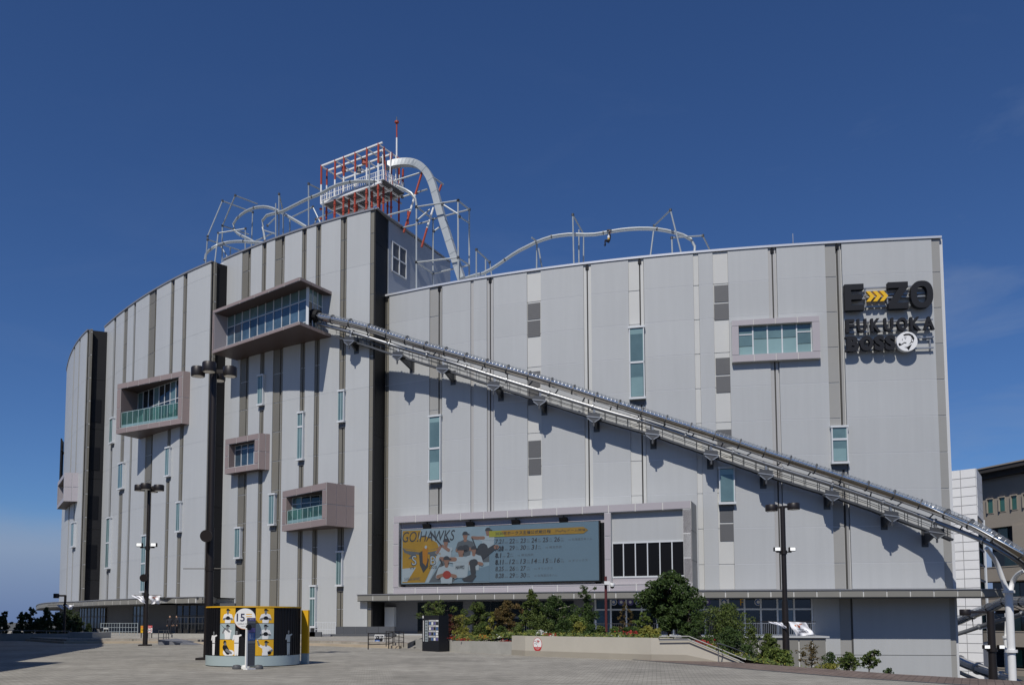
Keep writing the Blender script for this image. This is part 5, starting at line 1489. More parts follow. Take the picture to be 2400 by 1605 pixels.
def rail(lst, conv, off, r=.135):
    pts = []
    for x, y in lst:
        px, py = conv(x, y); pts.append(at(px, py, roofY(px, off)))
    c = crom(pts, 8); n_ = max(3, int(sum((b - a).length for a, b in zip(c, c[1:])) / 5)); rs = resample(c, n_ * 6)
    for i in range(n_):
        seg = rs[i * 6:i * 6 + 7]
        q = MB(); q.tube(seg, r, 8); t_ = obj('track_rail', q, M['track'], rc, smooth=True)
        q = MB(); q.tube([p - Vector((0, 0, r + .09)) for p in seg], .06, 6); obj('running_tube', q, M['pipe'], t_)
        q = MB(); q.tube([seg[0] - (seg[1] - seg[0]).normalized() * .05, seg[0] + (seg[1] - seg[0]).normalized() * .05], r + .07, 8); obj('track_joint', q, M['steel_d'], t_)
rail([(-10, 775), (60, 755), (130, 733), (210, 713), (300, 660), (400, 592), (500, 525), (620, 465), (680, 436), (800, 395), (900, 378), (990, 371), (1080, 375), (1180, 373), (1280, 357), (1400, 335), (1550, 321), (1700, 322), (1820, 338), (1950, 372), (2020, 402), (2060, 442), (2078, 500), (2070, 560)], Z8, 5.0)
rail([(100, 1200), (106, 1160), (130, 1125), (190, 1085), (270, 1060), (370, 1050), (480, 1058), (570, 1062)], Z1, 4.0)
rail([(900, 942), (830, 900), (760, 860), (705, 828), (660, 805), (600, 785), (540, 780), (470, 795), (400, 830), (340, 885), (322, 925), (332, 965), (375, 1000), (440, 1030), (500, 1065)], Z1, 6.0)
rail([(572, 1050), (556, 960), (549, 900), (568, 858), (620, 838), (690, 822), (720, 810), (800, 770), (900, 720), (1000, 680), (1100, 625), (1180, 597), (1270, 583), (1360, 579), (1450, 583), (1550, 602), (1650, 640), (1710, 672), (1745, 720), (1758, 780)], Z1, 3.0)
def frame(lst, conv, off, m='pipe', r=.09, name='support_frame'):
    pts = []
    for i, t in enumerate(lst):
        px, py = conv(t[0], t[1]); o_ = off if len(t) < 3 else t[2]; pts.append(at(px, py, roofY(px, o_)))
    q = MB(); k = (len(pts) - 1) if len(pts) > 1 else 1
    for a, b in zip(pts, pts[1:]): q.tube([a, b], r, 8)
    q2 = MB()
    f_ = obj(name, q, M[m], rc)
    for a in pts[:-1]:
        q2.tube([a - Vector((0, 0, .12)), a + Vector((0, 0, .12))], r + .06, 8)
    if len(pts) > 2: obj('pipe_couplings', q2, M['steel_d'], f_, kind='stuff')
    else: obj('pipe_coupling', q2, M['steel_d'], f_)
    if len(lst) == 2 and abs(lst[0][0] - lst[1][0]) < 12:
        pass
# frames over the right roof: posts run on down behind the parapet
for fr_, off in (([(1003, 660), (993, 203), (1080, 357, 8)], 4.0), ([(1047, 660), (1047, 335)], 6.0), ([(1088, 650), (1088, 388)], 8.0), ([(672, 710), (675, 440), (630, 405, 2.5)], 5.5), ([(722, 690), (690, 500)], 7.0),
                 ([(138, 790), (138, 512), (255, 622, 8), (277, 760, 8)], 3.5), ([(220, 770), (220, 600)], 6.0), ([(1958, 560), (1858, 162), (1715, 300, 8), (1678, 590, 8)], 3.5), ([(1876, 570), (1870, 407), (2145, 388, 5), (2215, 530, 7)], 4.0)):
    frame(fr_, Z8, off)
for fr_, off in (([(106, 1240), (122, 1015), (238, 738), (475, 826, 9), (463, 1130, 9)], 3.0), ([(176, 1240), (205, 990), (418, 955, 6), (416, 1150, 6)], 3.0), ([(235, 1230), (238, 932), (338, 695), (512, 762, 9)], 4.0),
                 ([(122, 1040), (390, 1130, 9)], 3.0), ([(238, 932), (445, 1000, 9)], 4.0), ([(655, 1050), (655, 758)], 2.5), ([(678, 1040), (681, 685), (712, 822, 6)], 3.5), ([(713, 1030), (713, 838)], 5.0), ([(912, 960), (912, 605), (1018, 657, 6)], 3.0),
                 ([(765, 1000), (765, 872), (945, 785), (1015, 930)], 7.0), ([(1025, 930), (1025, 738)], 2.0), ([(300, 1190), (300, 1105)], 6.0), ([(225, 1090), (285, 1190)], 5.0), ([(1387, 840), (1387, 425)], 1.6),
                 ([(475, 1060), (560, 1025), (640, 985)], 7.0), ([(555, 965), (650, 995)], 6.0), ([(590, 930), (650, 870)], 6.0), ([(960, 920), (970, 880), (1100, 825)], 6.0)):
    frame(fr_, Z1, off)
# cage of pipes around the drop; depth offsets follow the right roof
F4 = {'a': (1755, 785), 'b': (2080, 735), 'c': (2168, 805), 'd': (1885, 880)}
def cg(pts, m='track', r=.10):
    P_ = [at(*Z1(x, y), Y) for x, y, Y in pts]; q = MB()
    for a, b in zip(P_, P_[1:]): q.tube([a, b], r, 8)
    f_ = obj('cage_pipe', q, M[m], rc)
    q = MB(); 
    for a in P_[:1]: q.tube([a - Vector((0, 0, .12)), a + Vector((0, 0, .12))], r + .07, 8)
    obj('pipe_coupling', q, M['steel_d'], f_)
Ya, Yb_, Yc, Yd = 97.5, 95.5, 99.5, 101.5
for p in ([(1755, 785, Ya), (1755, 1450, Ya)], [(2080, 735, Yb_), (2083, 1380, Yb_)], [(2168, 805, Yc), (2168, 1370, Yc)], [(1885, 880, Yd), (1885, 1430, Yd)],
          [(1755, 785, Ya), (2080, 735, Yb_)], [(2080, 735, Yb_), (2168, 805, Yc)], [(1885, 880, Yd), (2168, 805, Yc)], [(1755, 785, Ya), (1885, 880, Yd)],
          [(1755, 1218, Ya), (2080, 1180, Yb_)], [(1755, 1218, Ya), (1885, 1305, Yd)], [(1885, 1305, Yd), (2168, 1240, Yc)], [(2080, 1180, Yb_), (2168, 1240, Yc)],
          [(1960, 765, 96), (2075, 838, Yb_)], [(2090, 860, Yb_), (2165, 908, Yc)], [(1890, 975, Yd), (1990, 905, Yd)], [(1760, 890, Ya), (1860, 805, Ya)],
          [(1500, 608, 99), (1820, 507, 99)], [(1760, 672, 100), (1840, 647, 99)], [(1645, 708, 100), (1712, 686, 100)], [(1510, 855, 99), (1712, 802, 98)], [(1648, 948, 99), (1852, 896, 97.5)],
          [(1820, 507, 99), (1965, 610, 101)], [(1555, 590, 100), (1740, 685, 101)], [(1500, 690, 100), (1640, 760, 101)]): cg(p)
def rw(lst, r=.125):
    P_ = [at(*Z1(x, y), Y) for x, y, Y, c in lst]
    for (a, b, t) in zip(P_, P_[1:], lst):
        q = MB(); q.tube([a, b], r, 8); obj('raking_leg', q, M['red' if t[3] else 'white'], rc, smooth=True)
rw([(1800, 510, 99, 1), (1745, 690, 99, 0), (1705, 822, 99, 1), (1655, 985, 99, 1)]); rw([(1888, 790, 98, 0), (1838, 950, 98, 1), (1795, 1100, 98, 1)]); rw([(1950, 612, 100, 1), (1930, 665, 100, 1)]); rw([(1650, 490, 101, 1), (1648, 600, 101, 0), (1645, 660, 101, 0)])
rw([(1690, 820, 101, 1), (1688, 920, 101, 1)]); rw([(1560, 500, 101, 1), (1545, 600, 101, 0)])

# ------------------------------------------------------------------ people
def figure(name, J, E, m, parent):
    """one continuous body: skin modifier over a skeleton, applied"""
    me = bpy.data.meshes.new(name); keys = list(J)
    me.from_pydata([J[k][0] for k in keys], [(keys.index(a), keys.index(b)) for a, b in E], [])
    o = bpy.data.objects.new(name, me); COL.objects.link(o)
    md = o.modifiers.new('s', 'SKIN'); md.use_smooth_shade = True
    lay = me.skin_vertices[0] if me.skin_vertices else None
    if lay is None: me.skin_vertices.new(); lay = me.skin_vertices[0]
    for i, k in enumerate(keys):
        lay.data[i].radius = J[k][1] if isinstance(J[k][1], tuple) else (J[k][1], J[k][1])
        lay.data[i].use_root = (i == 0)
    sb = o.modifiers.new('b', 'SUBSURF'); sb.levels = 1; sb.render_levels = 1
    dg = bpy.context.evaluated_depsgraph_get()
    nm = bpy.data.meshes.new_from_object(o.evaluated_get(dg))
    bpy.data.objects.remove(o)
    o = bpy.data.objects.new(name, nm); COL.objects.link(o); nm.materials.clear(); nm.materials.append(m); o.parent = parent
    for p in nm.polygons: p.use_smooth = True
    return o
def blob(name, c, r, m, parent, n=10):
    q = MB(); k = 7
    pr = [(max(.01, math.sin(math.pi * i / k)), -math.cos(math.pi * i / k)) for i in range(k + 1)]
    q.lathe([(a * r[0], b * r[2]) for a, b in pr], (0, 0, 0), n)
    q.v = [(v[0] + c[0], v[1] * r[1] / r[0] + c[1], v[2] + c[2]) for v in q.v]
    me = bpy.data.meshes.new(name); me.from_pydata(q.v, [], q.f); me.materials.append(m)
    for p in me.polygons: p.use_smooth = True
    o = bpy.data.objects.new(name, me); COL.objects.link(o); o.parent = parent; return o
def lmesh(name, mb_, m, parent):
    me = bpy.data.meshes.new(name); me.from_pydata(mb_.v, [], mb_.f); me.materials.append(m)
    o = bpy.data.objects.new(name, me); COL.objects.link(o); o.parent = parent; return o
# rider hanging below the track
pr_ = at(1428.2, 565, roofY(1428, 5.0))
rd = thing('person', 'person in dark clothes with yellow harness hanging below the roof coaster track', 'person', pr_); rd.scale = (1.12, 1.12, 1.12)
J = {'pelvis': ((0, 0, 0), (.15, .13)), 'waist': ((.04, 0, .2), (.13, .11)), 'chest': ((.07, 0, .42), (.17, .13)), 'neck': ((.05, 0, .58), .06)}
E_ = [('pelvis', 'waist'), ('waist', 'chest'), ('chest', 'neck')]
for s_ in (-1, 1):
    n_ = 'l' if s_ < 0 else 'r'
    J.update({'sh' + n_: ((.07, .17 * s_, .5), .075), 'el' + n_: ((-.05, .27 * s_, .66), .055), 'wr' + n_: ((.0, .2 * s_, .88), .04), 'hp' + n_: ((-.03, .09 * s_, -.03), .10), 'kn' + n_: ((-.43, .11 * s_, .06), .075), 'an' + n_: ((-.40 + .05 * s_, .1 * s_, -.38), .05), 'to' + n_: ((-.52 + .05 * s_, .1 * s_, -.50), .04)})
    E_ += [('chest', 'sh' + n_), ('sh' + n_, 'el' + n_), ('el' + n_, 'wr' + n_), ('pelvis', 'hp' + n_), ('hp' + n_, 'kn' + n_), ('kn' + n_, 'an' + n_), ('an' + n_, 'to' + n_)]
figure('body', J, E_, M['cloth_k'], rd)
blob('head', (.02, 0, .74), (.09, .085, .12), M['skin'], rd); blob('helmet', (.04, 0, .79), (.115, .11, .10), M['red'], rd)
for s_ in (-1, 1):
    h_ = blob('hand', (.0, .2 * s_, .92), (.04, .035, .06), M['skin'], rd)
    q = MB(); q.bar((-.16, .1 * s_, .05), (.02, .19 * s_, 1.0), .04); lmesh('strap', q, M['cloth_w'], rd)
blob('shirt', (-.06, -.05, .36), (.15, .15, .17), M['cloth_w'], rd); blob('harness', (-.10, -.07, .16), (.11, .16, .09), M['yellow'], rd)
q = MB(); q.box(-.25, .2, -.22, .22, .97, 1.06); lmesh('trolley', q, M['steel_d'], rd)
def stander(px, py_foot, Y, h, label, m, sh_m, turn=0.0):
    g = at(px, py_foot, Y); k = h / 1.75
    t = thing('person', label, 'person', (g.x, Y, g.z)); t.rotation_euler = (0, 0, turn); t.scale = (k, k, k)
    J = {'pelvis': ((0, 0, .95), (.16, .12)), 'waist': ((0, 0, 1.12), (.14, .11)), 'chest': ((0, 0, 1.36), (.19, .13)), 'neck': ((0, 0, 1.52), .06)}
    E_ = [('pelvis', 'waist'), ('waist', 'chest'), ('chest', 'neck')]
    for s_ in (-1, 1):
        n_ = 'l' if s_ < 0 else 'r'
        J.update({'sh' + n_: ((.19 * s_, 0, 1.43), .075), 'el' + n_: ((.25 * s_, .02, 1.15), .055), 'wr' + n_: ((.22 * s_, -.12, .93), .04), 'hp' + n_: ((.09 * s_, 0, .90), .105), 'kn' + n_: ((.10 * s_, -.02, .50), .075), 'an' + n_: ((.11 * s_, .02, .09), .05), 'to' + n_: ((.13 * s_, -.15, .035), .04)})
        E_ += [('chest', 'sh' + n_), ('sh' + n_, 'el' + n_), ('el' + n_, 'wr' + n_), ('pelvis', 'hp' + n_), ('hp' + n_, 'kn' + n_), ('kn' + n_, 'an' + n_), ('an' + n_, 'to' + n_)]
    figure('body', J, E_, m, t)
    blob('head', (0, -.01, 1.66), (.085, .10, .125), M['skin'], t); blob('hair', (0, .02, 1.71), (.095, .105, .10), M['ink'], t)
    for s_ in (-1, 1): blob('hand', (.22 * s_, -.14, .87), (.035, .04, .08), M['skin'], t)
    return t
stander(397.5, 1488, 78.0, 1.72, 'person in black clothes standing at the entrance beside the ramp', M['cloth_k'], None, .2)
stander(413.5, 1487, 79.0, 1.70, 'second person in black beside the pale fence at the entrance', M['cloth_k'], None, -.6)
# ------------------------------------------------------------------ background buildings at the right
tw = thing('tiled_stair_tower', 'white tiled stair tower standing between the big grey building and the beige one', 'tower', (60, 97, LOW))
a = at(2222, 1101, 96.0); b = at(2286.5, 1096.5, 93.5); c = at(2299.5, 1113, 99.0)
zt_ = b.z; A2, B2, C2 = Vector((a.x - 1.5, a.y + .8)), Vector((b.x, b.y)), Vector((c.x, c.y))
D2 = A2 + (C2 - B2)
q = MB(); q.prism([tuple(p) for p in (A2, B2, C2, D2)], Zf, LOW, zt_ - .05); obj('wall', q, M['tile_joint'], tw)
u3 = lambda p, z: Vector((p.x, p.y, z))
nt_ = int((zt_ - LOW) / .98)
e1 = (B2 - A2).normalized(); n1_ = Vector((e1.y, -e1.x)); e2 = (C2 - B2).normalized(); n2_ = Vector((e2.y, -e2.x))
wA = (B2 - A2).length
quad_grid('tile', M['tile_w'], tw, u3(A2 + n1_ * .002, LOW), u3(B2 + n1_ * .002, LOW), u3(B2 + n1_ * .002, zt_), u3(A2 + n1_ * .002, zt_), [0, max(.05, 1 - 3.06 / wA), 1 - 1.53 / wA, 1], nt_, .07, .04)
quad_grid('tile', M['tile_w'], tw, u3(B2 + n2_ * .002, zt_ - 5.2), u3(C2 + n2_ * .002, zt_ - 5.2), u3(C2 + n2_ * .002, zt_), u3(B2 + n2_ * .002, zt_), 3, 5, .05, .05)
quad_grid('stair_window', M['glass_d'], tw, u3(B2 + n2_ * .002, LOW + 4), u3(C2 + n2_ * .002, LOW + 4), u3(C2 + n2_ * .002, zt_ - 5.3), u3(B2 + n2_ * .002, zt_ - 5.3), 1, 8, .25, .04)
q = MB(); q.bar(u3(C2 + n2_ * .05, LOW), u3(C2 + n2_ * .05, zt_ - 5), .18); obj('corner_post', q, M['frame_w'], tw)
ht = thing('beige_building', 'beige building with dark sloping eaves and open balconies at the right edge', 'building', (72, 112, LOW))
# front plane of the beige building runs nearer to the right
h0 = at(2296, 1200, 108.0); h1 = at(2470, 1200, 98.0)
WH = Wall([(h0.x - .8, h0.y + .5), (h1.x, h1.y)])
def hp(x, y, d=0): return WH.hit(x, y, d)
ztop_l = hp(2299, 1117)[1]; ztop_r = hp(2400, 1093)[1]
# storeys: bands of wall with dark openings between
zs = [hp(2350, y)[1] for y in (1236, 1268, 1336, 1361, 1404, 1428, 1480, 1513, 1565, 1605)]
bands = [(hp(2350, 1222)[1], 40), ]
sl0, sl1 = 0, WH.L
ztopw = hp(2294, 1122)[1]
zw_b = hp(2350, 1234)[1]
ztopr = hp(2470, 1100)[1]
q = MB(); q.box8([WH.pos(0, zw_b, 0), WH.pos(WH.L, zw_b, 0), WH.pos(WH.L, zw_b, -.6), WH.pos(0, zw_b, -.6), WH.pos(0, ztopw, 0), WH.pos(WH.L, ztopr, 0), WH.pos(WH.L, ztopr, -.6), WH.pos(0, ztopw, -.6)]); up_w = obj('wall', q, M['hotel'], ht)
q = MB(); q.slab(WH, sl0, sl1, LOW, ztopw, -9, -3.2); obj('core_wall', q, M['hotel_d'], ht)
for ya, yb_ in ((1329, 1361), (1401, 1429), (1480, 1514), (1566, 1640)):
    za = hp(2350, ya)[1]; zb_ = hp(2350, yb_)[1]
    q = MB(); q.slab(WH, sl0, sl1, zb_, za, -.3, .15); pp = obj('parapet', q, M['hotel'], ht)
    q = MB(); q.slab(WH, sl0, sl1, za, za + .12, -.35, .2); obj('parapet_cap', q, M['hotel'], pp)
    q = MB(); q.slab(WH, sl0, sl1, zb_, zb_ + .3, -3.2, -.31); obj('floor_slab', q, M['hotel'], pp)
    for k in range(6):
        s_ = WH.L * (k + .5) / 6; q = MB(); q.slab(WH, s_ - 1.0, s_ + 1.0, za + .1, za + 2.2, -3.2, -3.1); obj('balcony_window', q, M['green_glass' if k % 2 else 'glass_d'], ht)
for x in (2318, 2346, 2374, 2402):
    k = (x - 2318) * .155
    s0_, z1_ = hp(x - 2, 1171 - k); s1_, z0_ = hp(x + 10, 1201 - k)
    q = MB(); q.slab(WH, s0_ - .12, s1_ + .12, z0_ - .12, z1_ + .12, -.05, .04); wf = obj('window', q, M['hotel'], ht)
    q = MB(); q.slab(WH, s0_, s1_, z0_, z1_, .045, .06); obj('pane', q, M['green_glass'], wf)
    q = MB(); q.slab(WH, s0_ - .15, s0_, z0_, z1_, .0, .22); q.slab(WH, s0_ - .15, s1_ + .1, z1_, z1_ + .15, 0, .22); obj('window_frame', q, M['hotel'], wf)
s0_, z1_ = hp(2324, 1233); s1_ = hp(2346, 1233)[0]; z0_ = hp(2324, 1262)[1]
q = MB(); q.slab(WH, s0_, s1_, z0_, z1_, -1.2, -1.0); obj('balcony_window', q, M['green_glass'], ht)
q = MB(); q.slab(WH, s1_ + .2, s1_ + 2.6, z0_ - 1.5, z1_, -1.3, -.9); obj('balcony_opening', q, M['black2'], ht)
q = MB(); s2_ = hp(2374, 1240)[0]; q.slab(WH, s2_, sl1, hp(2380, 1290)[1], hp(2380, 1230)[1], -1.0, .1); obj('pier', q, M['hotel'], ht)
# eave, sloping up to the right
q = MB()
eP = [WH.pos(0, hp(2290, 1101, 1.6)[1], 1.6), WH.pos(WH.L, hp(2470, 1064, 1.6)[1], 1.6)]
eQ = [WH.pos(0, eP[0].z, -10), WH.pos(WH.L, eP[1].z, -10)]
dz = Vector((0, 0, -.55)); dz2 = Vector((0, 0, -1.15))
q.box8([eP[0] + dz, eP[1] + dz, eQ[1] + dz, eQ[0] + dz, eP[0], eP[1], eQ[1] + Vector((0, 0, 2)), eQ[0] + Vector((0, 0, 2))]); obj('roof', q, M['hotel_d'], ht)
f0, f1 = WH.pos(0, eP[0].z, .8), WH.pos(WH.L, eP[1].z, .8)
q = MB(); q.box8([f0 + dz2, f1 + dz2, eQ[1] + dz2, eQ[0] + dz2, f0 + dz, f1 + dz, eQ[1] + dz, eQ[0] + dz]); obj('eave', q, M['hotel_d'], ht)
q = MB(); q.bar(eP[0] + Vector((0, 0, .02)), eP[1] + Vector((0, 0, .02)), .2, .16); obj('roof_edge', q, M['hotel'], ht)
# unseen block added for the stadium; plan drawn back from the plaza's shade outline
hS = 16.0; shd = Vector((-sd.x, -sd.y)) / sd.z * hS
outl = [(-3, -40), (-13.2, 14), (-15, 25.6), (-16.7, 36.3), (-18.9, 36.75), (-20.8, 44), (-22.8, 51.5), (-23.6, 55.5), (-25.0, 60), (-27.5, 66), (-31.5, 76), (-40, 90), (-66, 98)]
cp = [(x - shd.x, y - shd.y) for x, y in outl]
sb = thing('stadium_shade_block', 'unseen flat grey block for the neighbouring stadium, shaped to shade the plaza at the left', 'building', (-60, 30, 0))
pl = cp + [(-120, 80), (-120, -60), (cp[0][0], -60)]
q = MB(); q.prism(pl, Zf, 0.0, hS - 1.2); obj('wall', q, M['grey_mid'], sb)
q = MB(); q.prism(pl, Zf, hS - 1.2, hS); obj('roof', q, M['concrete'], sb)

# ------------------------------------------------------------------ terrace in front of the shopfront, planting beds
sT = WR.hit(1936, 1493, 4.4)[0]
q = MB(); q.slab(WR, -1.0, sT, -4.6, .24, -.3, 4.3, 2.0); tr = obj('terrace_right', q, M['concrete_d']); tr['kind'] = 'structure'
q = MB(); q.slab(WR, -1.0, sT + .25, .24, .40, -.3, 4.6, 2.0); o_ = obj('terrace_paving', q, M['panel']); o_['kind'] = 'structure'
tfw = thing('terrace_wall', 'khaki panelled wall under the pale terrace ledge behind the right shrubs', 'wall', WR.pos(sT - 8, -4.6, 4.4))
n_ = 14; s_a = WR.hit(1500, 1493, 4.4)[0]
for k in range(n_):
    a = s_a + (sT - s_a) * k / n_; b = s_a + (sT - s_a) * (k + 1) / n_
    q = MB(); q.slab(WR, a + .05, b - .05, -4.6, .18, 4.32, 4.42); obj('cladding_panel', q, M['canopy'], tfw)
q = MB(); q.slab(WR, s_a, sT, -4.6, .15, 4.30, 4.33); obj('joint_backing', q, M['backing'], tfw)
q = MB()
a0 = WR.hit(1700, 1480, 4.3)[0]; a1 = WR.hit(1912, 1480, 4.3)[0]
k = a0
while k < a1:
    p = WR.pos(k, .4, 4.35); q.bar(p, p + Vector((0, 0, 1.15)), .035); k += .16
for hh in (.12, 1.15): q.slab(WR, a0, a1, .4 + hh - .03, .4 + hh + .03, 4.32, 4.38)
one('terrace_railing', q, M['steel'], 'grey barred railing on the terrace before the right shop windows', 'railing')
q = MB()
a0 = WR.hit(1080, 1480, 4.3)[0]; a1 = WR.hit(1690, 1480, 4.3)[0]; k = a0
while k < a1:
    p = WR.pos(k, .4, 4.3); q.bar(p, p + Vector((0, 0, 1.1)), .03); k += .2
q.slab(WR, a0, a1, 1.47, 1.53, 4.28, 4.34)
one('terrace_railing', q, M['steel_d'], 'long dark railing behind the planted trees in front of the windows', 'railing')
def soil_z(x, y):
    if x < 8.5: return .62 if x < 1.5 else .82
    return .82 - (x - 8.5) * .235 - .0 * y
q = MB(); gx = [-1.0 + i * 1.5 for i in range(34)]; gy = [0, .12, .3, .5, .7, .85, 1]
def bed_y(x, f):
    if x < 2.3: y0 = 49.6 - (x + 1.0) * 1.58
    elif x < 8.0: y0 = 44.5 - (x - 2.3) * 1.06
    elif x < 11: y0 = 38.4 - (x - 8) * .5
    else: y0 = 37 - 0 * x
    y1 = min(WR.pos(max(0, min(WR.L, (x + 9) * 1.02)), 0, 4.5).y, 80) - .3
    y1 = y1 if x > 6 else min(y1, 70)
    return y0 + .25 + (y1 - y0) * f
for x in gx:
    for f in gy:
        y = bed_y(x, f); q.v.append((x, y, max(LOW + .03, soil_z(x, y) + random.uniform(-.05, .05))))
for i in range(len(gx) - 1):
    for j in range(len(gy) - 1):
        m_ = len(gy); q.f.append((i * m_ + j, (i + 1) * m_ + j, (i + 1) * m_ + j + 1, i * m_ + j + 1))
struct('planting_bed', q, M['soil'])
# ground west of the bed: the ramp up to the doors is a plain sloping slab
# planter walls
def wall_run(P, zt_, zb_, th, mtop, mname, z1=None):
    pass
gw = thing('planter_wall', 'low grey concrete planter wall behind the black information cabinet', 'wall', (0.2, 47, 0), 'planter walls')
G0, G1, G2 = Vector((-3.4, 55.5)), Vector((-1.0, 49.45)), Vector((2.2, 44.4))
def vwall(P, Q, z0, z1, z0b, z1b, th):
    n = (Q - P).normalized(); n = Vector((n.y, -n.x))
    q = MB(); q.box8([(P.x, P.y, z0), (Q.x, Q.y, z0b), (Q.x - n.x * th, Q.y - n.y * th, z0b), (P.x - n.x * th, P.y - n.y * th, z0), (P.x, P.y, z1), (Q.x, Q.y, z1b), (Q.x - n.x * th, Q.y - n.y * th, z1b), (P.x - n.x * th, P.y - n.y * th, z1)]); return q
obj('wall_section', vwall(G1, G2, -.05, .60, -.05, .66, .22), M['concrete'], gw)
obj('wall_section', vwall(G0, G1 + Vector((-.02, .03)), -.05, .58, -.05, .60, .22), M['concrete'], gw)
bwl = thing('planter_wall', 'beige rendered planter wall with darker plinth and a round red and white sticker', 'wall', (5, 41, 0), 'planter walls')
B0, B1, B2_, B3 = Vector((2.15, 44.45)), Vector((2.75, 43.2)), Vector((7.85, 37.95)), Vector((11.2, 36.5))
ztp = .97
for P_, Q_, za, zb_ in ((B0, B1, ztp, ztp), (B1, B2_, ztp, ztp)):
    obj('wall_section', vwall(P_, Q_, .26, za, .26, zb_, .3), M['concrete_l'], bwl)
    n = (Q_ - P_).normalized(); n = Vector((n.y, -n.x)) * .025
    obj('plinth', vwall(P_ + n, Q_ + n, -.05, .26, -.05, .262, .32), M['concrete_d'], bwl)
Bm = B2_ + (B3 - B2_) * .42
obj('wall_section', vwall(B2_, Bm, .27, ztp, .27, ztp - .02, .3), M['concrete_l'], bwl)
obj('wall_section', vwall(Bm, B3, .02, ztp - .02, -.05, .06, .3), M['concrete_l'], bwl)
n = (B3 - B2_).normalized(); n = Vector((n.y, -n.x)) * .02
obj('plinth', vwall(B2_ + n, Bm + n, -.05, .27, -.05, .27, .28), M['concrete_d'], bwl)
q = MB(); q.prism([(0, 0), (1.3, 0), (0, .26)], lambda u, v, d: Vector((*(Bm + n + (B3 - Bm).normalized() * u - n.normalized() * d), v)), 0, .25); obj('plinth', q, M['concrete_d'], bwl)
# round sticker
wb = Wall([tuple(B1), tuple(B2_)])
cs_, cz_ = wb.hit(1260, 1509); r_ = (wb.hit(1270.5, 1509)[0] - wb.hit(1249.5, 1509)[0]) / 2
P = Print(lambda u, v, d: wb.pos(cs_ + u * r_, cz_ + v * r_ * 1.05, d), bwl, 'sticker', .004, .002)
P.ell('ink_r', 0, 0, 1, 1.08, 28); P.ell('ink_w', 0, .05, .9, .96, 28)
P.poly('ink_r', [(-.86, -.42), (.86, -.42), (.72, -.82), (.5, -1.0), (-.5, -1.0), (-.72, -.82)])
for k in range(14):
    x, y = random.uniform(-.6, .6), random.uniform(-.25, .7); P.cap('ink_r' if k % 3 else 'ink_m', [(x, y, .05, x + random.uniform(-.25, .25), y + random.uniform(-.2, .2), .05)])
P.text('ink_w', 'FUKUOKA', -.5, -.66, 1.0, .14); P.text('ink_w', 'CITY', -.3, -.86, .6, .12)
P.done()
M['steel_h'] = mat('handrail_grey', (0.20, 0.20, 0.195), 0.5, 0.3)
# stair handrail on the sloping wall and the free handrail beyond
hr = thing('handrail', 'steel double handrail on the sloping end of the beige wall', 'handrail', (9, 38, 0), 'stair handrails')
hA, hB_, hC = Vector((8.15, 37.7, 1.02)), Vector((9.3, 37.2, 1.05)), Vector((11.4, 36.3, .10))
for dz_ in (0, -.16):
    q = MB(); q.tube([hA + Vector((0, 0, dz_)), hB_ + Vector((0, 0, dz_)), hC + Vector((0, 0, dz_))], .026, 8); obj('rail', q, M['steel_h'], hr, smooth=True)
q = MB()
for f_ in (0, .5): 
    p = hA + (hB_ - hA) * f_; q.bar(p + Vector((.02, .2, -.1)), p - Vector((0, 0, .02)), .03)
for f_ in (.05, .5, .95):
    p = hB_ + (hC - hB_) * f_; q.bar(p + Vector((.02, .2, -.14)), p - Vector((0, 0, .02)), .03)
obj('rail_bracket', q, M['steel_d'], hr)
hr2 = thing('handrail', 'free standing steel handrail going down the stair right of the beige wall', 'handrail', (10.6, 36.4, -.2), 'stair handrails')
a = at(1690, 1508, 36.2); b = at(1755, 1533, 40.0); c = at(1798, 1556, 43.0)
q = MB(); q.tube(crom([(a.x - .12, a.y - .02, -.1), (a.x - .12, a.y - .02, a.z - .15), (a.x - .04, a.y, a.z), (b.x, b.y, b.z), (c.x, c.y, c.z), (c.x + .6, c.y + .6, c.z - .35)], 6), .025, 8); obj('rail', q, M['steel_h'], hr2, smooth=True)
q = MB(); q.tube([b, b - Vector((0, 0, 1.3))], .025, 8); obj('post', q, M['steel'], hr2)

# ------------------------------------------------------------------ plants
def leaves(c_list, n, leaf, rnd):
    """c_list of (x,y,z,rx,ry,rz); leaf-sized quads in the clumps, thinner towards their middle"""
    q = MB(); tot = sum(c[3] * c[5] + .001 for c in c_list)
    for c in c_list:
        k = max(3, int(n * (c[3] * c[5]) / tot))
        for _ in range(k):
            while True:
                a, b, d = rnd.uniform(-1, 1), rnd.uniform(-1, 1), rnd.uniform(-1, 1); r2 = a * a + b * b + d * d
                if r2 < 1 and r2 > rnd.random() * .5: break
            p = Vector((c[0] + a * c[3], c[1] + b * c[4], c[2] + d * c[5]))
            nrm = Vector((rnd.gauss(a * .6, .6), rnd.gauss(b * .6 - .25, .6), rnd.gauss(.45, .55)))
            if nrm.length < .05: nrm = Vector((0, 0, 1))
            nrm.normalize(); t = nrm.orthogonal().normalized(); t.rotate(Matrix.Rotation(rnd.uniform(0, 6.28), 3, nrm)); s = nrm.cross(t)
            L_ = leaf * rnd.uniform(.6, 1.35); w_ = L_ * rnd.uniform(.38, .6)
            k0 = len(q.v); q.v += [tuple(p - t * L_ * .5), tuple(p + s * w_ * .5 + nrm * L_ * .06), tuple(p + t * L_ * .5 - nrm * L_ * .1), tuple(p - s * w_ * .5 + nrm * L_ * .06)]
            q.f.append((k0, k0 + 1, k0 + 2, k0 + 3))
    return q
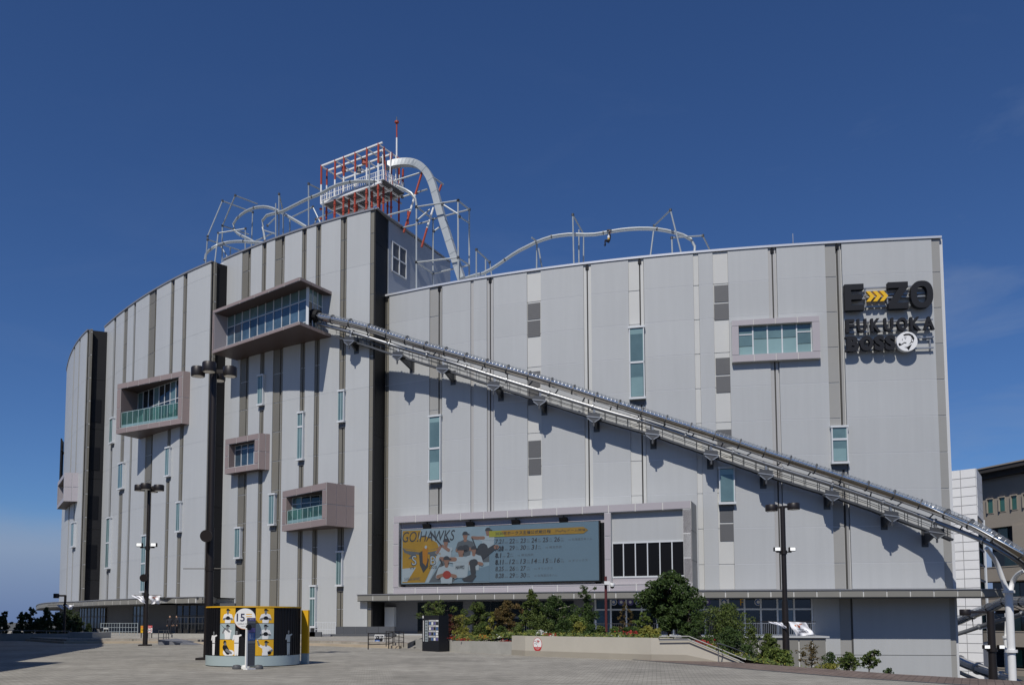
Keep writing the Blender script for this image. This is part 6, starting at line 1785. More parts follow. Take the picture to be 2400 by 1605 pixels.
def plant(name, cat, label, px, Y, ptop, pbot, wpx, lm, n=900, leaf=.14, shape='round', seed=1, trunk=.05, bare=.15, bark='bark', group='trees and shrubs in the planting bed', zbase=None, clumps=14, fill=.42, lean=0.0):
    rnd = random.Random(seed * 77 + 5)
    if shape != 'bush' and n > 450: clumps = int(clumps * 2.2); fill *= .60; leaf *= .92; n = int(n * 1.15)
    elif shape == 'bush': clumps = int(clumps * 1.6); fill *= .72
    top = at(px, ptop, Y).z; bot = at(px, pbot, Y).z if zbase is None else zbase; x = at(px, (ptop + pbot) / 2, Y).x
    if pbot and zbase is None: pass
    H = top - bot; R = wpx / 2 / F * Y
    t = thing(name, label, cat, (x, Y, bot), group)
    cl = []
    for i in range(clumps):
        f = (i + .5) / clumps; z = bot + H * (bare + (1 - bare) * (f * .94 + .02))
        if shape == 'round': e = math.sqrt(max(.05, 1 - (2 * f - .95) ** 2))
        elif shape == 'cone': e = 1.0 - f * .85
        elif shape == 'column': e = .75 + .25 * math.sin(f * 9)
        elif shape == 'bush': e = math.sqrt(max(.06, 1 - f * f))
        else: e = .35 + .65 * math.sin(math.pi * min(1, f * 1.1)) 
        for k in range(2 if clumps > 8 else 1):
            a = rnd.uniform(0, 6.28); rr = R * e * rnd.uniform(.10, .98) * (1 if rnd.random() < .85 else 1.18)
            cr_ = R * fill * rnd.uniform(.65, 1.25) * (.55 + .45 * e)
            cl.append((x + lean * H * f + rr * math.cos(a), Y + rr * math.sin(a) * .9, min(z + rnd.uniform(-.04, .04) * H, top - cr_ * .5), cr_, cr_, min(cr_ * rnd.uniform(.6, .95), H * .2 + .1)))
    obj('crown', leaves(cl, n, leaf, rnd), LF[lm], t)
    q = MB(); zt2 = bot + H * .9
    pts = [Vector((x, Y, bot - .25)), Vector((x + rnd.uniform(-.05, .05) * R, Y, bot + H * .3)), Vector((x + lean * H * .6 + rnd.uniform(-.12, .12) * R, Y, bot + H * .6)), Vector((x + lean * H * .9 + rnd.uniform(-.1, .1) * R, Y, zt2))]
    q.tube(crom(pts, 4), trunk, 7, r1=trunk * .25)
    for c in cl[::2]:
        z = max(bot + .1, c[2] - rnd.uniform(.2, .5) * H * .3); f = (z - bot) / H
        b0_ = Vector((x + lean * H * f, Y, z)); q.tube([b0_, (b0_ + Vector(c[:3])) / 2 + Vector((0, 0, .06 * H * .2)), Vector(c[:3])], trunk * .42, 5, r1=trunk * .12)
    obj('trunk', q, M[bark], t)
    return t
plant('big_tree', 'tree', 'tallest broad dark green tree rising over the canopy right of the screen', 1567, 55, 1338, 1496, 140, 'dark', 14250, .20, 'round', 3, .13, .12, clumps=26, fill=.40)
plant('dark_shrub', 'shrub', 'dark shrub crowding the right foot of the tallest tree', 1615, 53, 1408, 1503, 78, 'dark', 3900, .16, 'round', 4, .06, .05)
plant('young_tree', 'tree', 'sparse light green young tree rising behind the black information cabinet', 1020, 63, 1404, 1493, 105, 'mid', 1350, .17, 'vase', 5, .05, .35, clumps=11, fill=.30)
plant('red_shrub', 'shrub', 'small dark red leaved shrub right behind the cabinet', 1054, 55, 1436, 1495, 35, 'red', 780, .12, 'cone', 6, .03)
plant('yellow_shrub', 'shrub', 'upright yellow green shrub second right of the cabinet', 1081, 53, 1439, 1498, 35, 'yellow', 900, .12, 'column', 7, .03)
plant('yellow_shrub', 'shrub', 'low bright yellow shrub at the front left of the grey planter', 1092, 50.5, 1466, 1503, 35, 'yellow', 720, .10, 'bush', 8, .025)
plant('leafy_tree', 'tree', 'leafy mid green tree left of the conical yellow shrub', 1119, 57, 1410, 1496, 75, 'mid', 3450, .15, 'round', 9, .06, .08)
plant('yellow_cone_shrub', 'shrub', 'pointed yellow leaved shrub standing out in the middle of the grey planter', 1154, 50.5, 1429, 1500, 40, 'yellow', 975, .12, 'cone', 10, .035, .05, clumps=11)
plant('bronze_tree', 'tree', 'bronze tinted tree left of the tall slender green tree', 1192, 56, 1404, 1496, 75, 'bronze', 3750, .14, 'round', 11, .06, .08)
plant('tall_tree', 'tree', 'tall slender tree with pale leaning trunk reaching above the canopy edge', 1247, 54, 1379, 1490, 72, 'mid', 3150, .15, 'cone', 12, .06, .22, 'bark_w', lean=-.02)
plant('broad_tree', 'tree', 'broad dense dark tree right of the tall slender one', 1297, 55, 1396, 1490, 105, 'dark', 5700, .15, 'round', 13, .08, .06, 'bark_w', clumps=20)
plant('filler_shrub', 'shrub', 'dark undergrowth shrub below the gap between slender and broad trees', 1268, 52, 1440, 1489, 62, 'mid', 1800, .13, 'bush', 14, .04)
plant('bright_shrub', 'shrub', 'glossy bright green shrub left of the slim tree by the white doors', 1348, 49, 1440, 1490, 60, 'bright', 1950, .15, 'bush', 15, .04)
plant('variegated_shrub', 'shrub', 'pale yellow variegated shrub in front of the glossy green one', 1357, 46, 1455, 1489, 30, 'yellow', 780, .11, 'bush', 16, .03)
plant('slim_tree', 'tree', 'slim tree with a small tuft of leaves above the canopy and thin stems', 1375, 55, 1372, 1490, 42, 'dark', 1350, .15, 'column', 17, .05, .18, clumps=11, fill=.5)
plant('loose_shrub', 'shrub', 'loose dark shrub around the foot of the slim tuft tree', 1376, 52, 1415, 1490, 65, 'dark', 1950, .15, 'round', 18, .04)
plant('round_shrub', 'shrub', 'small round green shrub left of the camera pole foot', 1406, 46, 1465, 1490, 32, 'mid', 720, .11, 'bush', 19, .03)
plant('round_shrub', 'shrub', 'small round bright shrub below the white glass door', 1441, 45, 1467, 1490, 30, 'bright', 720, .11, 'bush', 20, .03)
plant('thin_shrub', 'shrub', 'thin wispy shrub before the white glass doors', 1465, 55, 1406, 1490, 45, 'bronze', 570, .13, 'vase', 21, .03, .1, clumps=9, fill=.3)
plant('light_shrub', 'shrub', 'light green leafy shrub touching the left side of the tallest tree', 1505, 50, 1432, 1490, 42, 'bright', 930, .13, 'vase', 22, .03, clumps=9)
plant('grassy_plant', 'plant', 'bright arching grassy plant spilling over the kink of the beige wall', 1519, 40.2, 1467, 1497, 60, 'yellow', 1350, .16, 'bush', 23, .02, 0)
plant('grassy_plant', 'plant', 'bright leafy plant on the beige wall top at its left end', 1249, 45, 1477, 1494, 45, 'bright', 780, .12, 'bush', 24, .02, 0)
plant('spreading_tree', 'tree', 'spreading green tree hiding the middle windows, right of the tallest tree', 1702, 52, 1414, 1522, 135, 'mid', 5400, .15, 'round', 25, .07, .1, clumps=20)
plant('slope_shrub', 'shrub', 'dark shrub behind the free standing handrail', 1712, 46, 1470, 1560, 110, 'dark', 3300, .14, 'bush', 26, .04)
plant('slope_shrub', 'shrub', 'upright green shrub left of the banner lamp post on the slope', 1800, 50, 1485, 1560, 78, 'mid', 3000, .14, 'cone', 27, .05)
plant('slope_shrub', 'shrub', 'bright bushy shrub at the foot of the banner lamp post', 1822, 44, 1517, 1562, 75, 'bright', 2250, .13, 'bush', 28, .04)
plant('bare_shrub', 'shrub', 'sparse brownish shrub with thin stems against the khaki terrace wall', 1902, 46, 1502, 1562, 68, 'bronze', 630, .12, 'vase', 29, .03, .05, clumps=12, fill=.3)
plant('bare_shrub', 'shrub', 'small dark shrub right of the khaki terrace wall end', 1946, 42, 1526, 1570, 42, 'dark', 630, .12, 'bush', 30, .03)
plant('wall_shrub', 'shrub', 'dark green shrub on the plaza edge before the grey wall, left of the branching one', 1990, 38, 1528, 1574, 62, 'mid', 900, .13, 'vase', 31, .035)
plant('branching_shrub', 'shrub', 'rightmost shrub with one leafy branch reaching right before the grey wall', 2036, 37, 1522, 1576, 56, 'mid', 630, .14, 'vase', 32, .03, .2, clumps=9, fill=.35, lean=.25)
plant('low_plant', 'plant', 'tiny plant tuft peeping over the plaza edge at the right', 2082, 33, 1565, 1582, 25, 'dark', 180, .10, 'bush', 33, .015)
plant('low_plant', 'plant', 'low yellowish plants along the plaza edge by the sparse shrub', 1948, 36, 1555, 1572, 75, 'yellow', 630, .10, 'bush', 34, .015, clumps=6)
plant('hedge_plant', 'plant', 'yellow green plants spilling over the sloping handrail wall', 1668, 41, 1507, 1540, 42, 'yellow', 900, .12, 'bush', 35, .02, 0)
for k, (px_, Y_, pt_, w_, lm, lab) in enumerate(((1068, 58, 1442, 60, 'bronze', 'low bronze filler shrub behind the yellow shrubs by the cabinet'), (1135, 51, 1462, 46, 'mid', 'low green filler shrub left of the pointed yellow one'), (1175, 49, 1466, 44, 'mid', 'low green shrub right of the pointed yellow one'),
        (1215, 47.5, 1464, 46, 'mid', 'low green shrub at the left end of the beige wall'), (1325, 47, 1452, 60, 'dark', 'dark low shrub under the broad dark tree'), (1385, 47, 1462, 44, 'dark', 'dark low shrub left of the small round shrub'), (1480, 45, 1468, 50, 'dark', 'dark low shrub behind the red flowers'), (1640, 47, 1452, 80, 'dark', 'dark shrub filling the gap right of the tallest tree'), (1760, 50, 1468, 64, 'mid', 'green shrub under the right side of the spreading tree'))):
    plant('low_shrub', 'shrub', lab, px_, Y_, pt_, 1494 if px_ < 1600 else 1535, w_, lm, 1300, .13, 'bush', 60 + k, .03, .0)
# the shaded trees at the far left
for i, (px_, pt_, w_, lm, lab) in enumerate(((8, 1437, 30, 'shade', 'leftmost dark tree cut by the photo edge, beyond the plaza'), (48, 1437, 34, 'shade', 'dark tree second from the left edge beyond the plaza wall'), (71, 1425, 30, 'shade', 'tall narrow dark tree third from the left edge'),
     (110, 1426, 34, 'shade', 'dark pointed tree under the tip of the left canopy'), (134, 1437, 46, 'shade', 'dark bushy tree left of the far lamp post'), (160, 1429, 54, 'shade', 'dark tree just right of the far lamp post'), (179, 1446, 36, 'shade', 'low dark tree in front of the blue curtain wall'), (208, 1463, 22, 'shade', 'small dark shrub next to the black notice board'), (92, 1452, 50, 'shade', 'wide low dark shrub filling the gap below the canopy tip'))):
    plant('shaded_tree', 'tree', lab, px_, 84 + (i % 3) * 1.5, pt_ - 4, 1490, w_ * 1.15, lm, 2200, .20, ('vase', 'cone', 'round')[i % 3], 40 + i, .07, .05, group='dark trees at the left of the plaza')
# flowers and ground cover
def cover(name, lm, n, xr, fr, h, leaf, seed):
    rnd = random.Random(seed); q = MB()
    for _ in range(n):
        x = rnd.uniform(*xr); y = bed_y(x, rnd.uniform(*fr) ** 1.5); z = max(LOW, soil_z(x, y)) + rnd.uniform(.0, h)
        p = Vector((x, y, z)); nrm = Vector((rnd.gauss(0, .5), rnd.gauss(-.4, .5), 1)).normalized(); t = nrm.orthogonal().normalized(); t.rotate(Matrix.Rotation(rnd.uniform(0, 6.28), 3, nrm)); s = nrm.cross(t); L_ = leaf * rnd.uniform(.6, 1.3)
        k0 = len(q.v); q.v += [tuple(p - t * L_ * .5), tuple(p + s * L_ * .3), tuple(p + t * L_ * .5), tuple(p - s * L_ * .3)]; q.f.append((k0, k0 + 1, k0 + 2, k0 + 3))
    o = obj(name, q, LF[lm]); o['kind'] = 'stuff'; o['label'] = 'low mixed ground cover plants and flowers in the planting bed'; o['category'] = 'ground cover'
cover('ground_cover', 'mid', 9000, (-1, 40), (0, 1), .28, .16, 1)
cover('ground_cover', 'bright', 2600, (-.9, 30), (0, .45), .30, .14, 2)
cover('ground_cover', 'yellow', 1300, (-.9, 14), (0, .3), .30, .12, 3)
def patch(lm, n, spots, seed):
    rnd = random.Random(seed); q = MB()
    for (px_, py_, Y, w_) in spots:
        c = at(px_, py_, Y)
        for _ in range(n):
            p = Vector((c.x + rnd.gauss(0, w_ / 2), c.y + rnd.gauss(0, .25), c.z + rnd.gauss(0, .05))); L_ = rnd.uniform(.06, .12)
            nrm = Vector((rnd.gauss(0, .5), rnd.gauss(-.7, .5), 1)).normalized(); t = nrm.orthogonal().normalized(); s = nrm.cross(t)
            k0 = len(q.v); q.v += [tuple(p - t * L_ * .5), tuple(p + s * L_ * .5), tuple(p + t * L_ * .5), tuple(p - s * L_ * .5)]; q.f.append((k0, k0 + 1, k0 + 2, k0 + 3))
    o = obj('flowers', q, LF[lm]); o['kind'] = 'stuff'; o['label'] = {'redf': 'red', 'orange': 'orange', 'white': 'white'}[lm] + ' bedding flowers in the planting bed'; o['category'] = 'flowers'
patch('redf', 55, [(1090, 1498, 49.2, .4), (1198, 1501, 45.3, .4), (1190, 1503, 45.6, .3), (1288, 1487, 43.8, .35), (1477, 1482, 41, .5), (1637, 1503, 40, .5), (1645, 1508, 40, .5), (1056, 1493, 50, .3)], 5)
patch('orange', 30, [(1045, 1494, 50, .4), (1135, 1493, 48.5, .25), (1062, 1497, 49.8, .5), (1130, 1490, 49, .3)], 6)
patch('white', 16, [(1296, 1489, 43.5, .2), (1265, 1485, 44, .2), (1582, 1489, 39.5, .2), (1170, 1492, 47.5, .3), (1271, 1478, 45, .3)], 7)

# ------------------------------------------------------------------ lamp posts
def lamp(px, pyb, Y, ph, label, heads, rb, rt, hr_=.31, arm=.73, zbase=None, loc_only=False, flood=None, speaker=None, bar=None, lit=False, a0=0.0):
    g = at(px, pyb, Y); z0 = g.z if zbase is None else zbase; 
    top = at(px, ph, Y).z
    t = thing('lamp_post', label, 'lamp post', (g.x, Y, z0), 'lamp posts on the plaza')
    x, y = g.x, Y
    q = MB(); q.tube([(x, y, z0), (x, y, z0 + (top - z0) * .45)], rb, 14, r1=(rb + rt) / 2); q.tube([(x, y, z0 + (top - z0) * .45), (x, y, top)], rt * 1.02, 14, r1=rt); obj('pole', q, M['pole'], t, smooth=True)
    q = MB(); q.box(x - rb * 2.1, x + rb * 2.1, y - rb * 2.1, y + rb * 2.1, z0, z0 + .10); obj('base_plate', q, M['pole'], t)
    for a in heads:
        a += a0; dx, dy = math.cos(a) * arm, math.sin(a) * arm; zz = top - .05
        q = MB(); q.bar((x, y, zz), (x + dx, y + dy, zz), .10, .16); obj('arm', q, M['pole'], t)
        q = MB(); c = (x + dx, y + dy, zz - .22); q.lathe([(hr_ * .97, 0), (hr_, .04), (hr_, .38), (hr_ * .92, .42)], c, 20); h_ = obj('lamp_head', q, M['pole'], t, smooth=True)
        q = MB(); q.lathe([(hr_ * .30, -.015), (hr_ * .80, -.012), (hr_ * .80, .0)], c, 20); obj('lens', q, M['lens'], h_)
    if flood:
        z = at(px, flood, Y).z
        q = MB(); q.bar((x - .5, y - .05, z - .2), (x + .5, y - .05, z - .2), .08); q.tube([(x, y, z - .35), (x, y, z - .1)], rt * 1.4, 12); obj('bracket', q, M['pole'], t)
        for s_ in (-1, 1):
            q = MB(); q.box(x + s_ * .5 - .2, x + s_ * .5 + .2, y - .32, y - .05, z - .16, z + .10); f_ = obj('floodlight_head', q, M['pole'], t)
            q = MB(); q.box(x + s_ * .5 - .17, x + s_ * .5 + .17, y - .34, y - .325, z - .13, z + .08); obj('lens', q, M['lens_lit'], f_)
    if speaker:
        z = at(px, speaker, Y).z
        q = MB(); q.tube([(x, y - .1, z), (x, y - .6, z - .05)], .10, 14, r1=.25); q.tube([(x, y - .6, z - .05), (x, y - .66, z - .055)], .27, 16); obj('horn_speaker', q, M['pole'], t)
    if bar:
        z = at(px, bar[0], Y).z; q = MB(); q.tube([(x - bar[1], y - .02, z), (x + bar[1], y - .02, z)], .022, 6); q.tube([(x, y, z - .1), (x, y, z + .1)], rt * 1.5, 12); obj('banner_arm', q, M['pole'], t)
    return t, x, y
H4 = [0, math.pi / 2, math.pi, -math.pi / 2]
lamp(487, 1545, 38.7, 868, 'tall dark four headed lamp post in the foreground beside the yellow and black kiosk', H4, .20, .135, .31, .72, 0, speaker=1256, bar=(1332, 1.17))
t2, x2, y2 = lamp(340, 1512, 61.4, 1141, 'four headed dark lamp post left of the foreground one, with floodlights and white flags', H4, .17, .12, .36, .68, 0, flood=1276, speaker=1353, bar=(1394, 1.05))
t3, x3, y3 = lamp(1844, 1575, 58, 1186, 'dark lamp post standing before the right windows, with two heads and bright floodlights', [RAD(-35), RAD(145)], .24, .16, .40, .72, -2.2, flood=1286, bar=(1456, 2.0))
t4, x4, y4 = lamp(2328, 1590, 60, 1432, 'dark lamp post at the right edge in front of the white forked column', [RAD(170)], .30, .24, .35, 1.6, -4.5, flood=1514)
t5, x5, y5 = lamp(150, 1490, 82, 1394, 'short distant lamp post at the far left among the dark trees', [math.pi], .14, .11, .26, .85, .2, bar=(1417, 1.6))
def flag(name_lab, x, y, pts, Y, txt=True, seed=0):
    """pts: four picture points top-left, top-right, bottom-right, bottom-left"""
    P4 = [at(px_, py_, Y + random.uniform(-.1, .1)) for px_, py_ in pts]
    n, m = 14, 10; q = MB(); rnd = random.Random(seed)
    f_ = lambda u, v, d=0: (P4[0] * (1 - u) + P4[1] * u) * (1 - v) + (P4[3] * (1 - u) + P4[2] * u) * v + Vector((0.03 * math.sin(9 * v + seed), -.02 - d + .09 * math.sin(6.5 * u + 4.5 * v + seed) * (.3 + v) + .05 * math.sin(13 * u - 6 * v), .025 * math.sin(8 * u + seed) * v))
    for j in range(m + 1):
        for i in range(n + 1): q.v.append(tuple(f_(i / n, j / m)))
    for j in range(m):
        for i in range(n): k = j * (n + 1) + i; q.f.append((k, k + 1, k + n + 2, k + n + 1))
    t = thing('banner_flag', name_lab, 'flag', P4[0], 'white flags on the lamp posts')
    obj('cloth', q, M['flag'], t, smooth=True)
    if txt:
        P = Print(lambda u, v, d: f_(u, 1 - v, d), t, 'flag_print', .012, .003)
        P.cap('ink_o', [(.30, .74, .05, .52, .80, .05), (.40, .82, .03, .70, .86, .02), (.44, .70, .05, .48, .60, .03)]); P.cap('ink_r', [(.42, .75, .03, .50, .68, .03)])
        P.text('ink_m', 'SoftBank', .26, .42, .42, .10); P.text('ink_b', 'HAWKS', .24, .20, .52, .18, bold=.01)
        P.done()
    return t
flag('large white flag with orange bird emblem blowing right of the right lamp post', x3, y3, [(1847, 1456), (1888, 1458), (1907, 1486), (1866, 1490)], 57.6, True, 1)
flag('white flag twisted to a tail on the left of the right lamp post', x3, y3, [(1799, 1456), (1832, 1458), (1846, 1473), (1838, 1471)], 57.7, False, 2)
flag('white flag with faint red print hanging right of the four headed post with floodlights', x2, y2, [(350, 1395), (377, 1395), (373, 1414), (354, 1415)], 61.2, True, 3)
flag('crumpled white flag left of the four headed post with floodlights', x2, y2, [(309, 1394), (337, 1396), (342, 1415), (330, 1409)], 61.2, False, 4)
flag('small white flag right of the far left lamp post', x5, y5, [(154, 1417), (174, 1417), (168, 1427), (160, 1428)], 81.7, False, 5)
flag('small grey white flag left of the far left lamp post', x5, y5, [(132, 1417), (147, 1417), (149, 1428), (143, 1425)], 81.7, False, 6)

# ------------------------------------------------------------------ the round kiosk
kc = Vector((at(592, 1500, 34.0).x, 34.15)); KR = 1.78; zk0, zk1, zkb = 0.03, 2.22, .40
ks = thing('round_kiosk', 'round black display drum with yellow and grey baseball player pictures and a pale blue base', 'kiosk', (kc.x, kc.y, 0))
def cyl(r, z0, z1, m, name, n=72, a0=0, a1=2 * math.pi):
    q = MB(); q.lathe([(r, z0), (r, z1)], (kc.x, kc.y, 0), n); return obj(name, q, M[m], ks, smooth=True)
cyl(KR, zk0, zkb, 'kbase', 'base'); cyl(KR - .015, zkb, zk1 - .03, 'kblack', 'drum'); cyl(KR + .02, zk1 - .03, zk1 + .02, 'ink_y', 'rim')
vdir = math.atan2(-kc.y, -kc.x)           # towards the camera
fk = lambda u, v, d: Vector((kc.x + (KR + d) * math.cos(vdir + u / KR), kc.y + (KR + d) * math.sin(vdir + u / KR), v))
q = MB()
for i in range(70):
    a = 2 * math.pi * i / 70; q.box8([Vector((kc.x + r_ * math.cos(a + o_), kc.y + r_ * math.sin(a + o_), z_)) for z_ in (zkb, zk1 - .03) for r_, o_ in ((KR - .02, -.006), (KR + .004, -.006), (KR + .004, .006), (KR - .02, .006))])
obj('ribs', q, M['kblack'], ks)
def kpx(px_): return KR * math.asin(max(-.98, min(.98, ((px_ - 592) / F * 34.1) / KR)))
row = [zkb + .01, zkb + .61, zkb + 1.205, zk1 - .045]
for (xa, xb, ps) in ((519.5, 552, ((1, 'ink_y'), (0, 'kbase'), (1, 'ink_y'))), (596, 635.5, ((2, 'ink_y'), (1, 'kbase'), (1, 'ink_y')))):
    ua, ub = kpx(xa), kpx(xb)
    for r in range(3):
        P = Print(fk, ks, 'picture', .004, .002, cut=.09)
        z0_, z1_ = row[r] + .008, row[r + 1] - .008
        P.poly(ps[r][1], [(ua, z0_), (ub, z0_), (ub, z1_), (ua, z1_)])
        cx_ = (ua + ub) / 2; hgt = z1_ - z0_
        sh = 'ink' if (xa < 560 and r == 0) else 'ink_w'
        if sh == 'ink':   # crouching catcher
            P.cap('ink_w', [(cx_ - .05, z0_ + .12, .12, cx_ + .20, z0_ + .10, .10)]); P.cap('ink', [(cx_ - .08, z0_ + .30, .11, cx_ + .05, z0_ + .12, .09)])
            P.ell('ink', cx_ - .09, z0_ + .48, .065, .08); P.ell('ink_m', cx_ - .07, z0_ + .43, .05, .06); P.cap('ink_m', [(cx_ + .0, z0_ + .2, .06, cx_ + .18, z0_ + .1, .04)])
        else:
            player(P, cx_ + (.02 if r else .05), z0_ + hgt * .42, .86, 'ink_w', 'ink', 'ink_m', pose=ps[r][0], m_glove='ink')
            P.poly('ink_w', [(cx_ - .1, z0_), (cx_ + .12, z0_), (cx_ + .11, z0_ + .12), (cx_ - .09, z0_ + .12)])
        # trim what hangs over the picture edge
        P.layers = [(m_, [( [(min(max(a_, ua), ub), min(max(b_, z0_), z1_)) for a_, b_ in v_], f_) for v_, f_ in sh_]) for m_, sh_ in P.layers]
        P.done()
def standing(px_, z0_, h, m='ink_w', grey='ink_m'):
    x = kpx(px_); P = Print(fk, ks, 'player_print', .006, .002, cut=.09); k = h
    P.cap(m, [(x - .04 * k, z0_ + .03 * k, .035 * k, x - .035 * k, z0_ + .5 * k, .055 * k), (x + .04 * k, z0_ + .03 * k, .035 * k, x + .035 * k, z0_ + .5 * k, .055 * k)])
    P.poly(m, [(x - .085 * k, z0_ + .48 * k), (x + .085 * k, z0_ + .48 * k), (x + .10 * k, z0_ + .80 * k), (x - .10 * k, z0_ + .80 * k)])
    P.cap(m, [(x - .10 * k, z0_ + .77 * k, .035 * k, x - .14 * k, z0_ + .62 * k, .03 * k), (x + .10 * k, z0_ + .77 * k, .035 * k, x + .19 * k, z0_ + .80 * k, .03 * k)])
    P.poly('ink', [(x - .085 * k, z0_ + .475 * k), (x + .085 * k, z0_ + .475 * k), (x + .085 * k, z0_ + .50 * k), (x - .085 * k, z0_ + .50 * k)])
    P.ell(grey, x, z0_ + .87 * k, .042 * k, .06 * k); P.ell('ink_m', x, z0_ + .92 * k, .048 * k, .04 * k)
    P.done()
standing(505.5, zkb + .02, .92); standing(555.5, zkb + .02, .95); standing(669, zkb + .02, .96, 'ink_g')
# round 15th sign held off the drum
ps_ = at(574, 1449.5, 32.1); rs_ = 24.5 / F * 32.1
fq = lambda u, v, d: Vector((ps_.x + u * rs_, ps_.y - d + .02 * u, ps_.z + v * rs_))
q = MB(); q.disc(fq, 0, 0, 1, -.05, 0, 36); dsk = obj('anniversary_disc', q, M['ink_w'], ks)
q = MB(); q.bar(ps_ + Vector((0, .04, 0)), ps_ + Vector((0, .5, 0)), .06); obj('disc_bracket', q, M['kblack'], ks)
P = Print(fq, dsk, 'disc_print', .003, .002)
P.ell('ink_o', 0, -.02, .985, .97, 36); P.ell('ink_w', 0, .02, .985, .965, 36)
P.text('ink_b', '15', -.78, -.25, .78, .76, bold=.02); P.text('ink_b', 'th', .16, -.25, .30, .32, bold=.03)
P.poly('ink_y', [(.12, .40), (.66, .40), (.66, .48), (.12, .48)]); P.poly('ink_y', [(.12, .18), (.66, .18), (.66, .26), (.12, .26)])
P.text('ink_m', 'SoftBank HAWKS', -.66, -.56, 1.3, .2); P.text('ink_m', 'ANNIVERSARY', -.36, -.76, .72, .09); P.done()
# yellow panel behind the drum at the right
pa, pb = at(706, 1500, 34.7), at(721.5, 1500, 34.6)
yp = thing('advertising_stand', 'yellow upright panel on pale blue foot just right of the round kiosk', 'stand', (pa.x, pa.y, 0))
def pbox(z0, z1, m, name):
    q = MB(); a_, b_ = Vector((pa.x, pa.y)), Vector((pb.x, pb.y)); n = Vector(((b_ - a_).y, -(b_ - a_).x)).normalized() * -.12
    q.box8([(p.x, p.y, z) for z in (z0, z1) for p in (a_, b_, b_ + n, a_ + n)]); return obj(name, q, M[m], yp)
pbox(0.01, .42, 'kbase', 'foot'); pbox(.422, 2.12, 'ink_y', 'board')
# information pylon in front of the kiosk
ip0, ip1 = at(580.5, 1500, 30.6), at(598, 1500, 30.9)
py_ = thing('information_pylon', 'narrow upright information stand with grey blue lines of text before the kiosk', 'sign', (ip0.x, ip0.y, 0))
wi = Wall([(ip0.x, ip0.y), (ip1.x, ip1.y)]); WL = wi.L; zi1 = at(590, 1447, 30.7).z
q = MB(); q.slab(wi, 0, WL, .12, zi1, -.05, 0); bo = obj('board', q, M['grey_dark'], py_)
q = MB(); q.slab(wi, -.065, -.002, .0, zi1 - .35, -.05, .01); obj('side_edge', q, M['white'], py_)
P = Print(lambda u, v, d: wi.pos(u * WL, .12 + v * (zi1 - .12), d), bo, 'sign_print', .003, .002)
P.poly('ink_purple', [(0, .935), (1, .935), (1, 1), (0, 1)]); P.poly('ink_m', [(0, .885), (1, .885), (1, .93), (0, .93)])
for k, (v0, v1, m_) in enumerate(((.80, .86, 'grey_dark'), (.755, .79, 'ink_purple'), (.70, .75, 'ink_purple'), (.53, .69, 'ink_blue'), (.47, .52, 'ink_m'))): P.poly(m_, [(.02, v0), (.98, v0), (.98, v1), (.02, v1)])
for k in range(5): P.text('ink_w', 'WC  P  i', .15, .56 + .025 * k, .6, .014)
for k in range(6): P.text('ink_m', 'Information', .12, .25 + .035 * k, .7, .018)
P.text('ink_w', '案内', .2, .95, .5, .035); P.done()
q = MB(); q.tube([wi.pos(WL * .1, zi1 - .33, -.05), wi.pos(WL * .1, zi1 - .33, .05)], .1, 6); obj('hex_emblem', q, M['kblack'], py_)
q = MB(); q.slab(wi, -.05, WL + .1, 0, .05, -.15, .06); obj('foot', q, M['white'], py_)
for i, (x_, lab) in enumerate(((555, 'grey ballast weight left of the information stand foot'), (576, 'pale ballast bag at the information stand foot'), (606, 'dark ballast weight right of the information stand foot'))):
    p = at(x_, 1563, 31.0); q = MB(); q.lathe([(.16, 0), (.17, .05), (.13, .13), (.04, .15)], (p.x, p.y, 0.006), 10)
    one('ballast_weight', q, M['white' if i == 1 else 'grey_dark'], lab, 'weight', 'weights at the information stand', True)

# black information cabinet
ca, cb, cc_ = at(989.5, 1520, 50.5), at(1028.5, 1522, 48.9), at(1051.5, 1524, 49.6)
ct = thing('information_cabinet', 'black upright cabinet with lit white notice columns at the left end of the planter', 'cabinet', (cb.x, cb.y, 0))
zc = at(1020, 1441, 49.2).z
q = MB(); pl = [(ca.x, ca.y), (cb.x, cb.y), (cc_.x, cc_.y), (ca.x + .9, ca.y + 1.2)]; q.prism(pl[:3] + [pl[3]], Zf, 0.0, .35); q2_ = q
q = MB(); q.prism(pl, Zf, .0, zc); obj('body', q, M['charcoal'], ct)
wc = Wall([(ca.x, ca.y), (cb.x, cb.y)]); CL = wc.L; fc_ = lambda u, v, d: wc.pos(u * CL, zc * v, d)
P = Print(fc_, ct, 'notice_print', .006, .003)
P.poly('ink_w', [(.02, .92), (.09, .92), (.09, .99), (.02, .99)]); P.poly('ink_w', [(.06, .27), (.10, .27), (.10, .86), (.06, .86)]); P.poly('ink_g', [(.17, .27), (.36, .27), (.36, .86), (.17, .86)])
for k in range(7): P.text('ink', '営業時間'[k % 4], .20, .30 + .08 * k, .13, .05)
for k in range(4):
    z = .77 - k * .145
    P.poly('ink_w', [(.40, z + .06), (.98, z + .06), (.98, z + .10), (.40, z + .10)]); P.poly('ink_m', [(.40, z - .035), (.98, z - .035), (.98, z + .055), (.40, z + .055)])
    for j in range(4): P.poly(('ink_blue', 'ink_w', 'ink_purple', 'ink')[(j + k) % 4], [(.43 + j * .14, z - .03), (.53 + j * .14, z - .03), (.53 + j * .14, z + .045), (.43 + j * .14, z + .045)])
    P.text('ink', 'FLOOR', .45, z + .066, .4, .024)
P.done()
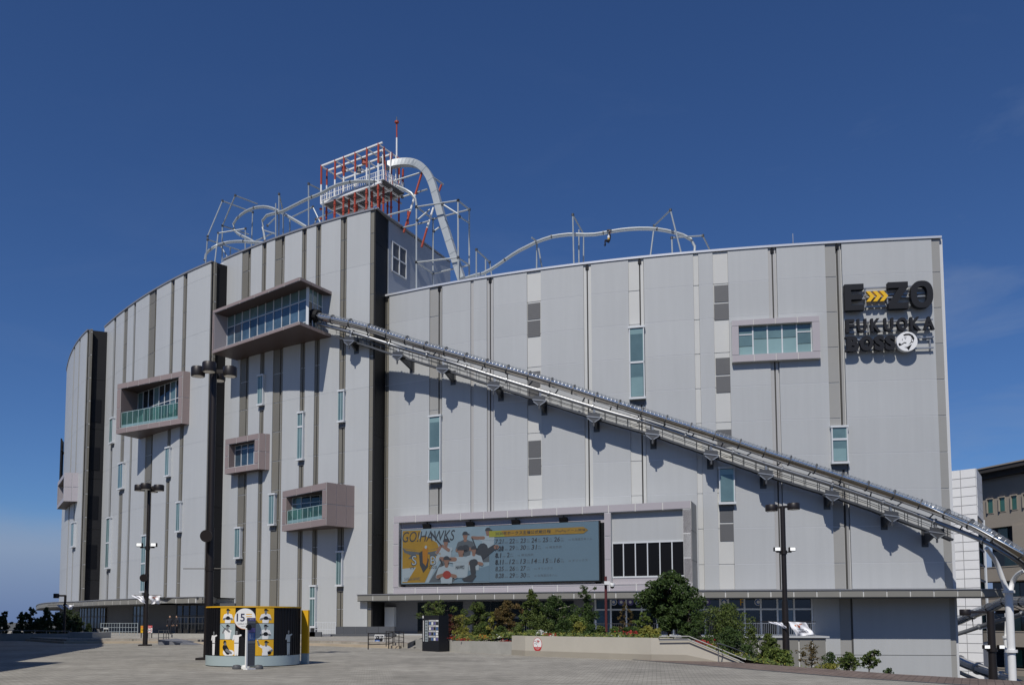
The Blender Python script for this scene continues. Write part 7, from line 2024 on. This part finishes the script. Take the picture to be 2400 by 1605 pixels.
# a-frame board, barriers
ab0, ab1 = at(875, 1510, 60.8), at(897, 1511, 60.5)
af = thing('a_frame_board', 'white framed black notice board with pale lettering leaning by the dark barrier', 'sign', (ab0.x, ab0.y, .05))
wa_ = Wall([(ab0.x, ab0.y), (ab1.x, ab1.y)]); AL = wa_.L
ztb = at(886, 1486.5, 60.6).z; zbb = at(886, 1511, 60.6).z
fa = lambda u, v, d: wa_.pos(u * AL + v * .04, zbb + v * (ztb - zbb), d - v * .12)
q = MB(); q.prism([(0, 0), (1, 0), (1, 1), (0, 1)], fa, -.05, 0); obj('frame', q, M['white'], af)
P = Print(fa, af, 'board_print', .004, .003); P.poly('ink', [(.05, .08), (.94, .06), (.95, .93), (.05, .93)])
P.text('ink_w', 'E・ZO', .10, .60, .78, .22, bold=.02); P.text('ink_w', 'FUKUOKA', .18, .85, .5, .05); P.poly('ink_blue', [(.12, .22), (.62, .22), (.62, .50), (.12, .50)]); P.text('ink_w', 'OPEN', .2, .3, .35, .12); P.done()
q = MB(); q.bar(wa_.pos(AL * .15, zbb, -.5), wa_.pos(AL * .15, ztb - .1, -.15), .05); q.bar(wa_.pos(AL * .85, zbb, -.5), wa_.pos(AL * .85, ztb - .1, -.15), .05); obj('back_leg', q, M['white'], af)
def barrier(name, label, pts, h, m, vstep=None, nrail=3, r=.03, grp='rails and barriers on the plaza', cat='barrier'):
    q = MB(); c = Vector((sum(p[0] for p in pts) / len(pts), sum(p[1] for p in pts) / len(pts), min(p[2] for p in pts)))
    t = thing(name, label, cat, c, grp)
    for p in pts: q.bar(p, Vector(p) + Vector((0, 0, h)), r * 1.8)
    obj('posts', q, M[m], t) if len(pts) < 2 else None
    for p in pts:
        q = MB(); q.bar(p, Vector(p) + Vector((0, 0, h)), r * 1.8); obj('post', q, M[m], t)
    for k in range(nrail):
        q = MB(); hh = h * (k + 1) / nrail - r * 1.2
        for a, b in zip(pts, pts[1:]): q.bar(Vector(a) + Vector((0, 0, hh)), Vector(b) + Vector((0, 0, hh)), r * 1.3)
        obj('rail', q, M[m], t)
    if vstep:
        q = MB()
        for a, b in zip(pts, pts[1:]):
            a = Vector(a); b = Vector(b); n = max(1, int((b - a).length / vstep))
            for k in range(1, n): p = a + (b - a) * k / n; q.bar(p, p + Vector((0, 0, h - r)), r * .9)
        obj('bars', q, M[m], t)
    return t
gp = lambda x, y, z=0.0: tuple(atz(x, y, z))
barrier('crowd_barrier', 'black metal barrier behind the white framed notice board', [gp(863, 1521), gp(911, 1519), gp(921, 1516, .05)], 1.0, 'pole', None, 3, .035)
barrier('crowd_barrier', 'short black barrier behind the first, right of the notice board', [gp(905, 1514, .15), gp(935, 1514, .15), gp(946, 1516, .1)], .95, 'pole', .45, 3, .028)
barrier('handrail', 'thin dark ramp handrail left of the black cabinet', [gp(925, 1513, .1), gp(935, 1514, .05), gp(946, 1516.5)], .85, 'pole', None, 2, .02)
# fence and dark panel wall along the foot of the tower
fA = [at(738, 1496, 84), at(786, 1496, 84)]
barrier('bar_fence', 'pale vertical bar fence left of the dark panel wall at the tower foot', [(p.x, p.y, .32) for p in fA], 1.35, 'frame_w', .24, 2, .035, cat='fence')
pw = thing('panel_wall', 'dark blue grey panel wall along the foot of the tower behind the notice board', 'wall', at(855, 1500, 84), 'low walls by the entrance')
xs_ = [786, 806, 833, 860, 887, 914, 924.5]
for a_, b_ in zip(xs_, xs_[1:]):
    p, r_ = at(a_, 1467.5, 84), at(b_, 1467.5, 84)
    q = MB(); q.box(p.x + .012, r_.x - .012, 84, 84.15, .32, p.z); obj('panel', q, M['grey_dark'], pw)
p, r_ = at(765, 1492, 82), at(925, 1492, 82); q = MB(); q.box(p.x, r_.x, 82, 84.2, .32, p.z + .25); obj('footing', q, M['grey_dark'], pw)
p = at(758, 1495, 81.5); q = MB(); q.box(p.x - .7, p.x + .7, 81.2, 82, .32, at(758, 1486, 81.5).z); one('concrete_block', q, M['grey_mid'], 'grey concrete block before the pale bar fence', 'block')
for k, (x_, lab, m) in enumerate(((742, 'small dark planter box below the pale bar fence, left of the block', 'grey_dark'), (733, 'little reddish flower pot at the left foot of the bar fence', 'brick'))):
    p = at(x_, 1503, 80.5); q = MB(); q.box(p.x - .25 - .35 * (1 - k), p.x + .25 + .2 * (1 - k), 80.2, 80.8, .32, .75); one('planter_box', q, M[m], lab, 'planter')
# ramp walls left of the tower
p0, p1 = at(405, 1497, 76), at(487, 1499, 74); ztw = at(440, 1484, 75).z
q = MB(); q.box8([(x_, y_, z_) for z_ in (.05, ztw) for x_, y_ in ((p0.x, p0.y), (p1.x + 2.2, p1.y), (p1.x + 2.2, p1.y + .4), (p0.x, p0.y + .4))]); one('concrete_wall', q, M['concrete'], 'low concrete wall behind the foreground lamp post at the entrance ramp', 'wall', 'low walls by the entrance')
p0, p1 = at(352, 1490, 77.5), at(401, 1491, 77); 
q = MB(); q.box8([(x_, y_, z_) for z_ in (.05, at(380, 1486, 77).z) for x_, y_ in ((p0.x, p0.y), (p1.x, p1.y), (p1.x, p1.y + .4), (p0.x, p0.y + .4))]); one('concrete_wall', q, M['concrete'], 'short concrete wall between the red poster and the ramp', 'wall', 'low walls by the entrance')
r0, r1 = gp(400, 1510, .02), gp(430, 1511, .02); q = MB(); q.prism([(0, 0), (1, 0), (0, .38)], lambda u, v, d: Vector((r0[0] - .9 + u * 2.6, r0[1] + d, .01 + v)), 0, 4.0); struct('ramp', q, M['grey_mid'])
barrier('handrail', 'steel handrail beside the ramp left of the concrete wall', [gp(371, 1508), gp(383, 1508), gp(389, 1508), gp(395, 1508)], 1.05, 'steel_d', None, 2, .025)
barrier('bar_fence', 'grey bar fence above the concrete wall at the entrance', [(p.x, p.y, .32 + .65) for p in (at(414, 1480, 80), at(440, 1480, 80), at(490, 1480, 80))], 1.15, 'steel_d', .28, 2, .03, cat='fence')
barrier('bar_fence', 'pale bar fence left of the red posters under the left canopy', [(p.x, p.y, .32) for p in (at(236, 1486, 88), at(280, 1486, 88), at(322, 1486, 88))], 1.25, 'ink_g', .26, 3, .03, cat='fence')
# posters and boards
def board(name, label, x0, x1, y0, y1, Y, m, prints=None, feet=True, cat='sign'):
    a = at(x0, y0, Y); b = at(x1, y1, Y); t = thing(name, label, cat, (a.x, Y, 0.3), 'signs by the entrance'); w = Wall([(a.x, Y), (b.x, Y - .05)])
    q = MB(); q.slab(w, 0, w.L, b.z, a.z, -.05, 0); bo_ = obj('board', q, M[m], t)
    if feet:
        q = MB()
        for u in (.1, .9): p = w.pos(w.L * u, b.z, -.04); q.bar(p, (p.x, p.y, .02), .06)
        obj('leg', q, M['pole'], t)
    if prints:
        P = Print(lambda u, v, d: w.pos(u * w.L, b.z + v * (a.z - b.z), d), bo_, 'print', .006, .004); prints(P); P.done()
    return t
def pr1(P): P.text('ink_w', 'E・ZO', .25, .68, .5, .16); P.text('ink_w', 'FUKUOKA', .14, .52, .7, .09); P.text('ink_g', 'BOSS', .6, .15, .28, .08)
board('notice_board', 'black notice board with white lettering at the left near the dark trees', 217, 238, 1471, 1491, 76, 'ink', pr1)
board('base_box', 'grey box standing under the black notice board at the left', 219, 232, 1492, 1498, 75.5, 'grey_mid', None, False, 'box')
def pr2(P): P.poly('ink_r', [(0, .68), (1, .68), (1, 1), (0, 1)]); P.text('ink_w', 'STOP', .2, .76, .6, .16); P.ell('ink_r', .5, .34, .42, .31); P.ell('ink_w', .5, .34, .34, .25); P.cap('ink', [(.36, .38, .08, .36, .30, .08), (.62, .38, .08, .62, .30, .08)])
board('poster_stand', 'red and white prohibition poster right of the lamp post with floodlights', 345, 357, 1465, 1482, 74, 'ink_w', pr2)
def pr3(P): P.poly('ink_o', [(.1, .68), (1, .68), (1, .95), (.1, .95)]); P.text('ink', 'INFO', .2, .3, .7, .2)
board('poster_stand', 'cream and orange poster left of the lamp post with floodlights', 330, 340, 1465.5, 1482, 74.5, 'ink_y', pr3)
def pr4(P): P.poly('ink_m', [(.1, .2), (.9, .2), (.9, .5), (.1, .5)])
board('white_stand', 'small white topped stand right of the black notice board', 243, 254, 1471, 1474, 77, 'white', pr4)
# left planter wall in the shade, low railing
p0, p1 = at(-60, 1500, 78), at(160, 1501, 76.5)
q = MB(); zt_ = at(80, 1484, 77).z; q.box8([(x_, y_, z_) for z_ in (-.05, zt_) for x_, y_ in ((p0.x, p0.y), (p1.x, p1.y), (p1.x, p1.y + .4), (p0.x, p0.y + .4))]); one('concrete_wall', q, M['concrete'], 'long shaded concrete wall in front of the dark trees at the left', 'wall', 'low walls by the entrance')
p0, p1 = at(158, 1502, 73), at(216, 1502, 72); zt_ = at(190, 1481, 72.5).z
q = MB(); q.box8([(x_, y_, z_) for z_ in (-.05, zt_) for x_, y_ in ((p0.x, p0.y), (p1.x, p1.y), (p1.x + .3, p1.y + 3), (p0.x, p0.y + 3))]); one('concrete_wall', q, M['concrete'], 'shorter higher concrete wall left of the black notice board', 'wall', 'low walls by the entrance')
p0, p1 = at(-50, 1476, 78.2), at(163, 1478, 76.8)
q = MB(); q.tube([p0, p1], .03, 6); 
for k in range(9): p = p0 + (p1 - p0) * k / 8; q.tube([p, p - Vector((0, 0, .5))], .025, 6)
one('low_railing', q, M['steel'], 'thin low railing on the shaded concrete wall at the left', 'railing')
# cctv pole in the planting bed
cpz = at(1419, 1350, 55); b = at(1421, 1480, 55)
cp_ = thing('camera_pole', 'slim maroon pole with a white surveillance camera before the screen', 'pole', (b.x, b.y, .8))
q = MB(); q.tube([(b.x, b.y, .6), (b.x, b.y, cpz.z)], .085, 10); obj('pole', q, M['maroon'], cp_, smooth=True)
c = at(1420, 1366, 54.9); q = MB(); q.bar(c, c + Vector((.35, -.1, -.02)), .10); q.box(c.x - .12, c.x + .22, c.y - .2, c.y, c.z - .1, c.z + .12); ar = obj('camera_arm', q, M['white'], cp_)
q = MB(); q.lathe([(.13, -.02), (.15, .1), (.13, .2)], (c.x + .38, c.y - .12, c.z - .2), 14); obj('camera_dome', q, M['white'], ar)
q = MB(); q.lathe([(.03, -.14), (.1, -.1), (.13, -.02)], (c.x + .38, c.y - .12, c.z - .2), 14); obj('dome_lens', q, M['kblack'], ar)
